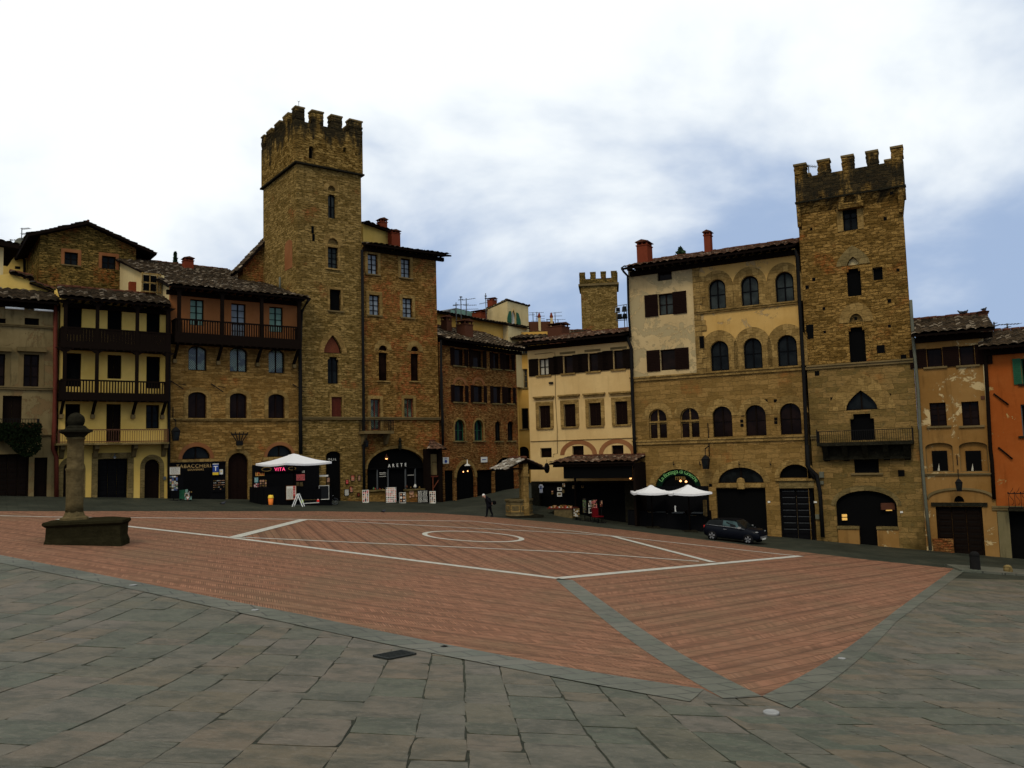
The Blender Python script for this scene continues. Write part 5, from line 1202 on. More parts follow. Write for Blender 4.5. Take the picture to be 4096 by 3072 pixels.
for x0, x1, y in ((1385, 1545, 852), (1640, 1805, 828), (1905, 2075, 802)): b.pbox('plaster_patch', 'H', x0, y - 12, x1, y + 12, -.02, .02, 'trim_dark')
pipe(b, [('H', 2080, 690), ('H', 2120, 800), ('H', 2135, 1330), ('I', 2150, 400), ('I', 2160, 600)], r=.12, v=-.18)
bc = b
pipe(b, [('H', 1130, 868), ('H', 1295, 850), ('H', 1336, 852), ('H', 1342, 1330), ('I', 1360, 350), ('I', 1362, 600), ('I', 1322, 608), ('I', 1318, 640)], mat='trim_dark', r=.018, v=-.03, name='cable')
for x, y in ((1297, 1162),): uu, w_ = b.L('H', x, y, -.05); MB().box(uu - .16, uu + .16, -.12, 0, w_ - .07, w_ + .07, 'black_iron').build('cable_box', b.e)
# tiled stall roof on the front of it
u0, w0, u1, w1 = b.rect('P', 560, 0, 2600, 30, -2.6)
uA = b.L('I', 1275, 690, -2.6)[0]; wA = b.L('I', 1800, 690, -2.6)[1]; uB = b.L('Z', 1366, 990, -2.6)[0]; wB_ = b.L('I', 1800, 632, 0)[1]
st = thing('stall_canopy', 'low tiled lean-to roof over the souvenir stall in front of the cream house', 'canopy', b.wpt(uA, 0, 0), math.atan2(dR.y, dR.x))
W = uB - uA
tiled('roof', st, Vector((0, -2.6, wA)), Vector((W, -2.6, wA)), Vector((.6, -.05, wB_)), Vector((W, -.05, wB_)), 'roof_tiles_red', .12)
for x in (.9, W - .2): MB().box(x - .06, x + .06, -.35, -.2, -3.5, wA - .05, 'dark_wood').build('post', st)
MB().box(.2, W, -2.4, -2.25, wA - .3, wA - .1, 'dark_wood').build('beam', st)
MB().box(W - .15, W, -2.2, -.05, -3, wA - .1, 'dark_wood').build('side_screen', st)
MB().box(.9, W - .2, -2.18, -2.14, wA - 1.1, wA - .15, 'void').build('valance', st)

# palazzo
b = RB('arcaded_palazzo', 'long palazzo with arched windows, quoin strip and peeling ochre plaster above brown stone', 'palazzo', 2536)
uM = b.L('J', 872, 900)[0]; uR = b.L('O0', 3208, 1500)[0]; wt = b.L('J', 1060, 440)[1]; ws1 = b.L('O0', 2870, 1492)[1]
uQ = b.L('J', 985, 900)[0]
b.opening('J', 468, 572, 628, 668, 'r', 'dark', frame='brown_wood', glass='glass_brown'); b.opening('J', 480, 812, 640, 1050, 'r', 'glass', frame='brown_wood', glass='glass_mid', shut='both', nh=1, shw=.95)
b.opening('J', 503, 1430, 665, 1660, 'r', 'dark', frame='brown_wood', glass='glass_brown', shut='both', shw=.95)
for i, (a, y0, c_, y1) in enumerate(((1035, 655, 1225, 990), (1392, 615, 1590, 955), (1772, 570, 1978, 913), (1055, 1335, 1258, 1668), (1420, 1303, 1628, 1648), (1795, 1270, 2015, 1622))):
    b.opening('J', a, y0, c_, y1, 'a', 'glass', frame='black_paint', glass='glass_mid' if i < 3 else 'glass_dark', nh=1, sur='trim_stone', surw=.52 if i < 3 else .62, surbot=True, fw=.1)
for i, (a, y0, c_, y1) in enumerate(((308, 378, 470, 648), (595, 365, 765, 640), (888, 352, 1065, 630), (1187, 340, 1372, 620), (1500, 323, 1692, 608))):
    o = b.opening('K', a, y0, c_, y1, 'a', 'glass', frame='trim_stone' if i < 2 else 'dark_wood', glass='glass_brown', nh=1, fw=.05, sur='trim_stone', surw=.45, surbot=False)
    if i < 2:
        u0, w0, u1, w1 = b.rect('K', a, y0, c_, y1); MB().lathe([(.13, 0), (.09, .1), (.09, (w1 - w0) * .5), (.14, (w1 - w0) * .54)], 'trim_stone', 8, ((u0 + u1) / 2, .15, w0)).build('colonnette', o); MB().box(u0, u1, .1, .25, w0 + (w1 - w0) * .54, w0 + (w1 - w0) * .6, 'trim_stone').build('lintel', o)
b.opening('K', 365, 922, 785, 1200, 'a', 'dark', frame='sign_green_dark', glass='void', name='shop_arch', sur='trim_stone', surw=.45, fw=.05, rise=b.L('K', 575, 922)[1] - b.L('K', 575, 1100)[1])
b.opening('K', 420, 1215, 740, 1440, 'r', 'door', frame='black_paint', door=True)
b.lunette('K', 935, 908, 1350, 1050, style='glass', frame='dark_wood', glass='glass_dark', nh=0, sur='trim_stone', surw=.4, fw=.04)
b.opening('K', 925, 1096, 1375, 1450, 'r', 'dark', frame='black_paint', glass='void', door=True, name='shop_doorway')
b.lunette('K', 1492, 880, 1785, 1004, style='dark', frame='dark_wood', glass='glass_dark', sur='trim_stone', surw=.3, fw=.04)
b.opening('K', 1502, 1100, 1800, 1520, 'r', 'panel', frame='black_paint', door=True, nv=1)
b.section('wall', 0, ws1, uM, wt, 'peeling_plaster'); b.section('wall', uM, ws1, uR, wt, 'orange_peel_plaster'); b.section('lower_wall', 0, -3.5, uR, ws1, 'ashlar')
# quoins
mb = MB(); z = ws1; rn = random.Random(3)
while z < wt - .4:
    h = rn.uniform(.3, .42); x1 = uQ + rn.uniform(-.3, .15); mb.box(uM - .0, x1, -.09, .1, z + .03, z + h, 'trim_stone', inset=.0); mb.box(uM + .02, x1 - .04, -.06, .1, z, z + .03, 'trim_dark'); z += h
mb.build('quoins', b.e)
we = b.L('J', 1060, 395, -1.3)[1]; eL = b.L('J', 65, 530, -1.3)[0]
wr = b.L('J', 1400, 228, 4.5)[1]
MB().box(0, uR, .4, 9.5, -3.5, wt, 'peeling_plaster').build('wall', b.e)
b.roofp(eL, uR + .1, eL, uR + .1, we, we + 1.75, -1.3, 5.0, 'roof_tiles_red', back=(9.9, we)); b.rafters(eL + .2, uR, we, -1.3, h=.2)
b.string('J', 885, 966, 2050, y2=None, vf=-.14, th=.2, mat='trim_stone') if False else None
a = b.L('J', 885, 1018, -.14); c_ = b.L('J', 2045, 905, -.14); ww = (a[1] + c_[1]) / 2; MB().box(a[0], uR, -.14, .05, ww - .12, ww, 'trim_stone').box(a[0] - .05, uR, -.2, .05, ww, ww + .08, 'trim_stone').build('string_course', b.e)
for p, q in ((('K', 178, 92), ('K', 1700, 2)), (('K', 207, 676), ('K', 1740, 628))):
    a = b.L(*p, -.14); c_ = b.L(*q, -.14); ww = (a[1] + c_[1]) / 2; MB().box(-.1, uR, -.12, .05, ww - .2, ww, 'trim_stone').box(-.15, uR, -.2, .05, ww, ww + .1, 'trim_stone').build('string_course', b.e)
b.pbox('lintel', 'K', 920, 1056, 1365, 1090, -.06, .05, 'trim_stone'); b.pbox('lintel', 'K', 1455, 1012, 1812, 1030, -.18, .05, 'trim_stone'); b.pbox('lintel', 'K', 1490, 1032, 1808, 1096, -.05, .05, 'trim_grey')
uu, w_ = b.L('K', 1142, 1055, -.1); MB().lathe([(.25, -.35), (.3, 0), (.22, .3), (.05, .38)], 'trim_stone', 10, (uu, -.05, w_), sy=.4).build('carved_boss', b.e)
chim_px(b, 'J', 258, 235, 395, 425, 1.0, dd=1.1); chim_px(b, 'J', 988, 120, 1070, 300, 3.6, dd=.6)
pipe(b, [('J', 1985, 330), ('J', 2018, 420), ('J', 2035, 800), ('J', 2075, 1500), ('K', 1715, 60), ('K', 1748, 890), ('K', 1790, 960), ('K', 1812, 1010)], r=.11, v=-.2)
pipe(b, [('J', 75, 530), ('J', 95, 570), ('J', 140, 620), ('J', 150, 1000), ('J', 170, 1300)], r=.08, v=-.2)
b.pbox('shutter_box', 'J', 935, 1285, 985, 1418, -.1, .02, 'void')
for x, y in ((1372, 303), (1458, 303), (1160, 432), (1152, 487), (1155, 525), (1462, 468), (1462, 500), (868, 1070)): uu, w_ = b.L('K', x, y); MB().box(uu - .1, uu + .1, -.012, .02, w_ - .1, w_ + .1, 'void').build('putlog_hole', b.e)
for x in (540, 780, 1135, 1418): uu, w_ = b.L('K', x, 880, 0); MB().bar((uu, 0, w_), (uu, -.25, w_ - .05), .04, .04, 'black_iron').bar((uu, -.25, w_ - .05), (uu, -.25, w_ + .2), .04, .04, 'black_iron').build('iron_hook', b.e)
b.pbox('street_number', 'K', 1388, 1214, 1410, 1230, -.03, .02, 'paper')
# shop lettering on the arch
mb = MB(); txt = 'La Bottega di Gnicche'; u0, w0, u1, w1 = b.rect('K', 365, 922, 785, 1100); cu = (u0 + u1) / 2; Rr = (u1 - u0) / 2; hh = w1 - w0
n = 40; A1 = []; A2 = []
for k in range(n + 1):
    t = math.pi * k / n; A1.append((cu + Rr * .985 * math.cos(t), w0 + hh * .985 * math.sin(t))); A2.append((cu + Rr * .74 * math.cos(t), w0 + hh * .70 * math.sin(t)))
MB().ring(A1, A2, .1, .16, 'sign_green_dark', closed=False).build('arch_sign', b.e); sgn = [o for o in b.e.children][-1]
wd = {'i': .45, 'l': .45, ' ': .5, 'B': 1.1, 'L': 1.0, 'G': 1.15, 't': .6}
tot = sum(wd.get(c, .85) for c in txt); acc = 0; t0, t1 = math.pi * .86, math.pi * .13
for ch in txt:
    q = wd.get(ch, .85); f = (acc + q / 2) / tot; acc += q; t = t0 + (t1 - t0) * f
    if ch != ' ': 
        x, z = cu + Rr * .80 * math.cos(t), w0 + hh * .78 * math.sin(t); nx, nz = math.cos(t) / Rr, math.sin(t) / hh; rot = math.atan2(nz, nx) - math.pi / 2
        text_on(mb, ch, .40, x, .085, z, 'green_letters', rot=rot)
mb.build('lettering', sgn)
for x, y in ((598, 1032), (648, 1038)):
    uu, w_ = b.L('K', x, y, .2); lm = thing('arch_lamp', 'glowing lamp seen in the green-lettered arch of the palazzo, %s of the pair' % ('left' if x < 620 else 'right'), 'lamp', b.wpt(uu, .15, w_), 0, 'lamps in the lettered arch'); MB().lathe([(.02, .08), (.08, .02), (.08, -.02), (.02, -.06)], 'lamp_glow', 8).build('bulb', lm); MB().bar((0, 0, .1), (0, 0, .55), .02, .02, 'black_iron').build('cord', lm)
mb = MB(); u0, w0, u1, w1 = b.rect('K', 552, 990, 635, 1022, .2)
mb.box(u0, u1, .2, .24, w1 - .06, w1, 'trim_stone')
for k in range(6): mb.box(u0 + (u1 - u0) * k / 5 - .03, u0 + (u1 - u0) * k / 5 + .03, .2, .24, w0, w1, 'trim_stone')
mb.build('fanlight_rail', b.e)
lantern(b, 'K', 826, 878, 1.0, 'black hanging lantern on a chain bracket over the lettered arch of the palazzo', 1.5, .95)
bp = b
pipe(b, [('K', 853, 676), ('K', 858, 800), ('K', 826, 826)], r=.03, v=-.04, name='cable')
# right tower
b = RB('corner_tower', 'crenellated stone tower with a pointed arch window and long iron balcony, on the right', 'tower', 3215)
uL = uR_ = b.L('O0', 3212, 1300)[0]; uL = b.L('O0', 3206, 1100)[0]; uR = b.L('O0', 3650, 1400)[0]
wc = b.L('L', 720, 585)[1]; wp = b.L('L', 700, 278, -.45)[1]; hm = b.L('L', 690, 146, -.45)[1] - wp; wm = wp + hm
ws = b.L('M', 960, 590)[1]; wl = b.L('M', 960, 1400)[1]
stone('crown_stone', (.185, .12, .045), (.25, .18, .08), (.12, .09, .042), None, 0, bh=.25, bw=.5, seed=7., crust=(wm - .6, 3.4), contrast=.6)
vd = 9.5
b.opening('L', 643, 612, 780, 857, 'r', 'glass', frame='black_paint', glass='glass_dark', nh=1, sur='trim_stone', surw=.35)
b.opening('L', 683, 1218, 815, 1480, 'n', 'dark', frame='black_paint', glass='void', fw=.04); b.opening('L', 925, 1203, 1022, 1328, 'r', 'dark', frame='trim_dark', fw=.03)
b.lunette('L', 680, 1105, 795, 1185, kind='g', style='dark', glass='pale_plaster', frame='trim_grey', sur='trim_grey', surw=.62, fw=.04)
b.opening('M', 820, 190, 1000, 575, 'n', 'dark', frame='black_paint', glass='void', fw=.04); b.lunette('M', 820, 40, 970, 135, style='dark', glass='trim_stone', frame='trim_dark', sur='trim_stone', surw=.6, fw=.03)
b.opening('M', 778, 888, 1130, 1105, 'g', 'glass', frame='dark_wood', glass='glass_dark', nh=0, rise=3.0, sur='trim_stone', surw=1.0, fw=.06)
b.opening('M', 835, 1148, 1100, 1440, 'n', 'dark', frame='black_paint', glass='void', name='door', fw=.05)
b.opening('N', 700, -20, 918, 248, 'r', 'dark', frame='black_paint', glass='void', sill='trim_dark')
b.opening('N', 552, 405, 1092, 1010, 'l', 'dark', frame='black_paint', glass='void', door=False, name='shop_arch', rise=b.L('N', 820, 403)[1] - b.L('N', 820, 535)[1], fw=.05, sur='trim_grey', surw=.28)
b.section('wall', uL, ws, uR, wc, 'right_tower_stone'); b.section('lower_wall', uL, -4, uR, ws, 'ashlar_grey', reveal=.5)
pr = .45; cx0 = b.L('L', 186, 400, -pr)[0]; cx1 = b.L('L', 1226, 350, -pr)[0]; print('CROWN', cx0, uL, cx1, uR)
b.section('crown_wall', cx0, wc + .35, cx1, wp, 'crown_stone', v=-pr)
MB().prism([(uL, .4), (uR, .4), (uR - 2.0, vd), (uL, vd)], 'z', -4, wc, 'right_tower_stone').build('wall', b.e)
MB().prism([(-pr, wc + .36), (.3, wc + .36), (.3, wc - .35), (0, wc - .35)], 'x', cx0, cx1, 'crown_stone').box(cx0 - .05, cx1 + .05, -pr - .06, -.1, wc + .3, wc + .4, 'dark_stone').build('corbel_course', b.e)
MB().prism([(cx0, wc + .36), (uL + .2, wc + .36), (uL + .2, wc - 1.2), (uL, wc - 1.2)], 'y', -pr + .02, vd + pr, 'crown_stone').prism([(cx1, wc + .36), (uR - .2, wc + .36), (uR - .2, wc - 1.2), (uR, wc - 1.2)], 'y', -pr + .02, .6, 'crown_stone').build('corbel', b.e)
x0, x1 = cx0, cx1; th = .6
MB().prism([(x0, -pr + .4), (x1, -pr + .4), (x1 - 2.0, vd + pr), (x0, vd + pr)], 'z', wc + .35, wp - .8, 'crown_stone').build('crown_wall', b.e)
MB().box(x0, x0 + th, -pr + .4, vd + pr, wp - .8, wp, 'crown_stone').prism([(x1 - th, -pr + .4), (x1, -pr + .4), (x1 - 2.0, vd + pr), (x1 - 2.0 - th, vd + pr)], 'z', wp - .8, wp, 'crown_stone').box(x0 + th, x1 - 2.0 - th, vd + pr - th, vd + pr, wp - .8, wp, 'crown_stone').build('parapet', b.e)
XM = []
for i, (a, c_, y) in enumerate(((178, 292, 270), (402, 516, 240), (630, 743, 205), (862, 975, 165), (1098, 1216, 130))):
    u0 = b.L('L', a, y, -pr)[0]; u1 = b.L('L', c_, y, -pr)[0]
    if i == 0: u0 = x0
    if i == 4: u1 = x1
    merlon(b, u0, u1, -pr, -pr + .65, wp, wm, 'crown_stone'); XM.append((u0, u1))
for a in (x0, x1 - .65):
    for k in range(1, 5): y0 = -pr + (vd + 2 * pr - 1.3) * k / 4; sh = 0 if a == x0 else 2.0 * k / 4; merlon(b, a - sh, a + .65 - sh, y0, y0 + 1.2, wp, wm, 'crown_stone')
u0, w0, u1, w1 = b.rect('L', 598, 455, 815, 590, -pr); P = shape(u0, w0, u1, w1, 'a', (w1 - w0) * .98)[2:]; cu = (u0 + u1) / 2
MB().ring(P, [(cu + (p[0] - cu) * .58, w0 + (p[1] - w0) * .6) for p in P], -pr - .03, -pr + .05, 'crown_stone', closed=False).box(u0 - .1, u1 + .1, -pr - .04, 0, w0 - .35, w0, 'crown_stone').build('blind_arch', b.e)
for p, q in ((('M', 325, 628), ('M', 1530, 558)), (('M', 375, 1402), ('M', 470, 1395))):
    a = b.L(*p, -.12); c_ = b.L(*q, -.12); ww = (a[1] + c_[1]) / 2; MB().box(a[0] if q[1] > 1000 else uL, c_[0] if q[1] < 1000 else uR, -.12, .05, ww - .16, ww, 'trim_dark').box(uL, uR if q[1] > 1000 else c_[0], -.2, .05, ww, ww + .09, 'trim_dark').build('string_course', b.e)
for c, x, y, s_ in (('L', 343, 845, .11), ('L', 1045, 746, .15), ('L', 368, 1322, .16), ('L', 305, 1395, .17), ('L', 1165, 1232, .13), ('L', 463, 1598, .13), ('L', 1083, 1524, .16), ('L', 1105, 503, .15), ('L', 433, 546, .12), ('L', 585, 672, .12), ('M', 550, 243, .12), ('M', 1266, 178, .13), ('M', 893, 95, .14), ('M', 628, 983, .13), ('M', 1265, 943, .15), ('M', 1423, 525, .25), ('M', 1170, 432, .36), ('M', 385, 205, .36), ('M', 392, 283, .3), ('M', 465, 700, .22), ('N', 1122, 250, .28)):
    vv = -pr if (c == 'L' and y < 560) else 0; s_ *= .62; uu, w_ = b.L(c, x, y, vv); MB().box(uu - s_, uu + s_, vv - .012, vv + .02, w_ - s_ * 1.1, w_ + s_ * 1.1, 'void').build('putlog_hole', b.e)
# balcony
u0, w0, u1, w1 = b.rect('M', 462, 1455, 1530, 1495, -1.1); bal = MB().box(u0, u1, -1.1, .02, w0, w1, 'dark_stone').build('balcony', b.e)
for k in range(5): uu = u0 + .4 + (u1 - u0 - .8) * k / 4; MB().prism([(-1.0, w0), (.02, w0), (.02, w0 - .95), (-.3, w0 - .85)], 'x', uu - .16, uu + .16, 'dark_stone').build('corbel', bal)
MB().box(u0 + .2, u1 - .2, -.35, .02, w0 - .85, w0, 'dark_stone').build('balcony_base', bal)
zt = b.L('M', 980, 1325, -1.1)[1]; mb = MB().box(u0, u1, -1.08, -1.04, zt - .04, zt, 'black_iron')
for k in range(44): uu = u0 + .03 + (u1 - u0 - .06) * k / 43; mb.bar((uu, -1.06, w1), (uu, -1.06, zt), .022, .022, 'black_iron')
for t in (u0 + .02, u1 - .02):
    mb.bar((t, -1.06, zt), (t, 0, zt), .04, .04, 'black_iron').bar((t, -1.06, w1), (t, -1.06, zt + .12), .05, .05, 'black_iron')
    for k in range(7): mb.bar((t, -.95 + .15 * k, w1), (t, -.95 + .15 * k, zt), .022, .022, 'black_iron')
mb.build('railing', bal)
# counters and shop fittings in the arch
for x0_, x1_, yt, yb in ((562, 750, 725, 872), (910, 1102, 730, 908)):
    u0, w0, u1, w1 = b.rect('N', x0_, yt + 20, x1_, yb, -.02); MB().box(u0, u1, -.04, .45, w0 - .5, w1, 'ochre_plaster').build('counter', b.e); MB().box(u0 - .02, u1 + .02, -.12, .45, w1 + .004, w1 + .16, 'trim_grey').build('counter_top', b.e)
uu, w_ = b.L('N', 617, 642, .1); wl_ = thing('lit_window_lamp', 'small two-part amber lamp glowing in the tower arch, left side', 'lamp', b.wpt(uu, .12, w_)); MB().box(-.14, .14, -.05, .05, -.18, -.03, 'warm_pane').box(-.14, .14, -.05, .05, .03, .18, 'warm_pane').build('bulb', wl_); MB().box(-.16, .16, .05, .09, -.22, .22, 'black_iron').build('plate', wl_)
uu, w_ = b.L('N', 1005, 560, .1); wl_ = thing('lit_window_lamp', 'dim shaded lamp in the right half of the tower arch', 'lamp', b.wpt(uu, .12, w_)); MB().box(-.42, .42, -.05, .05, -.1, .3, 'terracotta_dark').build('lamp_shade', wl_); MB().box(-.14, .2, -.07, .03, -.16, -.11, 'warm_pane').build('bulb', wl_)
b.pbox('utility_box', 'N', 392, 238, 432, 290, -.2, .02, 'pipe_pale'); b.pbox('utility_box', 'N', 402, 320, 430, 350, -.15, .02, 'pipe_pale'); b.pbox('utility_box', 'N', 358, 618, 392, 658, -.15, .02, 'pipe_pale')
b.pbox('street_number', 'N', 345, 500, 372, 515, -.03, .02, 'paper'); b.pbox('street_number', 'N', 1112, 588, 1136, 604, -.03, .02, 'paper')
pipe(b, [('N', 285, 0), ('N', 298, 200), ('N', 370, 270), ('N', 400, 420), ('N', 425, 820)], r=.12, v=-.25)
pipe(b, [('O', 118, 0), ('O', 130, 200), ('O', 150, 480), ('O', 200, 1000), ('O', 232, 1650), ('N', 1338, 500), ('N', 1382, 935)], mat='pipe_pale', r=.09, v=-.15)
brt = b
# ochre house
b = RB('ochre_house', 'narrow flaking ochre house with brown shutters, two arched niches and a wide low doorway', 'house', 3668)
uL = b.L('O0', 3662, 1400)[0]; uR = b.L('O0', 3952, 1600)[0]; wt = b.L('O', 590, 390)[1]
uL = max(uL, 0.0) if False else brt.L('O0', 3650, 1400)[0] - (b.O - brt.O).dot(dR) + .02
b.opening('O', 298, 535, 468, 738, 'r', 'dark', frame='brown_wood', glass='glass_brown', shut='left', shw=.9, sill='trim_dark'); b.opening('O', 658, 505, 825, 720, 'r', 'dark', frame='brown_wood', glass='glass_brown', shut='both', shw=.85, sill='trim_dark')
b.opening('O', 332, 1135, 512, 1392, 'r', 'glass', frame='brown_wood', glass='glass_brown', nh=3, sill='trim_dark'); b.opening('O', 686, 1122, 876, 1388, 'r', 'glass', frame='brown_wood', glass='glass_brown', nh=2, sill='trim_dark')
for a, c_, y0, y1, x0, x1 in ((505, 775, 300, 590, 568, 720), (838, 1120, 292, 588, 900, 1055)):
    b.opening('W', a, y0, c_, y1, 'l', 'dark', frame='trim_dark', glass='ochre_plaster', fw=.03, name='arched_niche', depth=.2)
    u0, w0, u1, w1 = b.rect('W', x0, 378, x1, 580, .18); o = MB().box(u0, u1, .15, .24, w0, w1, 'void').build('window', b.e); MB().box(u0 - .1, u1 + .1, .1, .24, w0 - .1, w0, 'trim_dark').build('sill', o)
    uu = u0 + (u1 - u0) * .45; MB().prism([(uu - .12, w0 + .02), (uu, w0 + .02), (uu - .02, w0 + .45)], 'y', .12, .14, 'curtain').build('curtain', o)
b.opening('W', 615, 935, 1075, 1370, 'r', 'panel', frame='dark_wood', door=True, nv=2)
b.opening('W', 782, 826, 883, 888, 'a', 'dark', frame='black_iron', glass='void', fw=.02, rise=.4, name='oval_window')
b.section('wall', uL, -4, uR, wt, 'ochre_plaster', reveal=.34)
MB().box(uL, uR, .4, 8, -4, wt, 'ochre_plaster').build('wall', b.e)
u0, w0, u1, w1 = b.rect('W', 530, 765, 1165, 860); P = shape(u0, w0, u1, w1, 'l', (w1 - w0) * .98)[2:]; cu = (u0 + u1) / 2
MB().ring(P, [(cu + (p[0] - cu) * 1.05, p[1] + .12) for p in P], -.1, .03, 'trim_dark', closed=False).build('relieving_arch', b.e); b.pbox('lintel', 'W', 555, 893, 1115, 930, -.1, .05, 'dark_stone')
b.pbox('low_wall', 'W', 575, 1252, 780, 1400, -.05, .1, 'red_brick_wall') ; b.string('W', 480, 612, 1160, vf=-.1, th=.12, mat='trim_dark')
we = b.L('O', 600, 345, -1.0)[1]; eR = b.L('O', 1048, 315, -1.0)[0]; wr = b.L('O', 560, 190, 3.2)[1]
b.roofp(uL, eR, uL, eR - .2, we, wr, -1.0, 3.2, 'roof_tiles', back=(7.5, we)); b.rafters(uL, eR - .1, we, -1.0)
ro_u, ro_w = b.L('O', 940, 165, 3.0)
chimney(b.e, ro_u - .1, 3.1, ro_w - .2, .5, .5, .45, 'terracotta_dark')
lantern(b, 'W', 833, 735, .8, 'black lantern hanging on the ochre house below its arched niches', .6, .75)
b.pbox('wall_plate', 'O', 893, 1060, 938, 1100, -.04, .02, 'terracotta_dark')
bo = b
# orange house
b = RB('orange_house', 'bright orange plaster house at the right edge with a small scrolled iron balcony', 'house', 3958)
uL = b.L('O0', 3950, 1550)[0]; uL = bo.L('O0', 3952, 1600)[0] - (b.O - bo.O).dot(dR) + .02
wt = b.L('O', 1160, 520)[1]; wl = b.L('W', 1320, 955)[1]; uR = uL + 14
b.opening('O0', 4082, 1440, 4190, 1535, 'r', 'dark', frame='dark_wood', shut='left', shw=.5) if False else b.opening('O', 1345, 640, 1600, 920, 'r', 'dark', frame='green_paint', glass='void', sill='dark_stone', shut='left', shw=.4)
b.opening('O', 1345, 1150, 1600, 1500, 'r', 'dark', frame='grey_metal', glass='void', sill='dark_stone')
b.opening('W', 1340, 980, 1800, 1400, 'r', 'dark', frame='black_paint', glass='void', door=True, name='door')
b.section('wall', uL, wl, uR, wt, 'orange_plaster'); b.section('lower_wall', uL, -4.5, uR, wl, 'grey_green_plaster')
MB().box(uL, uR, .4, 8, -4.5, wt, 'orange_plaster').build('wall', b.e)
b.pbox('quoin', 'O', 945, 540, 975, 1659, -.03, .02, 'pale_plaster'); b.string('W', 1160, 948, 1470, vf=-.08, th=.25, mat='trim_dark')
we = b.L('O', 1160, 500, -1.0)[1]; wr = b.L('O', 1200, 335, 3.2)[1]
b.roofp(uL - .3, uR, uL - .3, uR, we, wr, -1.0, 3.2, 'roof_tiles'); b.rafters(uL, uR, we, -1.0)
u0, w0, u1, w1 = b.rect('W', 1325, 955, 1700, 978, -.7); bal = MB().box(u0, u1, -.7, .02, w0, w1, 'dark_stone').build('balcony', b.e); zt = b.L('W', 1400, 798, -.7)[1]
mb = MB().box(u0, u1, -.7, -.66, zt - .05, zt, 'black_iron').box(u0, u1, -.7, -.66, w1 + .05, w1 + .1, 'black_iron')
for k in range(12):
    uu = u0 + .03 + .3 * k; mb.bar((uu, -.68, w1), (uu, -.68, zt), .025, .025, 'black_iron').tube([(uu + .15 + .1 * math.sin(q), -.68, w1 + .2 + q * .12) for q in range(9)], .012, 'black_iron', 4).lathe([(.03, 0), (.03, .06)], 'black_iron', 6, (uu, -.68, zt))
mb.build('railing', bal)
for x0, y0, x1, y1 in ((1222, 345, 1362, 460), (1040 / 1, 0, 0, 0)):
    if y0 == 0: continue
    a = b.L('W', x0, y0, -.1); c_ = b.L('W', x1, y1, -.1); MB().tube([(a[0], -.06, a[1]), (c_[0], -.1, c_[1])], .05, 'dark_wood', 6).build('shutter_stay', b.e)
a = b.L('O', 1035, 1035, -.1); c_ = b.L('O', 1200, 1158, -.1); MB().tube([(a[0], -.06, a[1]), (c_[0], -.1, c_[1])], .05, 'dark_wood', 6).build('iron_stay', b.e)
pipe(bo, [('O', 940, 560), ('O', 965, 1000), ('O', 1000, 1650), ('W', 1160, 500), ('W', 1180, 860)], r=.1, v=-.1, mat='dark_wood')
bor = b
# far tower
p = ray(*px('H', 1600, 150)); p = p * (115 / p.y)
b = Bld('far_tower', 'small distant crenellated tower between the aerials and the palazzo', 'tower', (p.x, p.y), Vector((1, -.12, 0)), -5)
uR = b.L('H', 1978, 300)[0]; wc = b.L('H', 1790, 150)[1]; wp = b.L('H', 1790, 88)[1]; wm = b.L('H', 1790, 22)[1]
MB().box(0, uR, 0, uR, -5, wc, 'tower_stone').build('wall', b.e); MB().box(-.15, uR + .15, -.15, uR + .15, wc, wp, 'dark_rubble').build('crown_wall', b.e); MB().box(-.3, uR + .3, -.3, uR + .3, wc - .15, wc + .15, 'trim_dark').build('string_course', b.e)
for a, c_ in ((1590, 1645), (1700, 1755), (1808, 1862), (1915, 1972)):
    u0 = b.L('H', a, 55)[0]; u1 = b.L('H', c_, 55)[0]
    for yy in (-.15, uR - .6): merlon(b, u0, u1, yy, yy + .75, wp, wm, 'dark_rubble')
for k in (1, 2, 3):
    for xx in (-.15, uR - .6): merlon(b, xx, xx + .75, uR * k / 3.6 - .5, uR * k / 3.6 + 1.2, wp, wm, 'dark_rubble')
# gabled house at back left
b = LB('gabled_back_house', 'dark rubble house with a broad gable rising behind the yellow house roof', 'house', 700, v=17)
g0 = b.L('A', 418, 200); g1 = b.L('A', 900, 100); g2 = b.L('A', 1412, 335); gb = b.L('A', 900, 800)[1]
b.opening('A', 668, 388, 808, 518, 'r', 'glass', frame='dark_wood', glass='glass_dark', nh=1, sur='brick_trim', surw=.25, sill='trim_dark'); b.opening('A', 1056, 428, 1200, 560, 'r', 'glass', frame='dark_wood', glass='glass_dark', nh=1, sur='brick_trim', surw=.25)
hl = (g0[1] + g2[1]) / 2
b.section('wall', g0[0], gb - 6, g2[0], g1[1], 'dark_rubble', poly=[(g0[0], gb - 6), (g2[0], gb - 6), (g2[0], g2[1]), (g1[0], g1[1]), (g0[0], g0[1])])
MB().prism([(g0[0], gb - 6), (g2[0], gb - 6), (g2[0], g2[1]), (g1[0], g1[1]), (g0[0], g0[1])], 'y', .4, 12, 'dark_rubble').build('wall', b.e)
for (A_, B_) in ((g1, g0), (g1, g2)):
    sl_ = (B_[1] - A_[1]) / (B_[0] - A_[0]); xx = B_[0] + (1.6 if B_ is g2 else -1.0); zz = A_[1] + sl_ * (xx - A_[0])
    if B_ is g2: tiled('roof', b.e, Vector((xx, -.7, zz + .12)), Vector((xx, 12, zz + .12)), Vector((A_[0], -.7, A_[1] + .12)), Vector((A_[0], 12, A_[1] + .12)), 'roof_tiles', .2)
    else: tiled('roof', b.e, Vector((xx, 12, zz + .12)), Vector((xx, -.7, zz + .12)), Vector((A_[0], 12, A_[1] + .12)), Vector((A_[0], -.7, A_[1] + .12)), 'roof_tiles', .2)
bg = b
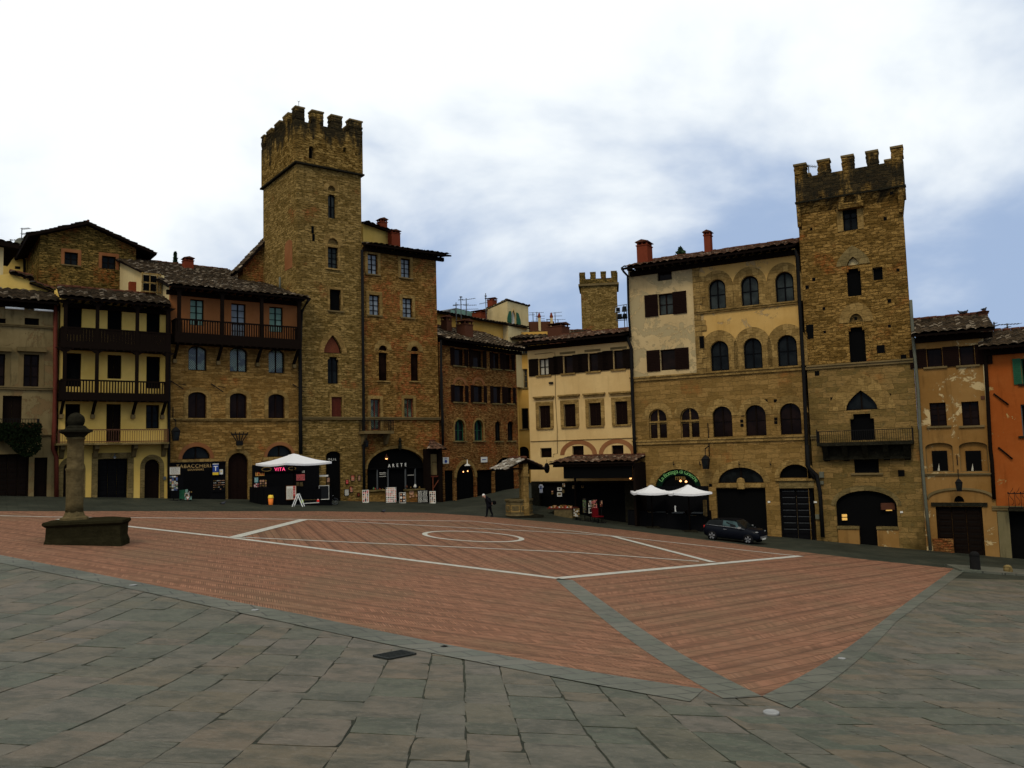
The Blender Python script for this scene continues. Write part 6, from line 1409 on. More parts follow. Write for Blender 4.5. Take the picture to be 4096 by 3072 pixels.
# corner of another house at far left
b = LB('yellow_corner_house', 'yellow plaster house corner with deep dark eaves at the far left edge', 'house', 700, v=14)
a = b.L('A', 40, 300); c_ = b.L('A', 40, 720)
MB().box(a[0] - 8, a[0], 0, 8, c_[1] - 6, a[1], 'pale_plaster').build('wall', b.e)
tiled('roof', b.e, Vector((a[0] - 8, -.8, a[1] + .9)), Vector((a[0] + 1.0, -.8, a[1] - .1)), Vector((a[0] - 8, 8, a[1] + 1.3)), Vector((a[0] + 1.0, 8, a[1] + .3)), 'roof_tiles', .35)
b = LB('yellow_back_house', 'pale yellow house with a red tiled edge glimpsed between the back houses at far left', 'house', 700, v=26)
a = b.L('A', 60, 400); c_ = b.L('A', 262, 400); d_ = b.L('A', 100, 700)
MB().box(a[0] - 1, c_[0] + 1, 0, 6, d_[1] - 6, a[1], 'yellow_plaster').build('wall', b.e); tiled('roof', b.e, Vector((a[0] - 1, -.5, a[1])), Vector((c_[0] + 1, -.5, a[1])), Vector((a[0] - 1, 5, a[1] + 2.0)), Vector((c_[0] + 1, 5, a[1] + 2.0)), 'roof_tiles_red', .15)
MB().tube([(b.L('A', 190, 430)[0], -.3, b.L('A', 190, 430)[1]), (b.L('A', 250, 470)[0], -.3, b.L('A', 250, 470)[1]), (b.L('A', 250, 700)[0], -.3, b.L('A', 250, 700)[1])], .12, 'black_iron', 6).build('drainpipe', b.e)
u0, w0, u1, w1 = b.rect('A', 155, 532, 210, 560); MB().box(u0, u1, -.02, .1, w0, w1, 'void').build('window', b.e)
# ================================================================== things standing about
def PW(c, x, y): return gp(c, x, y)
def mpp(p): return p.dot(_f) / F          # metres per photo pixel at that point
def rowpos(b, c, x, y, v):
    u_, _ = b.L(c, x, y, v); p = b.wpt(u_, v, 0); return Vector((p.x, p.y, gz(p.x, p.y)))
yawc = lambda p: math.atan2(-p.x, p.y)     # turn to face the camera
# ---- column on its stone block
p0 = PW('B', 735, 1538); k = mpp(p0); s_ = k / 2.183
W = (1100 - 368) * s_ * .89; hb = (1535 - 1318) * s_
t = thing('stone_column', 'old stone column with a ball on top, standing on a dark block at the left of the square', 'column', (p0.x, p0.y, gz(p0.x, p0.y)), R(16))
zoff = .0
pr = [(-W / 2 * .98, 0), (W / 2 * .90, -.0), (W / 2 * .98, 1.1), (W / 2 * .4, 2.3), (-W / 2 * .7, 2.3), (-W / 2 * 1.0, 1.2)]
mb = MB(); rn = random.Random(2); N_ = len(pr)
def ringz(sc_, z, j=.0): return [(x * sc_ + rn.uniform(-j, j), (y - 1.1) * sc_ + 1.1 + rn.uniform(-j, j), z) for x, y in pr]
lv = [(1.02, -.4, 0), (1.0, .12, .02), (.97, .3, .02), (.97, hb * .78, .02), (1.0, hb * .82, .01), (1.045, hb * .88, .01), (1.045, hb * .97, .015), (1.02, hb, .01)]
V = []; 
for a in lv: V += ringz(*a)
mb.add(V, [(i * N_ + q, i * N_ + (q + 1) % N_, (i + 1) * N_ + (q + 1) % N_, (i + 1) * N_ + q) for i in range(len(lv) - 1) for q in range(N_)] + [tuple((len(lv) - 1) * N_ + q for q in range(N_))], 'moss_stone')
mb.build('block', t)
cx_ = (640 - 735) * s_ - .2; cy_ = 1.2
Z = lambda y: (1318 - y) * s_ + hb
for f_, n_, prf, nn in (('pedestal', 8, [(120, 1318), (118, 1300), (90, 1285), (78, 1255), (72, 1240)], 'column_stone'),):
    MB().lathe([(r * s_, Z(y)) for r, y in prf], nn, n_, (cx_, cy_, 0), ph=math.pi / 8).build(f_, t)
mb = MB().lathe([(r * s_, Z(y)) for r, y in ((74, 1250), (72, 1180), (71, 1000), (73, 880), (78, 870), (78, 858), (71, 850), (70, 760), (72, 752), (69, 745), (68, 600), (78, 592), (78, 580), (70, 574))], 'column_stone', 20, (cx_, cy_, 0), .05)
mb.build('shaft', t)
mb = MB(); 
for h0, h1, r0, r1 in ((575, 545, 74, 100), (545, 530, 100, 130), (530, 510, 136, 136), (510, 488, 112, 82), (488, 470, 88, 70)):
    mb.lathe([(r0 * s_ * 1.3, Z(h0)), (r1 * s_ * 1.3, Z(h1))], 'dark_stone', 4, (cx_, cy_, 0), ph=R(45 + 18))
mb.build('capital', t)
mb = MB()
ns, nr = 14, 18; V = []
for i in range(ns + 1):
    for q in range(nr): a = math.pi * i / ns; b_ = 2 * math.pi * q / nr; r = 74 * s_ * (1 + rn.uniform(-.035, .035)); V.append((cx_ + r * math.sin(a) * math.cos(b_), cy_ + r * math.sin(a) * math.sin(b_), Z(424) + r * math.cos(a)))
mb.add(V, [(i * nr + q, i * nr + (q + 1) % nr, (i + 1) * nr + (q + 1) % nr, (i + 1) * nr + q) for i in range(ns) for q in range(nr)], 'dark_stone', True); mb.build('ball', t)

# ---- well with its tiled roof
p0 = PW('T', 985, 1505); k = mpp(p0) / 5.531
c0 = Vector((p0.x, p0.y + 1.5, 0)); zg = gz(p0.x, p0.y)
yw = R(28)
t = thing('stone_well', 'octagonal stone well under a small tiled roof, left of the souvenir stall', 'well', (c0.x, c0.y, zg), yw)
rw = (1265 - 665) / 2 * k * 1.04; hz = lambda y: (1492 - y) * k
mb = MB().lathe([(rw * 1.08, -.5), (rw * 1.08, .12), (rw * .98, .2), (rw * .96, hz(1160)), (rw * 1.03, hz(1145)), (rw * 1.06, hz(1110)), (rw * 1.03, hz(1095)), (rw * .72, hz(1095)), (rw * .72, hz(1250))], 'column_stone', 8, ph=R(22.5))
mb.build('basin', t)
mb = MB()
for a in range(8):
    M = Matrix.Rotation(R(45 * a), 4, 'Z'); y = -rw * .96 * math.cos(R(22.5)); mb.box(-.32, .32, y - .03, y + .01, .35, hz(1225), 'trim_stone', M).box(-.24, .24, y - .05, y, .45, hz(1240), 'column_stone', M)
mb.build('panel', t)
hp = hz(300)
for x, y in ((.08, -rw * .82), (rw * .62, rw * .5)):
    MB().box(x - .19, x + .19, y - .19, y + .19, .1, hz(590), 'trim_stone').box(x - .24, x + .24, y - .24, y + .24, hz(590), hz(530), 'trim_stone').box(x - .19, x + .19, y - .19, y + .19, hz(530), hp, 'trim_stone').build('pillar', t)
MB().box(-.16, .16, -rw * 1.15, rw * 1.15, hp, hp + .25, 'dark_wood').box(-1.5, 1.5, -rw * .78 - .12, -rw * .78 + .12, hz(430), hz(400), 'dark_wood').box(-1.5, 1.5, rw * .78 - .12, rw * .78 + .12, hz(430), hz(400), 'dark_wood').build('beam', t)
za, ze = hz(185), hz(425); Lr = rw * 1.25; we_ = 1.62
tiled('roof', t, Vector((-we_, Lr, ze)), Vector((-we_, -Lr, ze)), Vector((0, Lr, za)), Vector((0, -Lr, za)), 'roof_tiles_pale', .1)
tiled('roof', t, Vector((we_, -Lr, ze)), Vector((we_, Lr, ze)), Vector((0, -Lr, za)), Vector((0, Lr, za)), 'roof_tiles_red', .1)
MB().box(-rw * 1.35, rw * 1.3, -rw * 1.3, rw * 1.3, -.7, .10, 'dark_stone').box(rw * .6, rw * 1.95, -rw * 1.2, rw * .9, -.9, -.10, 'dark_stone').build('step', t)

# ---- umbrellas
def umbrella(c, lx, ly, rx, ry, ax, ay, depth_y, label, rot, group=None, name='market_umbrella'):
    p = PW(*depth_y); k = mpp(p); s_ = k / CROP[c][2]
    W = (rx - lx) * s_ / (math.cos(rot) + abs(math.sin(rot))) ; xm, ym = px(c, (lx + rx) / 2, (ly + ry) / 2)
    r = ray(xm, ym); P = r * (p.y / r.y); xa, ya = px(c, ax, ay); ra = ray(xa, ya) * (p.y / r.y); h = ra.z - P.z
    g = gz(P.x, P.y); t = thing(name, label, 'umbrella', (P.x, P.y, g), rot + yawc(P), group); z = P.z - g; hw = W / 2
    hw *= 1.0; cs = [(-hw, -hw), (hw, -hw), (hw, hw), (-hw, hw)]; mb = MB(); n = 6
    V = []; 
    for i in range(n + 1):
        f = i / n; fr = 1 - f * .84; zz = z + (h - .12) * (1 - (1 - f) ** 1.08) - .08 * math.sin(math.pi * f)
        for a in range(4):
            A_, B_ = cs[a], cs[(a + 1) % 4]
            for q in range(8):
                u_ = q / 8; x = A_[0] + (B_[0] - A_[0]) * u_; y = A_[1] + (B_[1] - A_[1]) * u_; V.append((x * fr, y * fr, zz - .10 * math.sin(math.pi * u_) * (1 - f)))
    N_ = 32
    mb.add(V, [(i * N_ + q, i * N_ + (q + 1) % N_, (i + 1) * N_ + (q + 1) % N_, (i + 1) * N_ + q) for i in range(n) for q in range(N_)], 'umbrella_cloth')
    lo = [(x, y, z_ - .13) for x, y, z_ in V[:N_]]; mb.add(V[:N_] + lo, [(q, N_ + q, N_ + (q + 1) % N_, (q + 1) % N_) for q in range(N_)], 'umbrella_cloth')
    mb.build('canopy', t)
    MB().lathe([(hw * .30, z + h - .22), (hw * .2, z + h - .08), (.05, z + h)], 'umbrella_cloth', 4, ph=math.pi / 4).build('vent_cap', t)
    MB().tube([(0, 0, 0), (0, 0, z + h - .1)], .045, 'dark_wood', 8).build('pole', t)
    mb = MB()
    for x, y in cs + [(0, -hw), (hw, 0), (0, hw), (-hw, 0)]: mb.bar((0, 0, z + h - .42), (x * .93, y * .93, z - .13), .03, .03, 'dark_wood')
    mb.build('ribs', t)
    MB().box(-.4, .4, -.4, .4, -.1, .08, 'dark_stone').build('base', t)
    return t, P
u_a, Pa = umbrella('Q', 262, 180, 1895, 155, 1080, -30, ('Q', 1100, 1085), 'large white square market umbrella on the left, in front of the stone house', R(33))
u_b, Pb = umbrella('K', 138, 1128, 520, 1118, 340, 1068, ('O0', 2610, 2112), 'white umbrella over the dark terrace below the lettered arch, left of the pair', R(12), 'terrace umbrellas')
u_c, Pc = umbrella('K', 458, 1135, 875, 1120, 663, 1066, ('O0', 2740, 2126), 'white umbrella over the dark terrace, right of the pair and nearer the car', R(14), 'terrace umbrellas')

# ---- dark terrace enclosures
def terrace(name, label, c, xl, yl, xr, yr, htop, depth, rows, wood='black_paint', tabl=True):
    a = PW(c, xl, yl); b_ = PW(c, xr, yr); d = (b_ - a); ln = d.xy.length; ang = math.atan2(d.y, d.x)
    t = thing(name, label, 'terrace', (a.x, a.y, a.z), ang); sl = (b_.z - a.z) / ln
    mb = MB(); n = max(2, round(ln / 1.3))
    for i in range(n):
        x0, x1 = ln * i / n, ln * (i + 1) / n; z = sl * x0
        mb.box(x0 + .05, x1 - .05, -.03, .03, sl * x1 - .25, z + htop, wood)
    mb.build('screen', t)
    for i in range(n + 1): x = ln * i / n; MB().box(x - .05, x + .05, -.06, .06, sl * x - .3, sl * x + htop + .08, wood).build('post', t)
    mb = MB()
    for k_, (x, y0, y1) in enumerate(((0, 0, depth), (ln, 0, depth))):
        for j in range(3): mb.box(x - .04, x + .04, y0 + j * depth / 3 + .05, y0 + (j + 1) * depth / 3 - .05, sl * x - .3, sl * x + htop, wood)
    mb.build('side_screen', t)
    if depth < 2: MB().box(.1, ln - .1, depth, depth + .06, sl * ln, 2.5, wood).build('dark_backing', t)  # added black panel, stands in for the dark space under the umbrellas
    MB().box(0, ln, 0, depth, min(0, sl * ln) - .5, .06 if sl < 0 else sl * ln + .06, 'dark_wood').build('platform', t)
    return t, a, ang, ln, sl
ta = terrace('bar_terrace', 'black-screened bar terrace under the large white umbrella on the left', 'Q', 385, 1100, 1905, 1118, 1.15, 2.6, 2)
tb = terrace('restaurant_terrace', 'long low black terrace enclosure under the pair of white umbrellas', 'V', 60, 738, 1190, 842, .95, 1.5, 2)
def local(tw, x, y, z):
    t, a, ang, ln, sl = tw; return Vector((a.x + x * math.cos(ang) - y * math.sin(ang), a.y + x * math.sin(ang) + y * math.cos(ang), a.z + z))
rn = random.Random(12)
def table(tw, x, y, label, grp):
    q = local(tw, x, y, .06 if tw[4] < 0 else tw[4] * tw[3] + .06); t = thing('cafe_table', label, 'table', q, tw[2], grp)
    MB().box(-.38, .38, -.38, .38, .72, .76, 'grey_metal').build('tabletop', t); MB().tube([(0, 0, .0), (0, 0, .72)], .035, 'black_iron', 6).box(-.22, .22, -.22, .22, 0, .03, 'black_iron').build('leg', t)
    return t
def chair(tw, x, y, rz, label, grp):
    q = local(tw, x, y, .06 if tw[4] < 0 else tw[4] * tw[3] + .06); t = thing('cafe_chair', label, 'chair', q, tw[2] + rz, grp)
    MB().box(-.21, .21, -.21, .21, .43, .47, 'brown_wood').build('seat', t); MB().box(-.2, .2, .17, .2, .55, .9, 'brown_wood').build('backrest', t)
    for a in (-1, 1):
        for b_ in (-1, 1): MB().bar((a * .18, b_ * .18, 0), (a * .18, b_ * .18, .9 if b_ > 0 else .44), .03, .03, 'black_iron').build('leg', t)
    return t
for tw, g, nm in ((tb, 'tables on the restaurant terrace', 'restaurant'), (ta, 'tables on the bar terrace', 'bar')):
    n = 4 if tw is tb else 2
    for i in range(n):
        x = tw[3] * (i + .5) / n
        ty = .75 if tw is tb else 1.4; table(tw, x, ty, 'small square cafe table behind the black screens of the %s terrace' % nm, g)
        for sg in (-1, 1): chair(tw, x + sg * .62, ty, -sg * math.pi / 2, 'dark cafe chair at a small table on the %s terrace' % nm, g.replace('tables', 'chairs'))
# board helper : free standing or wall hung
def board(c, x0, y0, x1, y1, name, label, cat, mat='paper', prints=None, lean=.12, legs=True, group=None, fmat='black_paint', ground=None, seed=1, yaw=None, hang=None):
    """hang=(bld, v) puts it on that wall plane; else it stands on the ground"""
    if hang:
        b, v = hang; u0, w0, u1, w1 = b.rect(c, x0, y0, x1, y1, v); pos = b.wpt((u0 + u1) / 2, v, w0); W, H = u1 - u0, w1 - w0; rz = math.atan2(b.d.y, b.d.x); lean = 0; z0 = 0
    else:
        gx = ground or (x0 + x1) / 2; pos = rowpos(b5, c, gx, y1, -1.5) if c == 'R' else PW(c, gx, y1); k = mpp(pos) / CROP[c][2]; W, H = (x1 - x0) * k, (y1 - y0) * k; rz = yawc(pos) if yaw is None else yaw; z0 = .04
    t = thing(name, label, cat, pos, rz, group); sh = math.tan(lean)
    M = Matrix.Shear('XY', 4, (0, 0)) if False else Matrix(((1, 0, 0, 0), (0, 1, sh, 0), (0, 0, 1, 0), (0, 0, 0, 1)))
    MB().box(-W / 2, W / 2, 0, .04, z0, H, mat, M).build('panel', t)
    MB().box(-W / 2 - .025, -W / 2, -.01, .05, z0, H, fmat, M).box(W / 2, W / 2 + .025, -.01, .05, z0, H, fmat, M).box(-W / 2 - .025, W / 2 + .025, -.01, .05, H, H + .03, fmat, M).box(-W / 2 - .025, W / 2 + .025, -.01, .05, z0 - .04, z0, fmat, M).build('frame', t)
    if legs and not hang: MB().bar((-W / 2 + .05, sh * H, H), (-W / 2 + .05, .5, 0), .04, .03, fmat).bar((W / 2 - .05, sh * H, H), (W / 2 - .05, .5, 0), .04, .03, fmat).build('rear_leg', t)
    if prints:
        mb = MB(); rn = random.Random(seed); prints(mb, W, H, z0, rn)
        mb.v = [tuple(M @ Vector(p)) for p in mb.v]
        if mb.v: mb.build('print', t)
    return t
def dishes(mats, nx, ny):
    def f(mb, W, H, z0, rn):
        for i in range(nx):
            for j in range(ny):
                r = W / nx * rn.uniform(.28, .46); disc(mb, -W / 2 + W * (i + .5) / nx, z0 + (H - z0) * (j + .5) / ny * .96 + .03, r, rn.choice(mats), -.006 - .0004 * (i + j))
    return f
def lines(mat, n, cols=1, col2=None):
    def f(mb, W, H, z0, rn):
        for q in range(cols):
            cw = W / cols
            for j in range(n):
                z = z0 + (H - z0) * (j + .7) / (n + .6); x = -W / 2 + q * cw + cw * .1
                while x < -W / 2 + (q + 1) * cw - cw * .12:
                    l = rn.uniform(.04, .11) * max(1, W); mb.box(x, min(x + l, -W / 2 + (q + 1) * cw - cw * .06), -.008, 0, z, z + (H - z0) / n * .38, col2 if (col2 and rn.random() < .3) else mat); x += l + .035
    return f
W_('print_red', (.40, .05, .03), nz=.3); W_('print_pink', (.50, .12, .12), nz=.4); W_('print_tan', (.48, .26, .15), nz=.3); W_('print_dark', (.03, .02, .02)); W_('print_teal', (.12, .35, .36)); W_('slate', (.012, .013, .014)); W_('print_green', (.10, .18, .07)); W_('print_blue', (.08, .12, .25))
RM = ['print_red', 'print_red', 'print_tan', 'print_pink', 'print_dark']
board('R', 375, 930, 495, 1185, 'menu_board', 'narrow white board of red ceramics leaning at the left jamb of the wide shop arch', 'display board', prints=dishes(RM, 3, 7), fmat='paper', seed=2)
board('R', 868, 895, 1080, 1222, 'menu_board', 'largest white board covered with red dish pictures, before the shop doorway', 'display board', prints=dishes(RM, 6, 8), seed=3)
board('R', 1150, 905, 1275, 1118, 'picture_stand', 'dim picture stand leaning beside the shop doorway, right of the largest board', 'display board', mat='print_dark', prints=dishes(['print_tan', 'paper'], 2, 3), fmat='paper', seed=4)
board('R', 1535, 930, 1745, 1200, 'chalkboard', 'black chalkboard with white handwriting in front of the right shop counter', 'sign', mat='slate', prints=lines('paper', 10, 2), seed=5)
board('R', 1787, 895, 1903, 1140, 'menu_board', 'white board with brown round plates below the wall shrine', 'display board', prints=dishes(['print_tan', 'terracotta', 'print_dark'], 3, 6), fmat='paper', seed=6)
board('Q', 945, 718, 1128, 990, 'menu_board', 'tall cream menu on the front screen of the bar terrace', 'menu', prints=lambda mb, W, H, z0, rn: (lines('trim_stone', 16)(mb, W, H * .85, z0, rn), [mb.box(W * .2, W * .44, -.01, 0, z, z + .09, rn.choice(['print_red', 'print_pink', 'print_dark'])) for z in [H * q for q in (.06, .15, .25, .35, .47, .6, .72, .84, .92)]]), ground=1035, fmat='brick_trim', legs=False, seed=7, lean=0)
# lift that menu on to the screen
bm_ = [o for o in COL.objects if o.get('label', '').startswith('tall cream menu')][0]; q = PW('Q', 1035, 1112); kq = mpp(q) / 5.53; bm_.location = Vector((q.x, q.y - .14, q.z + (1112 - 990) * kq))
tq = board('Q', 1668, 715, 1850, 985, 'chalkboard', 'blank rounded blackboard on the right end of the bar terrace', 'sign', mat='slate', fmat='paper', legs=False, lean=0)
q = PW('Q', 1760, 1116); kq = mpp(q) / 5.53; tq.location = Vector((q.x, q.y - .14, q.z + (1116 - 985) * kq))
MB().box(-.3, .3, -.03, .03, 1.6, 1.72, 'paper').build('label_plate', tq)
# posters hung on the walls round the shops
def poster(c, x0, y0, x1, y1, b, mat, label, pr=None, v=-.06, name='poster', cat='poster', seed=1, fmat='black_paint', group=None): return board(c, x0, y0, x1, y1, name, label, cat, mat, pr, hang=(b, v), seed=seed, fmat=fmat, group=group)
poster('R', 130, 645, 196, 750, bt, 'print_tan', 'orange poster on the tower wall, upper left of the group beside the pipe', dishes(['print_red'], 2, 3))
poster('R', 275, 645, 325, 745, bt, 'print_tan', 'small tan poster on the tower wall just left of the black pipe', dishes(['terracotta_dark'], 2, 3), seed=3)
poster('R', 18, 735, 70, 820, bt, 'print_red', 'small red poster on the tower wall above the white notice', dishes(['print_pink'], 2, 2), seed=2)
poster('R', -5, 938, 75, 1060, bt, 'paper', 'white notice low on the tower wall, the palest of the group', lines('trim_grey', 7), seed=4)
poster('R', 100, 880, 158, 990, bt, 'print_tan', 'brown plate picture low on the tower wall', dishes(['print_red', 'terracotta'], 2, 3), seed=5)
poster('R', 265, 1012, 306, 1080, bt, 'terracotta', 'little terracotta tile hung lowest beside the pipe on the tower wall')
poster('Q', 228, 378, 430, 462, b3, 'ochre_yellow_plaster', 'wide yellow picture left of the bar terrace', dishes(['print_red', 'terracotta'], 4, 2), v=-.22)
poster('Q', 208, 497, 292, 608, b3, 'print_teal', 'turquoise poster left of the bar terrace', lines('paper', 6), v=-.22)
poster('Q', 195, 625, 308, 770, b3, 'print_pink', 'pink poster with dark figures at the left end of the bar terrace', dishes(['print_dark', 'paper'], 3, 4), v=-.22)
poster('Q', 318, 548, 485, 715, b3, 'print_dark', 'dim picture of plates beside the turquoise poster', dishes(['trim_stone', 'print_tan'], 3, 3), v=-.22)
poster('Q', 1135, 425, 1322, 562, b3, 'print_pink', 'wide pink notice behind the large umbrella', lines('print_red', 5, 1, 'print_dark'), v=-.24)
poster('Q', 1135, 598, 1190, 685, b3, 'trim_grey', 'small grey leaflet under the pink notice, left one', lines('print_dark', 6), v=-.22)
poster('Q', 1208, 598, 1280, 690, b3, 'trim_grey', 'small grey leaflet under the pink notice, right one', lines('print_dark', 6), v=-.22)
poster('Q', 1260, 345, 1320, 400, b3, 'trim_dark', 'small dark picture above the pink notice', dishes(['paper'], 2, 2), v=-.22)
poster('Q', 1812, 492, 1872, 600, bt, 'print_tan', 'small framed print in the dark doorway right of the umbrella', dishes(['print_dark'], 2, 3), v=-.05)
poster('Q', 1815, 628, 1875, 675, bt, 'trim_stone', 'small yellowish card in the dark doorway right of the umbrella', lines('print_dark', 3), v=-.05)
# bar shopfront behind the umbrella, with its lit sign
u0, w0, u1, w1 = b3.rect('Q', 175, 200, 1645, 1090, -.2); MB().box(u0, u1, -.2, .05, w0 - .5, w1, 'black_paint').build('bar_shopfront', b3.e)
t = thing('bar_sign', 'pink neon bar sign between two pale ovals under the large umbrella', 'sign', b3.wpt(b3.L('Q', 768, 262, -.3)[0], -.3, b3.L('Q', 768, 276, -.3)[1] - .12), math.atan2(dL.y, dL.x))
MB().box(-1.5, 1.8, 0, .06, -.2, .25, 'black_paint').build('panel', t); mb = MB(); text_on(mb, 'VITA', .36, 0, -.02, -.13, 'neon', 1.1); mb.build('lettering', t)
mb = MB()
for x, r in ((-1.0, .38), (.95, .30)):
    P = [(x + r * math.cos(a), .02 + r * .42 * math.sin(a)) for a in [q * math.pi / 12 for q in range(24)]]; mb.ring(P, [(x + (p[0] - x) * .85, .02 + (p[1] - .02) * .75) for p in P], -.02, .0, 'trim_stone')
mb.build('oval', t)
# tobacconist's front
u0, w0, u1, w1 = b3.rect('S', 60, 225, 1575, 1160, -.16)
u0 = max(u0, .05); MB().box(u0, u1, -.16, .04, w0 - .5, w1, 'black_paint').box(u0, u1, -.24, .04, w1, w1 + .12, 'black_paint').build('tobacco_shopfront', b3.e)
sf = [o for o in b3.e.children][-1]
mb = MB(); cu, cw = b3.L('S', 800, 300, -.17); text_on(mb, 'TABACCHERIA', .36, cu, -.17, cw - .08, 'gold_letters', 1.15, sxx=.98); cu, cw = b3.L('S', 800, 345, -.17); text_on(mb, 'SOUVENIRS', .19, cu, -.17, cw - .16, 'gold_letters', 1.15); mb.build('lettering', sf)
u0, w0, u1, w1 = b3.rect('S', 480, 400, 1180, 1130, -.17); MB().box(u0, u1, -.175, -.16, w0, w1, 'void').build('shop_window', sf)
t = board('S', 1238, 225, 1395, 518, 'tobacco_sign', 'blue tobacconist sign with a large white T and yellow foot', 'sign', 'blue_sign', None, hang=(b3, -.3))
u0, w0, u1, w1 = b3.rect('S', 1238, 225, 1395, 518, -.3); W, H = u1 - u0, w1 - w0
mb = MB(); text_on(mb, 'T', H * .62, 0, -.012, H * .36, 'white_letters'); mb.build('lettering', t); MB().box(-W / 2, W / 2, -.012, 0, 0, H * .23, 'yellow_sign').box(-W / 2, W / 2, -.012, 0, H * .93, H, 'paper').build('print', t)
board('S', 1425, 385, 1497, 490, 'notice', 'small pale notice with a yellow mark right of the blue T sign', 'notice', 'paper', lambda mb, W, H, z0, rn: disc(mb, 0, H * .6, W * .25, 'yellow_sign'), hang=(b3, -.2), fmat='paper')
board('S', 125, 312, 388, 505, 'town_map', 'cream town map in a frame at the left end of the tobacconist front', 'map', 'paper', lines('trim_stone', 7), hang=(b3, -.24), fmat='trim_stone')
board('S', 1238, 560, 1560, 940, 'magnet_board', 'black panel hung with rows of tiny magnets under the blue T sign', 'souvenir display', 'black_paint', lambda mb, W, H, z0, rn: [mb.box(x - .045, x + .03, -.02, 0, z, z + .035, rn.choice(['trim_stone', 'paper', 'print_tan', 'print_tan'])) for x in [-W / 2 + .1 + .115 * q for q in range(int(W / .115))] for z in [.12 + .15 * q for q in range(int(H / .15) - 1)] if rn.random() < .8], hang=(b3, -.2))
def rack(c, x0, y0, x1, y1, label, seed, ground=None, mats=('trim_stone', 'print_tan', 'print_green', 'paper', 'print_blue', 'print_dark', 'print_dark'), yb=None, nx=4, ny=9):
    yb = yb or y1; pos = rowpos(bc, c, (x0 + x1) / 2, yb, -1.9) if c == 'P' else PW(c, (x0 + x1) / 2, yb); k = mpp(pos) / CROP[c][2]; W, H = (x1 - x0) * k, (yb - y0) * k; zb = (yb - y1) * k + .15
    t = thing('postcard_rack', label, 'postcard rack', pos, yawc(pos)); rn = random.Random(seed)
    MB().tube([(0, .2, 0), (0, .2, H)], .03, 'black_iron', 6).box(-.3, .3, -.02, .42, -.04, .03, 'black_iron').build('stand', t)
    mb = MB(); mb.box(-W / 2, W / 2, .02, .4, zb, H, 'black_iron'); mb.build('frame', t); mb = MB()
    for i in range(nx):
        for j in range(ny):
            if rn.random() < .92:
                x = -W / 2 + W * (i + .5) / nx; z = zb + (H - zb) * (j + .5) / ny; a = W / nx * .42; h_ = (H - zb) / ny * .4; mb.box(x - a, x + a, -.01, .02, z - h_, z + h_, rn.choice(mats))
                mb.box(x - a * .6, x + a * .6, -.014, -.01, z - h_ * .7, z + h_ * .3, rn.choice(mats))
    mb.build('postcards', t); return t
rack('S', 125, 545, 322, 990, 'postcard rack at the left end of the tobacconist front, under the map', 2, yb=1190)
# green ice-cream style cart
p0 = PW('S', 535, 1190); k = mpp(p0) / 6.506
t = thing('toy_cart', 'green souvenir cart with a pale front and red triangle at the tobacconist door', 'cart', p0, yawc(p0))
w_ = 150 * k; MB().box(-w_, -w_ * .15, 0, .5, .12, 280 * k, 'green_paint').build('body', t); MB().box(-w_ * .15, w_, -.05, .5, .06, 110 * k, 'pale_green').box(-w_ * .1, w_ * .6, -.03, .35, 120 * k, 200 * k, 'paper').box(-.02, w_ * .35, 0, .2, 210 * k, 290 * k, 'pale_green').build('crate', t)
MB().prism([(-w_ * .05, 120 * k), (w_ * .75, 120 * k), (w_ * .35, .03)], 'y', -.09, -.06, 'print_red').prism([(w_ * .05, 108 * k), (w_ * .65, 108 * k), (w_ * .35, .10)], 'y', -.1, -.09, 'paper').build('triangle_sign', t)
mb = MB(); rn = random.Random(5)
for q in range(16): x = rn.uniform(-w_ * .2, w_); z = rn.choice((115, 150, 205)) * k; mb.box(x - .04, x + .04, -.12, -.05, z, z + rn.uniform(.06, .14), rn.choice(['paper', 'black_paint', 'black_paint', 'trim_stone']))
mb.build('goods', t)
for x in (-w_ * .8, w_ * .8): MB().tube([(x, .0, .08), (x, .05, .08)], .08, 'rubber', 10).build('wheel', t)
# orange litter bin
p0 = PW('Q', 570, 1106); k = mpp(p0) / 5.53; h = (1106 - 885) * k
t = thing('litter_bin', 'orange plastic litter bin with a yellow domed lid by the bar terrace', 'bin', p0); r = 58 * k
MB().lathe([(r * .72, 0), (r * .78, .03), (r, h * .66)], 'orange_plastic', 20).build('body', t); MB().lathe([(r * 1.04, h * .66), (r * 1.04, h * .70), (r * .98, h * .85), (r * .8, h * .97), (r * .4, h)], 'yellow_plastic', 20).build('lid', t)
# white A-frame trestle
p0 = PW('Q', 1158, 1148); k = mpp(p0) / 5.53; h = (1148 - 860) * k; hw = 118 * k
t = thing('a_frame', 'empty white A-frame sign stand in front of the bar terrace', 'sign stand', p0, R(0))
for sg in (-1, 1): MB().bar((sg * hw, 0, 0), (0, 0, h), .07, .05, 'white_paint').bar((sg * hw, .5, 0), (0, .5, h), .07, .05, 'white_paint').build('leg', t)
MB().bar((-hw * .8, .02, .12), (hw * .8, .02, .12), .03, .03, 'grey_metal').bar((0, 0, h - .03), (0, .5, h - .03), .05, .05, 'white_paint').build('crossbar', t)
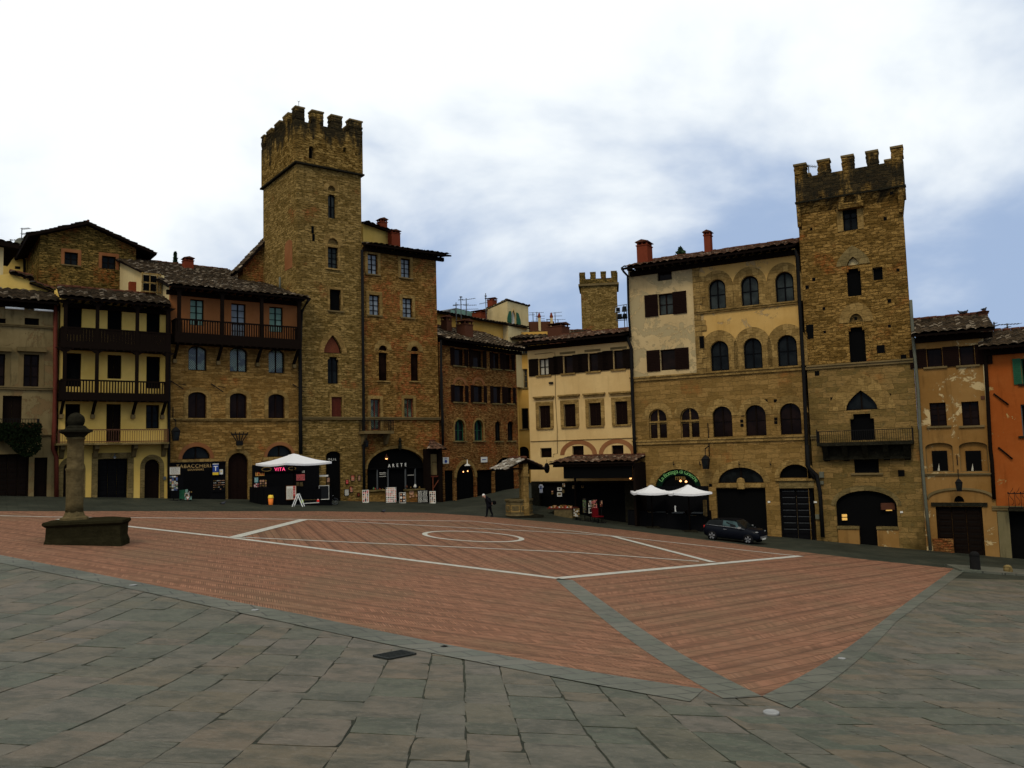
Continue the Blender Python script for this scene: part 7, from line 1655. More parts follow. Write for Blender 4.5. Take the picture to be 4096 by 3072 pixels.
# low rail with two plastic bottles
a = PW('Q', 1262, 1120); c_ = PW('Q', 1655, 1118); k = mpp(a) / 5.53
t = thing('low_rail', 'low pale rail along the foot of the bar terrace, between the A-frame and the blackboard', 'rail', (a.x, a.y - .25, a.z)); dx, dy, dz = c_.x - a.x, c_.y - a.y, c_.z - a.z
MB().bar((0, 0, 50 * k), (dx, dy, dz + 72 * k), .05, .05, 'paper').bar((.1, .1, 125 * k), (dx * .9, dy * .9, dz + 140 * k), .03, .03, 'trim_grey').build('rail', t); MB().bar((0.1, 0.05, 0), (0.1, 0.1, 125 * k), .04, .04, 'black_iron').bar((dx - .05, dy, dz), (dx * .95, dy * .95, dz + 140 * k), .04, .04, 'black_iron').build('post', t)
for (x, yb, yt, mat, lab) in ((1268, 1062, 985, 'pale_green', 'lime green bottle standing at the left end of the low rail'), (1617, 1040, 975, 'red_plastic', 'bright red bottle standing at the right end of the low rail')):
    r_ = ray(*px('Q', x, yb)); P = r_ * ((a.y - .27) / r_.y); 
    t = thing('bottle', lab, 'bottle', P + Vector((0, 0, 0))); h = (yb - yt) * k; mm = mat
    if mat == 'pale_green': W_('lime', (.38, .55, .06)); mm = 'lime'
    MB().lathe([(.07, 0), (.09, .02), (.09, h * .7), (.05, h * .8)], mm, 10).build('body', t); MB().lathe([(.045, h * .8), (.045, h)], 'paper' if mm != 'lime' else mm, 8).build('cap', t)
# bicycle (only its wheel and bars show)
p0 = PW('Q', 1992, 1106); k = mpp(p0) / 5.53; r = 80 * k
t = thing('bicycle', 'black bicycle parked behind the right end of the bar terrace', 'bicycle', (p0.x, p0.y, p0.z), R(8))
def wheel(t, x, r):
    n = 24; P = [(x + r * math.cos(2 * math.pi * q / n), 0, r + r * math.sin(2 * math.pi * q / n)) for q in range(n + 1)]
    w_ = MB().tube(P, .022, 'rubber', 6, cap=False).build('wheel', t); mb = MB()
    P2_ = [(x + r * .9 * math.cos(2 * math.pi * q / n), 0, r + r * .9 * math.sin(2 * math.pi * q / n)) for q in range(n + 1)]; mb.tube(P2_, .008, 'steel', 4, cap=False)
    for q in range(12): a = math.pi * q / 6; mb.bar((x, 0, r), (x + r * .9 * math.cos(a), 0, r + r * .9 * math.sin(a)), .006, .006, 'steel')
    mb.build('rim', w_)
wheel(t, 0, r); wheel(t, -r * 3, r)
MB().tube([(0, 0, r), (-.12, 0, r * 2.1), (-.16, 0, r * 2.6)], .02, 'black_iron', 6).tube([(-.12, 0, r * 2.0), (-r * 1.6, 0, r * .95), (-r * 3, 0, r), (-r * 2.1, 0, r * 2.1), (-.12, 0, r * 2.15)], .018, 'black_iron', 6).tube([(-r * 1.6, 0, r * .95), (-r * 2.2, 0, r * 2.4)], .018, 'black_iron', 6).build('frame', t)
MB().tube([(-.16, -.25, r * 2.6), (-.1, 0, r * 2.65), (-.16, .25, r * 2.6)], .015, 'steel', 6).build('handlebar', t); MB().box(-r * 2.2 - .13, -r * 2.2 + .13, -.07, .07, r * 2.4, r * 2.4 + .06, 'black_paint').build('saddle', t)
# ceramics on the counters and plates under them
rn = random.Random(20); cnt = 0
words = {'print_red': 'red', 'paper': 'white', 'terracotta': 'terracotta', 'print_green': 'green', 'trim_stone': 'sandy'}
for (x, y, h, mat, lab) in ((640, 935, 30, 'print_red', 'red bowl on the left shop counter, beside the pipe side'), (735, 938, 26, 'print_red', 'second red pot along the left shop counter'), (605, 935, 45, 'print_green', 'green jug at the left end of the left shop counter'), (795, 938, 25, 'trim_stone', 'sandy pot near the doorway end of the left counter'), (1478, 900, 75, 'paper', 'tallest white ceramic figure on the right shop counter'), (1385, 905, 30, 'trim_stone', 'sandy dish at the left of the right shop counter'), (1300, 905, 60, 'terracotta_dark', 'dark vase by the doorway on the right counter'), (1570, 910, 40, 'trim_stone', 'sandy jar right of the white figure on the counter')):
    uu, w_ = b5.L('R', x, y, -.1); k = .0133 / 1.0; hh = h * mpp(b5.wpt(uu, 0, 0)) / 5.267
    t = thing('ceramic_pot', lab, 'pottery', b5.wpt(uu, -.1, w_)); MB().lathe([(hh * .25, 0), (hh * .45, hh * .3), (hh * .38, hh * .6), (hh * .2, hh * .75)], mat, 10).build('body', t); MB().lathe([(hh * .2, hh * .75), (hh * .26, hh * .85), (hh * .22, hh)], mat, 10).build('rim', t)
for (x, y, r, lab) in ((1395, 1000, 55, 'largest terracotta plate on the front of the right counter'), (1368, 1090, 22, 'small plate at the lower left under the largest plate'), (1432, 1075, 22, 'small plate lower right of the largest plate'), (1515, 1070, 26, 'terracotta plate beside the black chalkboard'), (1772, 780, 26, 'round yellow plate hanging by the wooden gate of the shrine')):
    uu, w_ = b5.L('R', x, y, -.13 if y > 900 else -.45); rr_ = r * mpp(b5.wpt(uu, 0, 0)) / 5.267; t = thing('wall_plate', lab, 'plate', b5.wpt(uu, -.15 if y > 900 else -.45, w_), math.atan2(dL.y, dL.x))
    m_ = 'yellow_plastic' if y < 900 else 'print_tan'; mb = MB(); P = [(rr_ * math.cos(q * math.pi / 9), rr_ * math.sin(q * math.pi / 9)) for q in range(18)]; mb.ring(P, [(a * .6, c * .6) for a, c in P], -.04, .0, m_); mb.build('rim', t); mb = MB(); disc(mb, 0, 0, rr_ * .62, m_, -.02, 18); mb.build('well', t)

# ---- the souvenir stall
poster('P', 595, 452, 665, 495, bc, 'paper', 'small landscape picture in a white mount, upper of two in the stall', dishes(['print_dark'], 1, 1), v=.1, cat='picture', name='picture', fmat='paper')
poster('P', 590, 545, 668, 610, bc, 'paper', 'larger landscape picture in a white mount below the other in the stall', lambda mb, W, H, z0, rn: mb.box(-W * .36, W * .36, -.01, 0, H * .2, H * .8, 'trim_grey'), v=.1, cat='picture', name='picture', fmat='paper')
poster('P', 685, 362, 740, 435, bc, 'trim_grey', 'highest dim picture at the left of the stall', dishes(['print_tan', 'paper'], 2, 2), v=.1, cat='picture', name='picture')
poster('P', 878, 400, 938, 470, bc, 'trim_dark', 'dim picture hanging in the middle of the stall', dishes(['print_tan', 'trim_grey'], 2, 2), v=.1, cat='picture', name='picture')
poster('P', 1058, 403, 1110, 452, bc, 'trim_stone', 'small square frame hanging right of the middle of the stall', dishes(['print_dark'], 1, 1), v=.1, cat='picture', name='picture')
poster('P', 685, 492, 715, 540, bc, 'trim_dark', 'tiny dark frame under the highest picture of the stall', None, v=.1, cat='picture', name='picture', fmat='trim_grey')
poster('P', 470, 508, 505, 535, bc, 'print_tan', 'tiny tan card at the left of the stall, upper one', None, v=.1, cat='picture', name='picture')
poster('P', 470, 552, 508, 576, bc, 'trim_stone', 'tiny pale card at the left of the stall, lower one', None, v=.1, cat='picture', name='picture')
u0, w0, u1, w1 = bc.rect('P', 220, 378, 315, 545, -.5); W, H = u1 - u0, w1 - w0
t = thing('t_shirt', 'white t-shirt with a dark round print hanging at the left end of the stall', 't-shirt', bc.wpt((u0 + u1) / 2, -.5, w1), math.atan2(dR.y, dR.x))
sh_ = [(-.14, 0), (-.25, -.05), (-.5, -.33), (-.36, -.45), (-.27, -.36), (-.29, -1.0), (.29, -1.0), (.27, -.36), (.36, -.45), (.5, -.33), (.25, -.05), (.14, 0), (.0, -.06)]
MB().prism([(x * W, z * H) for x, z in sh_], 'y', -.04, .04, 'tshirt_white').build('cloth', t); mb = MB(); disc(mb, 0, -H * .47, W * .2, 'blue_sign', -.045); mb.box(-W * .2, W * .2, -.046, -.03, -H * .3, -H * .22, 'print_dark'); mb.build('print', t)
MB().tube([(-W * .2, 0, -.02), (0, 0, .06), (W * .2, 0, -.02)], .012, 'black_iron', 5).tube([(0, 0, .06), (0, 0, .18), (0, .5, .2)], .01, 'black_iron', 5).build('hanger', t)
a = rowpos(bc, 'P', 520, 868, -1.5); c_ = rowpos(bc, 'P', 880, 905, -1.5); d = c_ - a; ln = d.xy.length; k = mpp(a) / 4.916; hc = (868 - 745) * k
t = thing('stone_bench', 'stone bench used as a stall counter, covered with small goods', 'bench', (a.x, a.y, a.z), math.atan2(d.y, d.x))
MB().box(0, ln, 0, 1.1, -1.4, hc, 'column_stone').build('block', t); MB().box(-.5, ln + .02, -.06, 1.15, hc, hc + .08, 'red_wood').build('tabletop', t)
rn = random.Random(31)
for q in range(14):
    x = -.4 + (ln + .3) * (q + .5) / 14; m_ = ('print_red', 'paper', 'trim_stone', 'print_tan', 'terracotta')[q % 5]; w_ = t.matrix_basis if False else None
    ang = math.atan2(d.y, d.x); pos = (a.x + x * math.cos(ang) - .15 * math.sin(ang), a.y + x * math.sin(ang) + .15 * math.cos(ang), a.z + hc + .085)
    s2 = thing('souvenir_box', 'small souvenir among the goods laid along the stone bench counter', 'souvenir', pos, ang, 'souvenirs on the stone bench'); h_ = rn.uniform(.06, .2); MB().box(-.09, .09, -.08, .08, 0, h_, m_).build('box', s2); MB().box(-.095, .095, -.085, .085, h_, h_ + .02, 'trim_stone').build('lid', s2)
rack('P', 905, 690, 1022, 895, 'pale postcard rack leaning in front of the stone bench of the stall', 5, yb=920, mats=('trim_stone', 'paper', 'trim_stone', 'print_dark'))
rack('P', 1092, 530, 1160, 850, 'dim greenish rack of goods right of the pale postcard rack', 6, yb=970, mats=('trim_dark', 'grey_metal', 'print_green', 'print_dark'), nx=3, ny=12)
rack('P', 1202, 560, 1268, 858, 'rack of white mugs in rows left of the red chair', 7, yb=975, mats=('paper', 'trim_stone', 'print_dark'), nx=3, ny=6)
rack('P', 1262, 505, 1372, 760, 'tall pinkish postcard rack behind the red chair', 8, yb=940, mats=('print_pink', 'trim_stone', 'print_tan', 'print_dark'), nx=5, ny=8)
rack('P', 1430, 500, 1480, 660, 'slim rack of brown leather goods right of the red chair', 9, yb=930, mats=('print_tan', 'terracotta', 'print_dark'), nx=2, ny=4)
p0 = rowpos(bc, 'P', 1385, 960, -2.6); k = mpp(p0) / 4.916
t = thing('red_chair', 'red folding chair among the racks of the souvenir stall', 'chair', p0, R(35))
MB().box(-.28, .28, -.25, .28, .42, .48, 'red_cloth').build('seat', t); MB().box(-.28, .28, .25, .3, .5, 1.0, 'red_cloth').build('backrest', t)
for x in (-.25, .25):
    for y in (-.22, .26): MB().bar((x, y, 0), (x, y, 1.0 if y > 0 else .45), .03, .03, 'black_iron').build('leg', t)
uu, w_ = bc.L('P', 2025, 250, -1.2); lm = thing('stall_lamp', 'single bright bulb glowing at the right end of the souvenir stall', 'lamp', bc.wpt(uu, -1.2, w_)); MB().lathe([(.03, .1), (.09, .03), (.08, -.05), (.02, -.11)], 'lamp_glow', 8).build('bulb', lm); MB().bar((0, 0, .1), (0, 0, .8), .02, .02, 'black_iron').build('cord', lm)
uu, w_ = bc.L('P', 480, 55, -1.5); t = thing('round_mirror', 'dark round disc hanging at the left end of the tiled stall roof', 'hanging sign', bc.wpt(uu, -2.3, w_ + .0), R(70)); MB().lathe([(.02, -.03), (.36, -.03), (.36, .03), (.02, .03)], 'black_paint', 16).build('disc', t); t.rotation_euler = (R(90), 0, R(60)); MB().bar((0, .36, 0), (0, .6, 0), .02, .02, 'black_iron').build('hook', t)
# stone blocks by the stall
for (x0, x1, yb, yt, lab) in ((140, 240, 735, 650, 'squat worn stone block at the left foot of the stall'),):
    p0 = PW('P', (x0 + x1) / 2, yb); k = mpp(p0) / 4.916; t = tag(MB().box(-(x1 - x0) / 2 * k, (x1 - x0) / 2 * k, 0, .7, -.3, (yb - yt) * k, 'moss_stone', inset=.06).build('stone_block'), lab, 'stone'); t.location = p0
# restaurant terrace things
board('V', 762, 484, 840, 540, 'menu_card', 'blank white card facing the street over the restaurant terrace rail', 'menu', 'white_paint', None, legs=False, lean=0, fmat='white_paint')
o = [o for o in COL.objects if o.get('label', '').startswith('blank white card')][0]; q = PW('V', 800, 778); kq = mpp(q) / 3.687; o.location = Vector((q.x, q.y - .1, q.z + (778 - 540) * kq))
MB().tube([(0, .03, .01), (0, .03, -(778 - 540) * kq)], .02, 'black_iron', 6).build('post', o)
board('V', 1176, 428, 1212, 680, 'strip_menu', 'tall narrow cream menu strip at the right end of the restaurant terrace', 'menu', 'trim_stone', lines('print_dark', 22), legs=False, lean=0, fmat='trim_stone')
o = [o for o in COL.objects if o.get('label', '').startswith('tall narrow cream')][0]; q = PW('V', 1194, 830); kq = mpp(q) / 3.687; o.location = Vector((q.x, q.y - .05, q.z + (830 - 680) * kq))
mb = MB(); rn = random.Random(3)
for q in range(26):
    x = rn.uniform(.2, tb[3] - .2); mb.box(x, x + rn.uniform(.08, .3), -.02, .12, tb[4] * x + .955, tb[4] * x + .985, rn.choice(['trim_stone', 'grey_metal', 'trim_dark']))
mb.build('ledge', tb[0])
p0 = PW('V', 2070, 776); k = mpp(p0) / 3.687; t = tag(MB().lathe([(.17, 0), (.2, .1), (.15, .3), (.12, .4), (.17, .46), (.19, .58)], 'red_plastic', 9, jit=.14).build('orange_sack'), 'crumpled orange sack left against the wall of the open dark doorway', 'sack'); t.location = p0 + Vector((0, -.1, 0))

# ---- car
def pt_on(c, x, y): return PW(c, x, y)
rb = PW('V', 1275, 955); ff = PW('V', 1835, 1020); d = (ff - rb); ang = math.atan2(d.y, d.x); base = d.xy.length; S_ = base / 2.5
mid = (rb + ff) / 2; nrmx = Vector((-math.sin(ang), math.cos(ang), 0)); mid = mid + nrmx * .75 * S_
t = thing('parked_car', 'small black three-door hatchback parked nose downhill beside the terrace', 'car', (mid.x, mid.y, (rb.z + ff.z) / 2 - .0), 0)
t.rotation_euler = Matrix(((math.cos(ang), -math.sin(ang), 0), (math.sin(ang), math.cos(ang), 0), (0, 0, 1))).to_euler(); t.rotation_euler = (0, math.atan2(-(ff.z - rb.z), base), ang); t.scale = (S_ * .95,) * 3; t.location.z -= .02
# side outline (x forward, z up) with half-widths
sec = [(-1.90, .42, .62, .70), (-1.92, .55, .80, .74), (-1.86, .30, .95, .80), (-1.70, .24, 1.02, .83), (-1.3, .2, 1.03, .85), (-.6, .2, .99, .86), (.2, .2, .97, .86), (.75, .2, .97, .85), (1.15, .22, .95, .83), (1.5, .24, .91, .80), (1.74, .28, .82, .74), (1.87, .34, .66, .68), (1.91, .40, .52, .62)]
sec = sec[1:]; V = []; n = 10
for x, z0, z1, hw in sec:
    P = []; 
    for q in range(n + 1):
        a = q / n; 
        if a <= .5: f = a * 2; y = -hw * (1 - .06 * (2 * f - 1) ** 2) ; z = z0 + (z1 - z0) * f; y = y * (1 if f < .9 else .97)
        P.append(None)
    prof = [(-.86, 0), (-.97, .12), (-1.0, .42), (-.985, .7), (-.93, .9), (-.80, 1.0), (0, 1.03), (.80, 1.0), (.93, .9), (.985, .7), (1.0, .42), (.97, .12), (.86, 0)]
    V += [(x, hw * a, z0 + (z1 - z0) * b_) for a, b_ in prof]
m_ = 13; mb = MB(); mb.add(V, [(i * m_ + q, i * m_ + (q + 1) % m_, (i + 1) * m_ + (q + 1) % m_, (i + 1) * m_ + q) for i in range(len(sec) - 1) for q in range(m_)] + [tuple(range(m_ - 1, -1, -1)), tuple((len(sec) - 1) * m_ + q for q in range(m_))], 'car_paint', True)
mb.build('body', t)
gl = [(-1.82, .98, .70, 1.0, .70), (-1.62, .98, .76, 1.28, .60), (-1.3, .98, .78, 1.36, .62), (-.3, .97, .79, 1.43, .63), (.30, .95, .79, 1.42, .62), (.62, .94, .77, 1.22, .67), (.98, .94, .74, .98, .72)]
def house_(z_in, ins, mat):
    V = []
    for x, zb, hb_, zt, ht in gl: V += [(x, -hb_ + ins, zb), (x, -ht + ins, zt - .03), (x, -ht + .1, zt), (x, ht - .1, zt), (x, ht - ins, zt - .03), (x, hb_ - ins, zb)]
    return MB().add(V, [(i * 6 + q, i * 6 + q + 1, (i + 1) * 6 + q + 1, (i + 1) * 6 + q) for i in range(len(gl) - 1) for q in range(5)] + [(0, 1, 2, 3, 4, 5), tuple((len(gl) - 1) * 6 + q for q in range(6))], mat, False)
house_(0, 0, 'glass_dark').build('windows', t)
glassy('car_glass', (.05, .085, .085), .05)
mb = MB()
for sg in (-1, 1):
    def q_(x, zz):      # point on the side glass
        for i in range(len(gl) - 1):
            if gl[i][0] <= x <= gl[i + 1][0]: f = (x - gl[i][0]) / (gl[i + 1][0] - gl[i][0]); e_ = [gl[i][j] + (gl[i + 1][j] - gl[i][j]) * f for j in range(5)]; break
        y = e_[2] + (e_[4] - e_[2]) * zz; z = e_[1] + (e_[3] - .03 - e_[1]) * zz; return (x, sg * (y + .012), z)
    mb.add([q_(-.55, .1), q_(.62, .1), q_(.38, .9), q_(.2, .92), q_(-.55, .92)], [(0, 1, 2, 3, 4)], 'car_glass')
mb.build('side_window', t)
mb = MB(); V = []
for x, zb, hb_, zt, ht in [(-1.66, 0, 0, 1.30, .60)] + gl[2:5]: V += [(x, -ht + .02, zt + .012), (x, ht - .02, zt + .012)]
mb.add(V, [(0, 1, 3, 2), (2, 3, 5, 4), (4, 5, 7, 6)], 'black_paint'); mb.build('roof_panel', t)
mb = MB()
for sg in (-1, 1): mb.tube([(-1.75, sg * .81, 1.0), (-1.0, sg * .845, 1.0), (.2, sg * .85, .975), (1.0, sg * .82, .93)], .012, 'steel', 5)
mb.build('chrome_trim', t)
for sg in (-1, 1):
    for x in (-1.25, 1.25):
        w_ = MB().tube([(x, sg * .66, .31), (x, sg * .86, .31)], .315, 'rubber', 24).build('wheel', t)
        mb = MB(); disc_ = [(x + .21 * math.cos(q * math.pi / 10), sg * .862, .31 + .21 * math.sin(q * math.pi / 10)) for q in range(20)]; mb.add(disc_, [tuple(range(20))], 'black_paint')
        for q in range(5):
            a = math.pi * 2 * q / 5 + .3; c1_, s1_ = math.cos(a), math.sin(a); mb.add([(x + .04 * c1_ - .02 * s1_, sg * .87, .31 + .04 * s1_ + .02 * c1_), (x + .2 * c1_ - .065 * s1_, sg * .87, .31 + .2 * s1_ + .065 * c1_), (x + .2 * c1_ + .065 * s1_, sg * .87, .31 + .2 * s1_ - .065 * c1_), (x + .04 * c1_ + .02 * s1_, sg * .87, .31 + .04 * s1_ - .02 * c1_)], [(0, 1, 2, 3)], 'steel')
        mb.build('rim', w_)
    MB().lathe([(.05, -.05), (.125, -.01), (.12, .03), (.03, .05)], 'disc_metal', 14, (1.68, sg * .58, .78)).build('headlight', t)
    MB().box(-1.93, -1.80, sg * .62 - .08, sg * .62 + .08, .72, .92, 'red_plastic').build('tail_light', t)
    MB().box(.62, .78, sg * .84 - (.16 if sg < 0 else 0), sg * .84 + (.16 if sg > 0 else 0), .95, 1.05, 'disc_metal').build('wing_mirror', t)
    MB().box(-.45, -.22, sg * .868 - .01, sg * .868 + .01, .80, .825, 'steel').build('door_handle', t)
    MB().lathe([(.3, 0)] * 1 + [(.36, -.02), (.36, .02)], 'rubber', 12, (0, 0, -5)).build('arch_trim', t) if False else None
MB().box(1.90, 1.95, -.45, .45, .36, .52, 'steel').build('grille', t); MB().box(1.93, 1.96, -.26, .26, .30, .40, 'paper').build('number_plate', t)

# ---- walking man
def person():
    f0 = PW('T', 275, 1488); k = mpp(f0) / 5.531
    J = lambda x, y, d=0: Vector(((x - 275) * k, d, (1488 - y) * k))
    t = thing('person', 'bent white-haired man in black walking left near the well, hands behind his back', 'person', f0, 0)
    pts = {'pel': J(318, 1225), 'sp': J(312, 1140), 'ch': J(285, 1070), 'nk': J(240, 1035), 'hb': J(225, 1022), 'h': J(212, 1015),
           'hl': J(290, 1240, -.09), 'kl': J(272, 1350, -.1), 'al': J(262, 1450, -.1), 'tl': J(222, 1478, -.1),
           'hr': J(335, 1240, .09), 'kr': J(350, 1345, .1), 'ar': J(390, 1440, .1), 'tr': J(352, 1462, .1),
           'sl': J(283, 1068, -.19), 'el': J(330, 1150, -.30), 'wl': J(368, 1195, -.16), 'sr': J(283, 1068, .19), 'er': J(345, 1145, .30), 'wr': J(385, 1185, .1),
           'hdl': J(380, 1200, -.12), 'hdr': J(398, 1180, .05)}
    rad = {'pel': .165, 'sp': .16, 'ch': .17, 'nk': .07, 'hb': .075, 'h': .085, 'hl': .11, 'kl': .075, 'al': .06, 'tl': .045, 'hr': .11, 'kr': .075, 'ar': .06, 'tr': .045, 'sl': .085, 'el': .065, 'wl': .045, 'sr': .085, 'er': .065, 'wr': .045, 'hdl': .04, 'hdr': .04}
    E_ = [('pel', 'sp'), ('sp', 'ch'), ('ch', 'nk'), ('nk', 'hb'), ('hb', 'h'), ('pel', 'hl'), ('hl', 'kl'), ('kl', 'al'), ('al', 'tl'), ('pel', 'hr'), ('hr', 'kr'), ('kr', 'ar'), ('ar', 'tr'), ('ch', 'sl'), ('sl', 'el'), ('el', 'wl'), ('wl', 'hdl'), ('ch', 'sr'), ('sr', 'er'), ('er', 'wr'), ('wr', 'hdr')]
    # fingers
    for hd, wr in (('hdl', 'wl'), ('hdr', 'wr')):
        d = (pts[hd] - pts[wr]).normalized()
        for q in range(5):
            nm = hd + 'f%d' % q; off = Vector((0, (q - 2) * .018, 0)); pts[nm] = pts[hd] + d * (.045 if q == 0 else .075 - .004 * abs(q - 2)) + off + (Vector((0, -.02, .02)) if q == 0 else Vector((0, 0, -.015))); rad[nm] = .009; E_.append((hd, nm))
    keys = list(pts); me = bpy.data.meshes.new('body'); me.from_pydata([tuple(pts[q]) for q in keys], [(keys.index(a), keys.index(b_)) for a, b_ in E_], [])
    o = bpy.data.objects.new('body', me); COL.objects.link(o); sk = o.modifiers.new('Skin', 'SKIN')
    for i, q in enumerate(keys): me.skin_vertices[0].data[i].radius = (rad[q], rad[q]); me.skin_vertices[0].data[i].use_root = (q == 'pel')
    ss = o.modifiers.new('Sub', 'SUBSURF'); ss.levels = 2; ss.render_levels = 2
    dg = bpy.context.evaluated_depsgraph_get(); m2 = bpy.data.meshes.new_from_object(o.evaluated_get(dg)); bpy.data.objects.remove(o)
    o = bpy.data.objects.new('body', m2); COL.objects.link(o); o.parent = t
    for q in ('cloth_black', 'skin', 'shoe_black'): m2.materials.append(MATS[q])
    nk = pts['nk']; hd1, hd2 = pts['hdl'], pts['hdr']
    for p in m2.polygons:
        c = p.center; p.use_smooth = True; p.material_index = 0
        if c.x < nk.x - .0 and c.z > nk.z - .12: p.material_index = 1
        if (c - hd1).length < .075 or (c - hd2).length < .075: p.material_index = 1
        if c.z < .12: p.material_index = 2
    h = pts['h'] + Vector((-.02, 0, 0)); mb = MB(); ns, nr = 9, 12; V = []
    # head: an egg tipped forward, with nose, brow, chin and ears
    R_ = Matrix.Rotation(R(-38), 4, 'Y')
    for i in range(ns + 1):
        for q in range(nr):
            a = math.pi * i / ns; b_ = 2 * math.pi * q / nr; x = .098 * math.sin(a) * math.cos(b_); y = .077 * math.sin(a) * math.sin(b_); z = .125 * math.cos(a)
            if math.cos(b_) < -.9 and .3 < i / ns < .65: x -= .02
            V.append(h + R_ @ Vector((x, y, z)))
    mb.add(V, [(i * nr + q, i * nr + (q + 1) % nr, (i + 1) * nr + (q + 1) % nr, (i + 1) * nr + q) for i in range(ns) for q in range(nr)], 'skin', True)
    face = mb
    for sg in (-1, 1):
        e_ = h + R_ @ Vector((-.085, sg * .033, .015)); mb.lathe([(.004, -.01), (.012, 0), (.004, .01)], 'print_dark', 6, tuple(e_)); er = h + R_ @ Vector((.005, sg * .08, .0)); mb.lathe([(.008, -.03), (.02, 0), (.008, .03)], 'skin', 6, tuple(er))
    n_ = h + R_ @ Vector((-.112, 0, -.012)); mb.lathe([(.014, -.02), (.008, .025)], 'skin', 6, tuple(n_)); m_ = h + R_ @ Vector((-.088, 0, -.06)); mb.box(m_.x - .006, m_.x + .006, -.022, .022, m_.z - .004, m_.z + .004, 'brick_trim')
    mb.build('head', t)
    mb = MB(); V = []
    for i in range(5):
        for q in range(nr): a = math.pi * (.02 + i * .11); b_ = 2 * math.pi * q / nr; V.append(h + R_ @ Vector((.108 * math.sin(a) * math.cos(b_) + .018, .088 * math.sin(a) * math.sin(b_), .135 * math.cos(a) + .004)))
    mb.add(V, [(i * nr + q, i * nr + (q + 1) % nr, (i + 1) * nr + (q + 1) % nr, (i + 1) * nr + q) for i in range(4) for q in range(nr)] + [tuple(range(nr))], 'hair_white', True); mb.build('hair', t)
    # jacket skirt
    mb = MB(); V = []
    for (c, rx, ry) in ((J(285, 1075), .19, .23), (J(300, 1130), .19, .22), (J(315, 1190), .19, .21), (J(322, 1250), .2, .22)): V += [(c.x + rx * math.cos(q * math.pi / 7), ry * math.sin(q * math.pi / 7), c.z + .05 * math.cos(q * math.pi / 7) * 1) for q in range(14)]
    mb.add(V, [(i * 14 + q, i * 14 + (q + 1) % 14, (i + 1) * 14 + (q + 1) % 14, (i + 1) * 14 + q) for i in range(3) for q in range(14)], 'cloth_black', True); mb.build('jacket', t)
    for a in ('al', 'ar'):
        c = pts[a]; tp = pts['t' + a[1]]; MB().box(min(tp.x, c.x) - .05, max(tp.x, c.x) + .06, c.y - .05, c.y + .05, min(tp.z, c.z) - .07, min(tp.z, c.z) + .03, 'shoe_black', inset=.015).build('shoe', t)
    bg_ = thing('carried_bag', 'small dark bag held behind the back of the bent walking man', 'bag', f0 + J(432, 1170) + Vector((0, .05, 0)), 0)
    MB().lathe([(.05, -.14), (.13, -.1), (.14, .05), (.08, .12)], 'black_paint', 10, jit=.05).build('body', bg_); MB().tube([(-.03, 0, .1), (-.16, -.02, .06), (-.2, 0, .0)], .012, 'black_paint', 6).build('strap', bg_)
person()

# ---- pigeons
def pigeon(pos, rz, label, group, s=1.0):
    t = thing('pigeon', label, 'pigeon', pos, rz, group)
    prof = [(-.17, .09, .012), (-.10, .11, .045), (-.02, .12, .068), (.06, .13, .062), (.10, .165, .036), (.125, .20, .03), (.15, .215, .026), (.17, .205, .008)]
    MB().tube([(x * s, 0, z * s) for x, z, r in prof], [r * s for x, z, r in prof], 'pigeon_grey', 10).build('body', t)
    MB().box(-.17 * s, .03 * s, -.06 * s, .06 * s, .12 * s, .15 * s, 'dark_stone', inset=.02 * s).build('wing', t)
    for sg in (-1, 1): MB().tube([(0, sg * .025 * s, .07 * s), (0.01, sg * .025 * s, 0)], .006 * s, 'terracotta', 5).build('leg', t)
    MB().tube([(.17 * s, 0, .205 * s), (.195 * s, 0, .195 * s)], [.008 * s, .002 * s], 'dark_stone', 5).build('beak', t)
W_('pigeon_grey', (.05, .052, .06), rough=.7)
q = PW('S', 1510, 1310); pigeon(q, 0, 'pigeon on the paving just in front of the tobacconist shop', 'pigeons on the square', 1.15)
q = PW('G', 1532, 1585); pigeon(q, R(50), 'pigeon on the edge of the brick paving below the wide shop arch', 'pigeons on the square', 1.15)
for x, y, lab in ((680, 166, 'leftmost pigeon on the ridge of the ochre house'), (726, 160, 'middle pigeon on the ridge of the ochre house, sitting upright'), (932, 132, 'pigeon perched on the chimney pot of the ochre house')):
    uu, w_ = bo.L('O', x, y, 3.15); pigeon(bo.wpt(uu, 3.15, w_), R(160 if x < 700 else 20), lab, 'pigeons on the ochre roof', 1.3)
# ---- bollards and kerb on the right
a = PW('N', 1650, 1125); c_ = PW('N', 2500, 1185); d = c_ - a
k_ = MB(); ln = d.xy.length; ang = math.atan2(d.y, d.x); t = tag(k_.box(0, ln, 0, 2.0, -.5, .09, 'strip_stone').build('kerb'), 'low stone kerb ledge running off the right edge under the two bollards', 'kerb'); t.location = a; t.rotation_euler = (0, math.atan2(-(c_.z - a.z), ln), ang)
p0 = PW('N', 1782, 1122); k = mpp(p0) / 2.221; h = (1118 - 960) * k * 1.1; r = 43 * k
t = thing('iron_bollard', 'tall black round-topped bollard standing on the kerb at the right', 'bollard', p0); MB().lathe([(r * 1.05, -.1), (r * 1.05, .08), (r, .1), (r * .93, h * .85), (r * .8, h * .93), (r * .4, h)], 'black_iron', 18).build('post', t); MB().lathe([(r * 1.02, h * .80), (r * 1.02, h * .83)], 'black_iron', 18).build('collar', t)
p0 = PW('N', 2072, 1142); h = (1140 - 1065) * k; t = tag(MB().lathe([(.17, -.1), (.19, .1), (.2, h * .5), (.16, h * .85), (.07, h)], 'trim_grey', 9, jit=.12).build('stone_bollard'), 'short broken pale stone stump on the kerb beside the black bollard', 'bollard'); t.location = p0
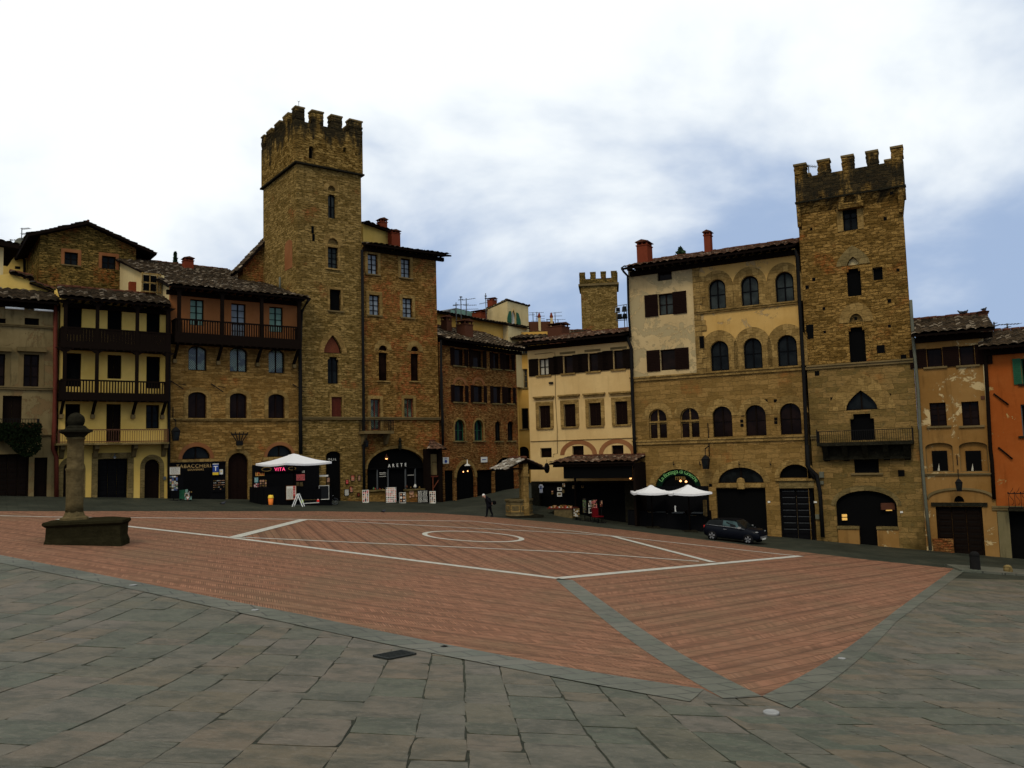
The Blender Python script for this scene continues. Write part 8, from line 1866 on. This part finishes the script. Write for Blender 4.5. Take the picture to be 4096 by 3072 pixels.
# ---- things set in the paving
p0 = PW('Y', 1120, 820); r = 34 / 1.08 * mpp(p0); t = tag(MB().lathe([(r, 0), (r, .035), (r * .85, .045), (r * .8, .04)], 'disc_metal', 24).build('ground_disc'), 'pale round metal disc set in the paving at the corner of the brick areas', 'cover'); t.location = (p0.x, p0.y, gz(p0.x, p0.y) + .012)
for i, (c, x, y, lab) in enumerate((('X', 1102, 372, 'small metal stud on the stone strip left of the drain'), ('X', 575, 264, 'small round cover on the stone strip near the left edge'), ('Y', 1425, 582, 'small round cover on the right-hand stone strip'), ('X', 1918, 530, 'tiny dark square cover on the strip right of the drain'))):
    p0 = PW(c, x, y); r = 16 / 1.08 * mpp(p0); t = tag(MB().lathe([(r, 0), (r, .012), (r * .8, .014)], 'disc_metal' if i != 3 else 'black_iron', 14 if i != 3 else 4).build('ground_cover'), lab, 'cover'); t.location = (p0.x, p0.y, gz(p0.x, p0.y) + .025)
cs = [PW('X', *q) for q in ((1615, 572), (1680, 586), (1795, 563), (1735, 549))]; o0 = sum(cs, Vector()) / 4
t = thing('drain_grate', 'dark iron drain grate set in the foreground paving', 'drain', (o0.x, o0.y, gz(o0.x, o0.y) + .03)); L4 = [c - o0 for c in cs]
zf = lambda v_: gz(o0.x + v_.x, o0.y + v_.y) - gz(o0.x, o0.y)
mb = MB(); 
for i in range(4): a, b_ = L4[i], L4[(i + 1) % 4]; mb.bar((a.x, a.y, zf(a)), (b_.x, b_.y, zf(b_)), .05, .03, 'grille')
mb.build('frame', t); mb = MB()
for q in range(1, 5): a = L4[0].lerp(L4[1], q / 5); b_ = L4[3].lerp(L4[2], q / 5); mb.bar((a.x, a.y, zf(a)), (b_.x, b_.y, zf(b_)), .035, .025, 'grille')
mb.build('bars', t); MB().add([(a.x, a.y, zf(a) - .012) for a in L4], [(0, 1, 2, 3)], 'void').build('pit', t)

# ---- aerials, dish, floodlights
def aerial(c, x, ytop, ybot, dist, bars, label, lean=0, grp='rooftop aerials'):
    xb, yb = px(c, x, ybot); P = ray(xb, yb) * (dist / ray(xb, yb).y); k = dist / F / CROP[c][2]; H = (ybot - ytop) * k
    t = thing('tv_aerial', label, 'aerial', P, 0, grp); MB().tube([(0, 0, -2.0), (lean, 0, H)], .045, 'grey_metal', 5).build('mast', t); mb = MB()
    for (y, x0, x1, tilt) in bars:
        z = (ybot - y) * k; a = (x0 - x) * k; b_ = (x1 - x) * k; mb.bar((a, 0, z - tilt * k), (b_, 0, z + tilt * k), .035, .035, 'grey_metal')
        n = 7
        for q in range(n + 1): f = q / n; xx = a + (b_ - a) * f; mb.bar((xx, -.28, z - tilt * k + 2 * tilt * k * f), (xx, .28, z - tilt * k + 2 * tilt * k * f), .02, .02, 'grey_metal')
    mb.build('arms', t)
for args in (('H', 373, 265, 520, 78, [(300, 348, 398, 3), (355, 290, 450, 6), (272, 362, 388, 0)], 'aerial left of the tallest pair on the glass loft roof'), ('H', 428, 285, 500, 80, [(297, 390, 522, 8), (360, 400, 532, 0), (402, 400, 550, 0)], 'aerial with long arms right of centre on the glass loft roof'), ('H', 320, 332, 392, 77, [(358, 292, 345, 2)], 'shortest aerial at the left of the glass loft'),
             ('H', 627, 235, 390, 84, [(265, 616, 638, 0), (290, 618, 636, 0), (338, 562, 652, 8)], 'slim aerial standing left of the cream rooftop house'), ('H', 1112, 433, 515, 92, [(438, 1072, 1222, 0), (460, 1068, 1130, 0)], 'aerial just right of the cream rooftop house'), ('H', 1152, 430, 518, 93, [(475, 1130, 1232, 0), (503, 1140, 1232, 0), (525, 1095, 1232, 0)], 'second aerial over the brick roof terrace'),
             ('H', 1341, 432, 560, 98, [(437, 1290, 1410, 5), (472, 1330, 1412, 0), (510, 1256, 1445, 0)], 'tallest aerial right of the roof terrace, left of the far tower'), ('H', 1256, 505, 560, 97, [(508, 1250, 1290, 0)], 'lowest aerial between the roof terrace chimneys'), ('H', 1370, 505, 560, 99, [(540, 1350, 1420, 0), (558, 1345, 1445, 0)], 'aerial nearest to the far tower'),
             ('A', 100, 235, 690, 75, [(245, 100, 290, 0), (305, 100, 195, 0), (540, 60, 140, 0), (580, 60, 140, 0)], 'long mast with bars at the far left roofs'), ('A', 222, 125, 330, 78, [(135, 222, 305, 3), (190, 222, 300, 3)], 'aerial above the satellite dish at far left'), ('O', 1190, 258, 335, 52, [(268, 1080, 1325, 3), (300, 1180, 1205, 0)], 'long horizontal aerial over the orange house roof'), ('O', 1045, 240, 330, 51, [(260, 1036, 1056, 0), (290, 1036, 1060, 0), (320, 1040, 1085, 0)], 'short comb aerial between the ochre and orange roofs'), ('L', 323, 235, 335, 60, [(245, 295, 400, -8)], 'thin aerial in the first gap of the corner tower battlements')):
    aerial(*args)
xb, yb = px('A', 220, 295); P = ray(xb, yb) * (78 / ray(xb, yb).y); t = thing('satellite_dish', 'round grey satellite dish on the far left roofs', 'satellite dish', P, R(15)); MB().lathe([(.02, .12), (.3, .09), (.62, 0), (.6, -.02)], 'pipe_pale', 20).build('dish', t); MB().tube([(0, 0, .1), (0, 0, -.8)], .03, 'grey_metal', 5).build('arm', t); t.rotation_euler = (R(80), 0, R(15))
xb, yb = px('H', 2020, 450); P = ray(xb, yb) * (74 / ray(xb, yb).y); k = 74 / F / 2.572
t = thing('floodlight_rack', 'rack of four boxy floodlights between the far tower and the palazzo', 'floodlights', P, 0)
MB().bar((-65 * k, 0, 80 * k), (62 * k, 0, 98 * k), .05, .05, 'grey_metal').bar((-62 * k, 0, -70 * k), (55 * k, 0, -66 * k), .06, .06, 'grey_metal').bar((-50 * k, 0, -70 * k), (-50 * k, 0, 80 * k), .05, .05, 'grey_metal').bar((30 * k, 0, -3), (30 * k, 0, 95 * k), .07, .07, 'grey_metal').bar((55 * k, 0, -3), (55 * k, 0, 95 * k), .05, .05, 'grey_metal').build('frame', t)
for x, z, m_ in ((-38, 38, 'steel'), (32, 48, 'grey_metal'), (-20, -30, 'black_paint'), (34, -28, 'black_paint')):
    l_ = MB().box((x - 24) * k, (x + 24) * k, -.35, .25, (z - 24) * k, (z + 24) * k, m_, inset=.05).build('floodlight', t); MB().box((x - 20) * k, (x + 20) * k, -.37, -.35, (z - 19) * k, (z + 19) * k, 'glass_dark').build('glass', l_)

# ---- trees behind the roofs
def tree(c, x, ytop, ybot, wpx, dist, label, kind, n=2600, seed=1):
    xb, yb = px(c, x, ybot); P = ray(xb, yb) * (dist / ray(xb, yb).y); k = dist / F / CROP[c][2]; H = (ybot - ytop) * k; Wd = wpx * k
    t = thing('cypress_tree' if kind == 'c' else 'pine_tree', label, 'tree', P - Vector((0, 0, 4)), 0); H += 4; rn = random.Random(seed)
    MB().tube([(0, 0, -6), (0, 0, H * .6)], [.3, .08], 'dark_wood', 7).build('trunk', t); mb = MB()
    for q in range(n):
        if kind == 'c': f = rn.random() ** .8; r = Wd * .62 * (1 - f) ** .75 * (.75 + .35 * math.sin(f * 40 + rn.random())) * rn.random() ** .4; z = 4 * .4 + f * (H - 1.6)
        else: f = rn.random(); lob = rn.choice([(-.3, .2), (0, .3), (.28, .15), (.1, .1), (-.12, .05)]); r = Wd * .24 * rn.random() ** .5; z = H - 2 + lob[1] * 3 + rn.uniform(-1.2, 1.0)
        a = rn.uniform(0, 6.283); p = Vector((r * math.cos(a), r * math.sin(a), z))
        if kind != 'c': p.x += lob[0] * Wd
        s_ = rn.uniform(.12, .3); v1 = Vector((rn.uniform(-1, 1), rn.uniform(-1, 1), rn.uniform(-1, 1))).normalized() * s_; v2 = v1.cross(Vector((rn.uniform(-1, 1), rn.uniform(-1, 1), 1))).normalized() * s_ * .6
        mb.add([p - v1, p + v2, p + v1, p - v2], [(0, 1, 2, 3)], 'foliage_far')
    mb.build('crown', t)
tree('C', 335, 28, 200, 88, 110, 'dark pointed cypress rising behind the stone house roof', 'c')
tree('C', 935, 268, 330, 300, 120, 'low green treetops just showing over the stone house roof ridge', 'p', 1800, 5)
tree('J', 725, 308, 345, 260, 90, 'tiny dark treetop peeping over the palazzo roof', 'c', 2200, 3)
# old lantern bracket by the shrine, bird spikes: small weather vane on the left tower
xb, yb = px('E', 705, 75); P = ray(xb, yb) * (bt.wpt(2, 0, 0).y / ray(xb, yb).y); t = thing('lightning_rod', 'tiny rod with a fork on the corner merlon of the left tower', 'lightning rod', P); MB().tube([(0, 0, -.8), (0, 0, .45)], .02, 'black_iron', 5).build('mast', t); MB().bar((-.1, 0, .5), (0, 0, .38), .02, .02, 'black_iron').bar((.1, 0, .5), (0, 0, .38), .02, .02, 'black_iron').build('fork', t)
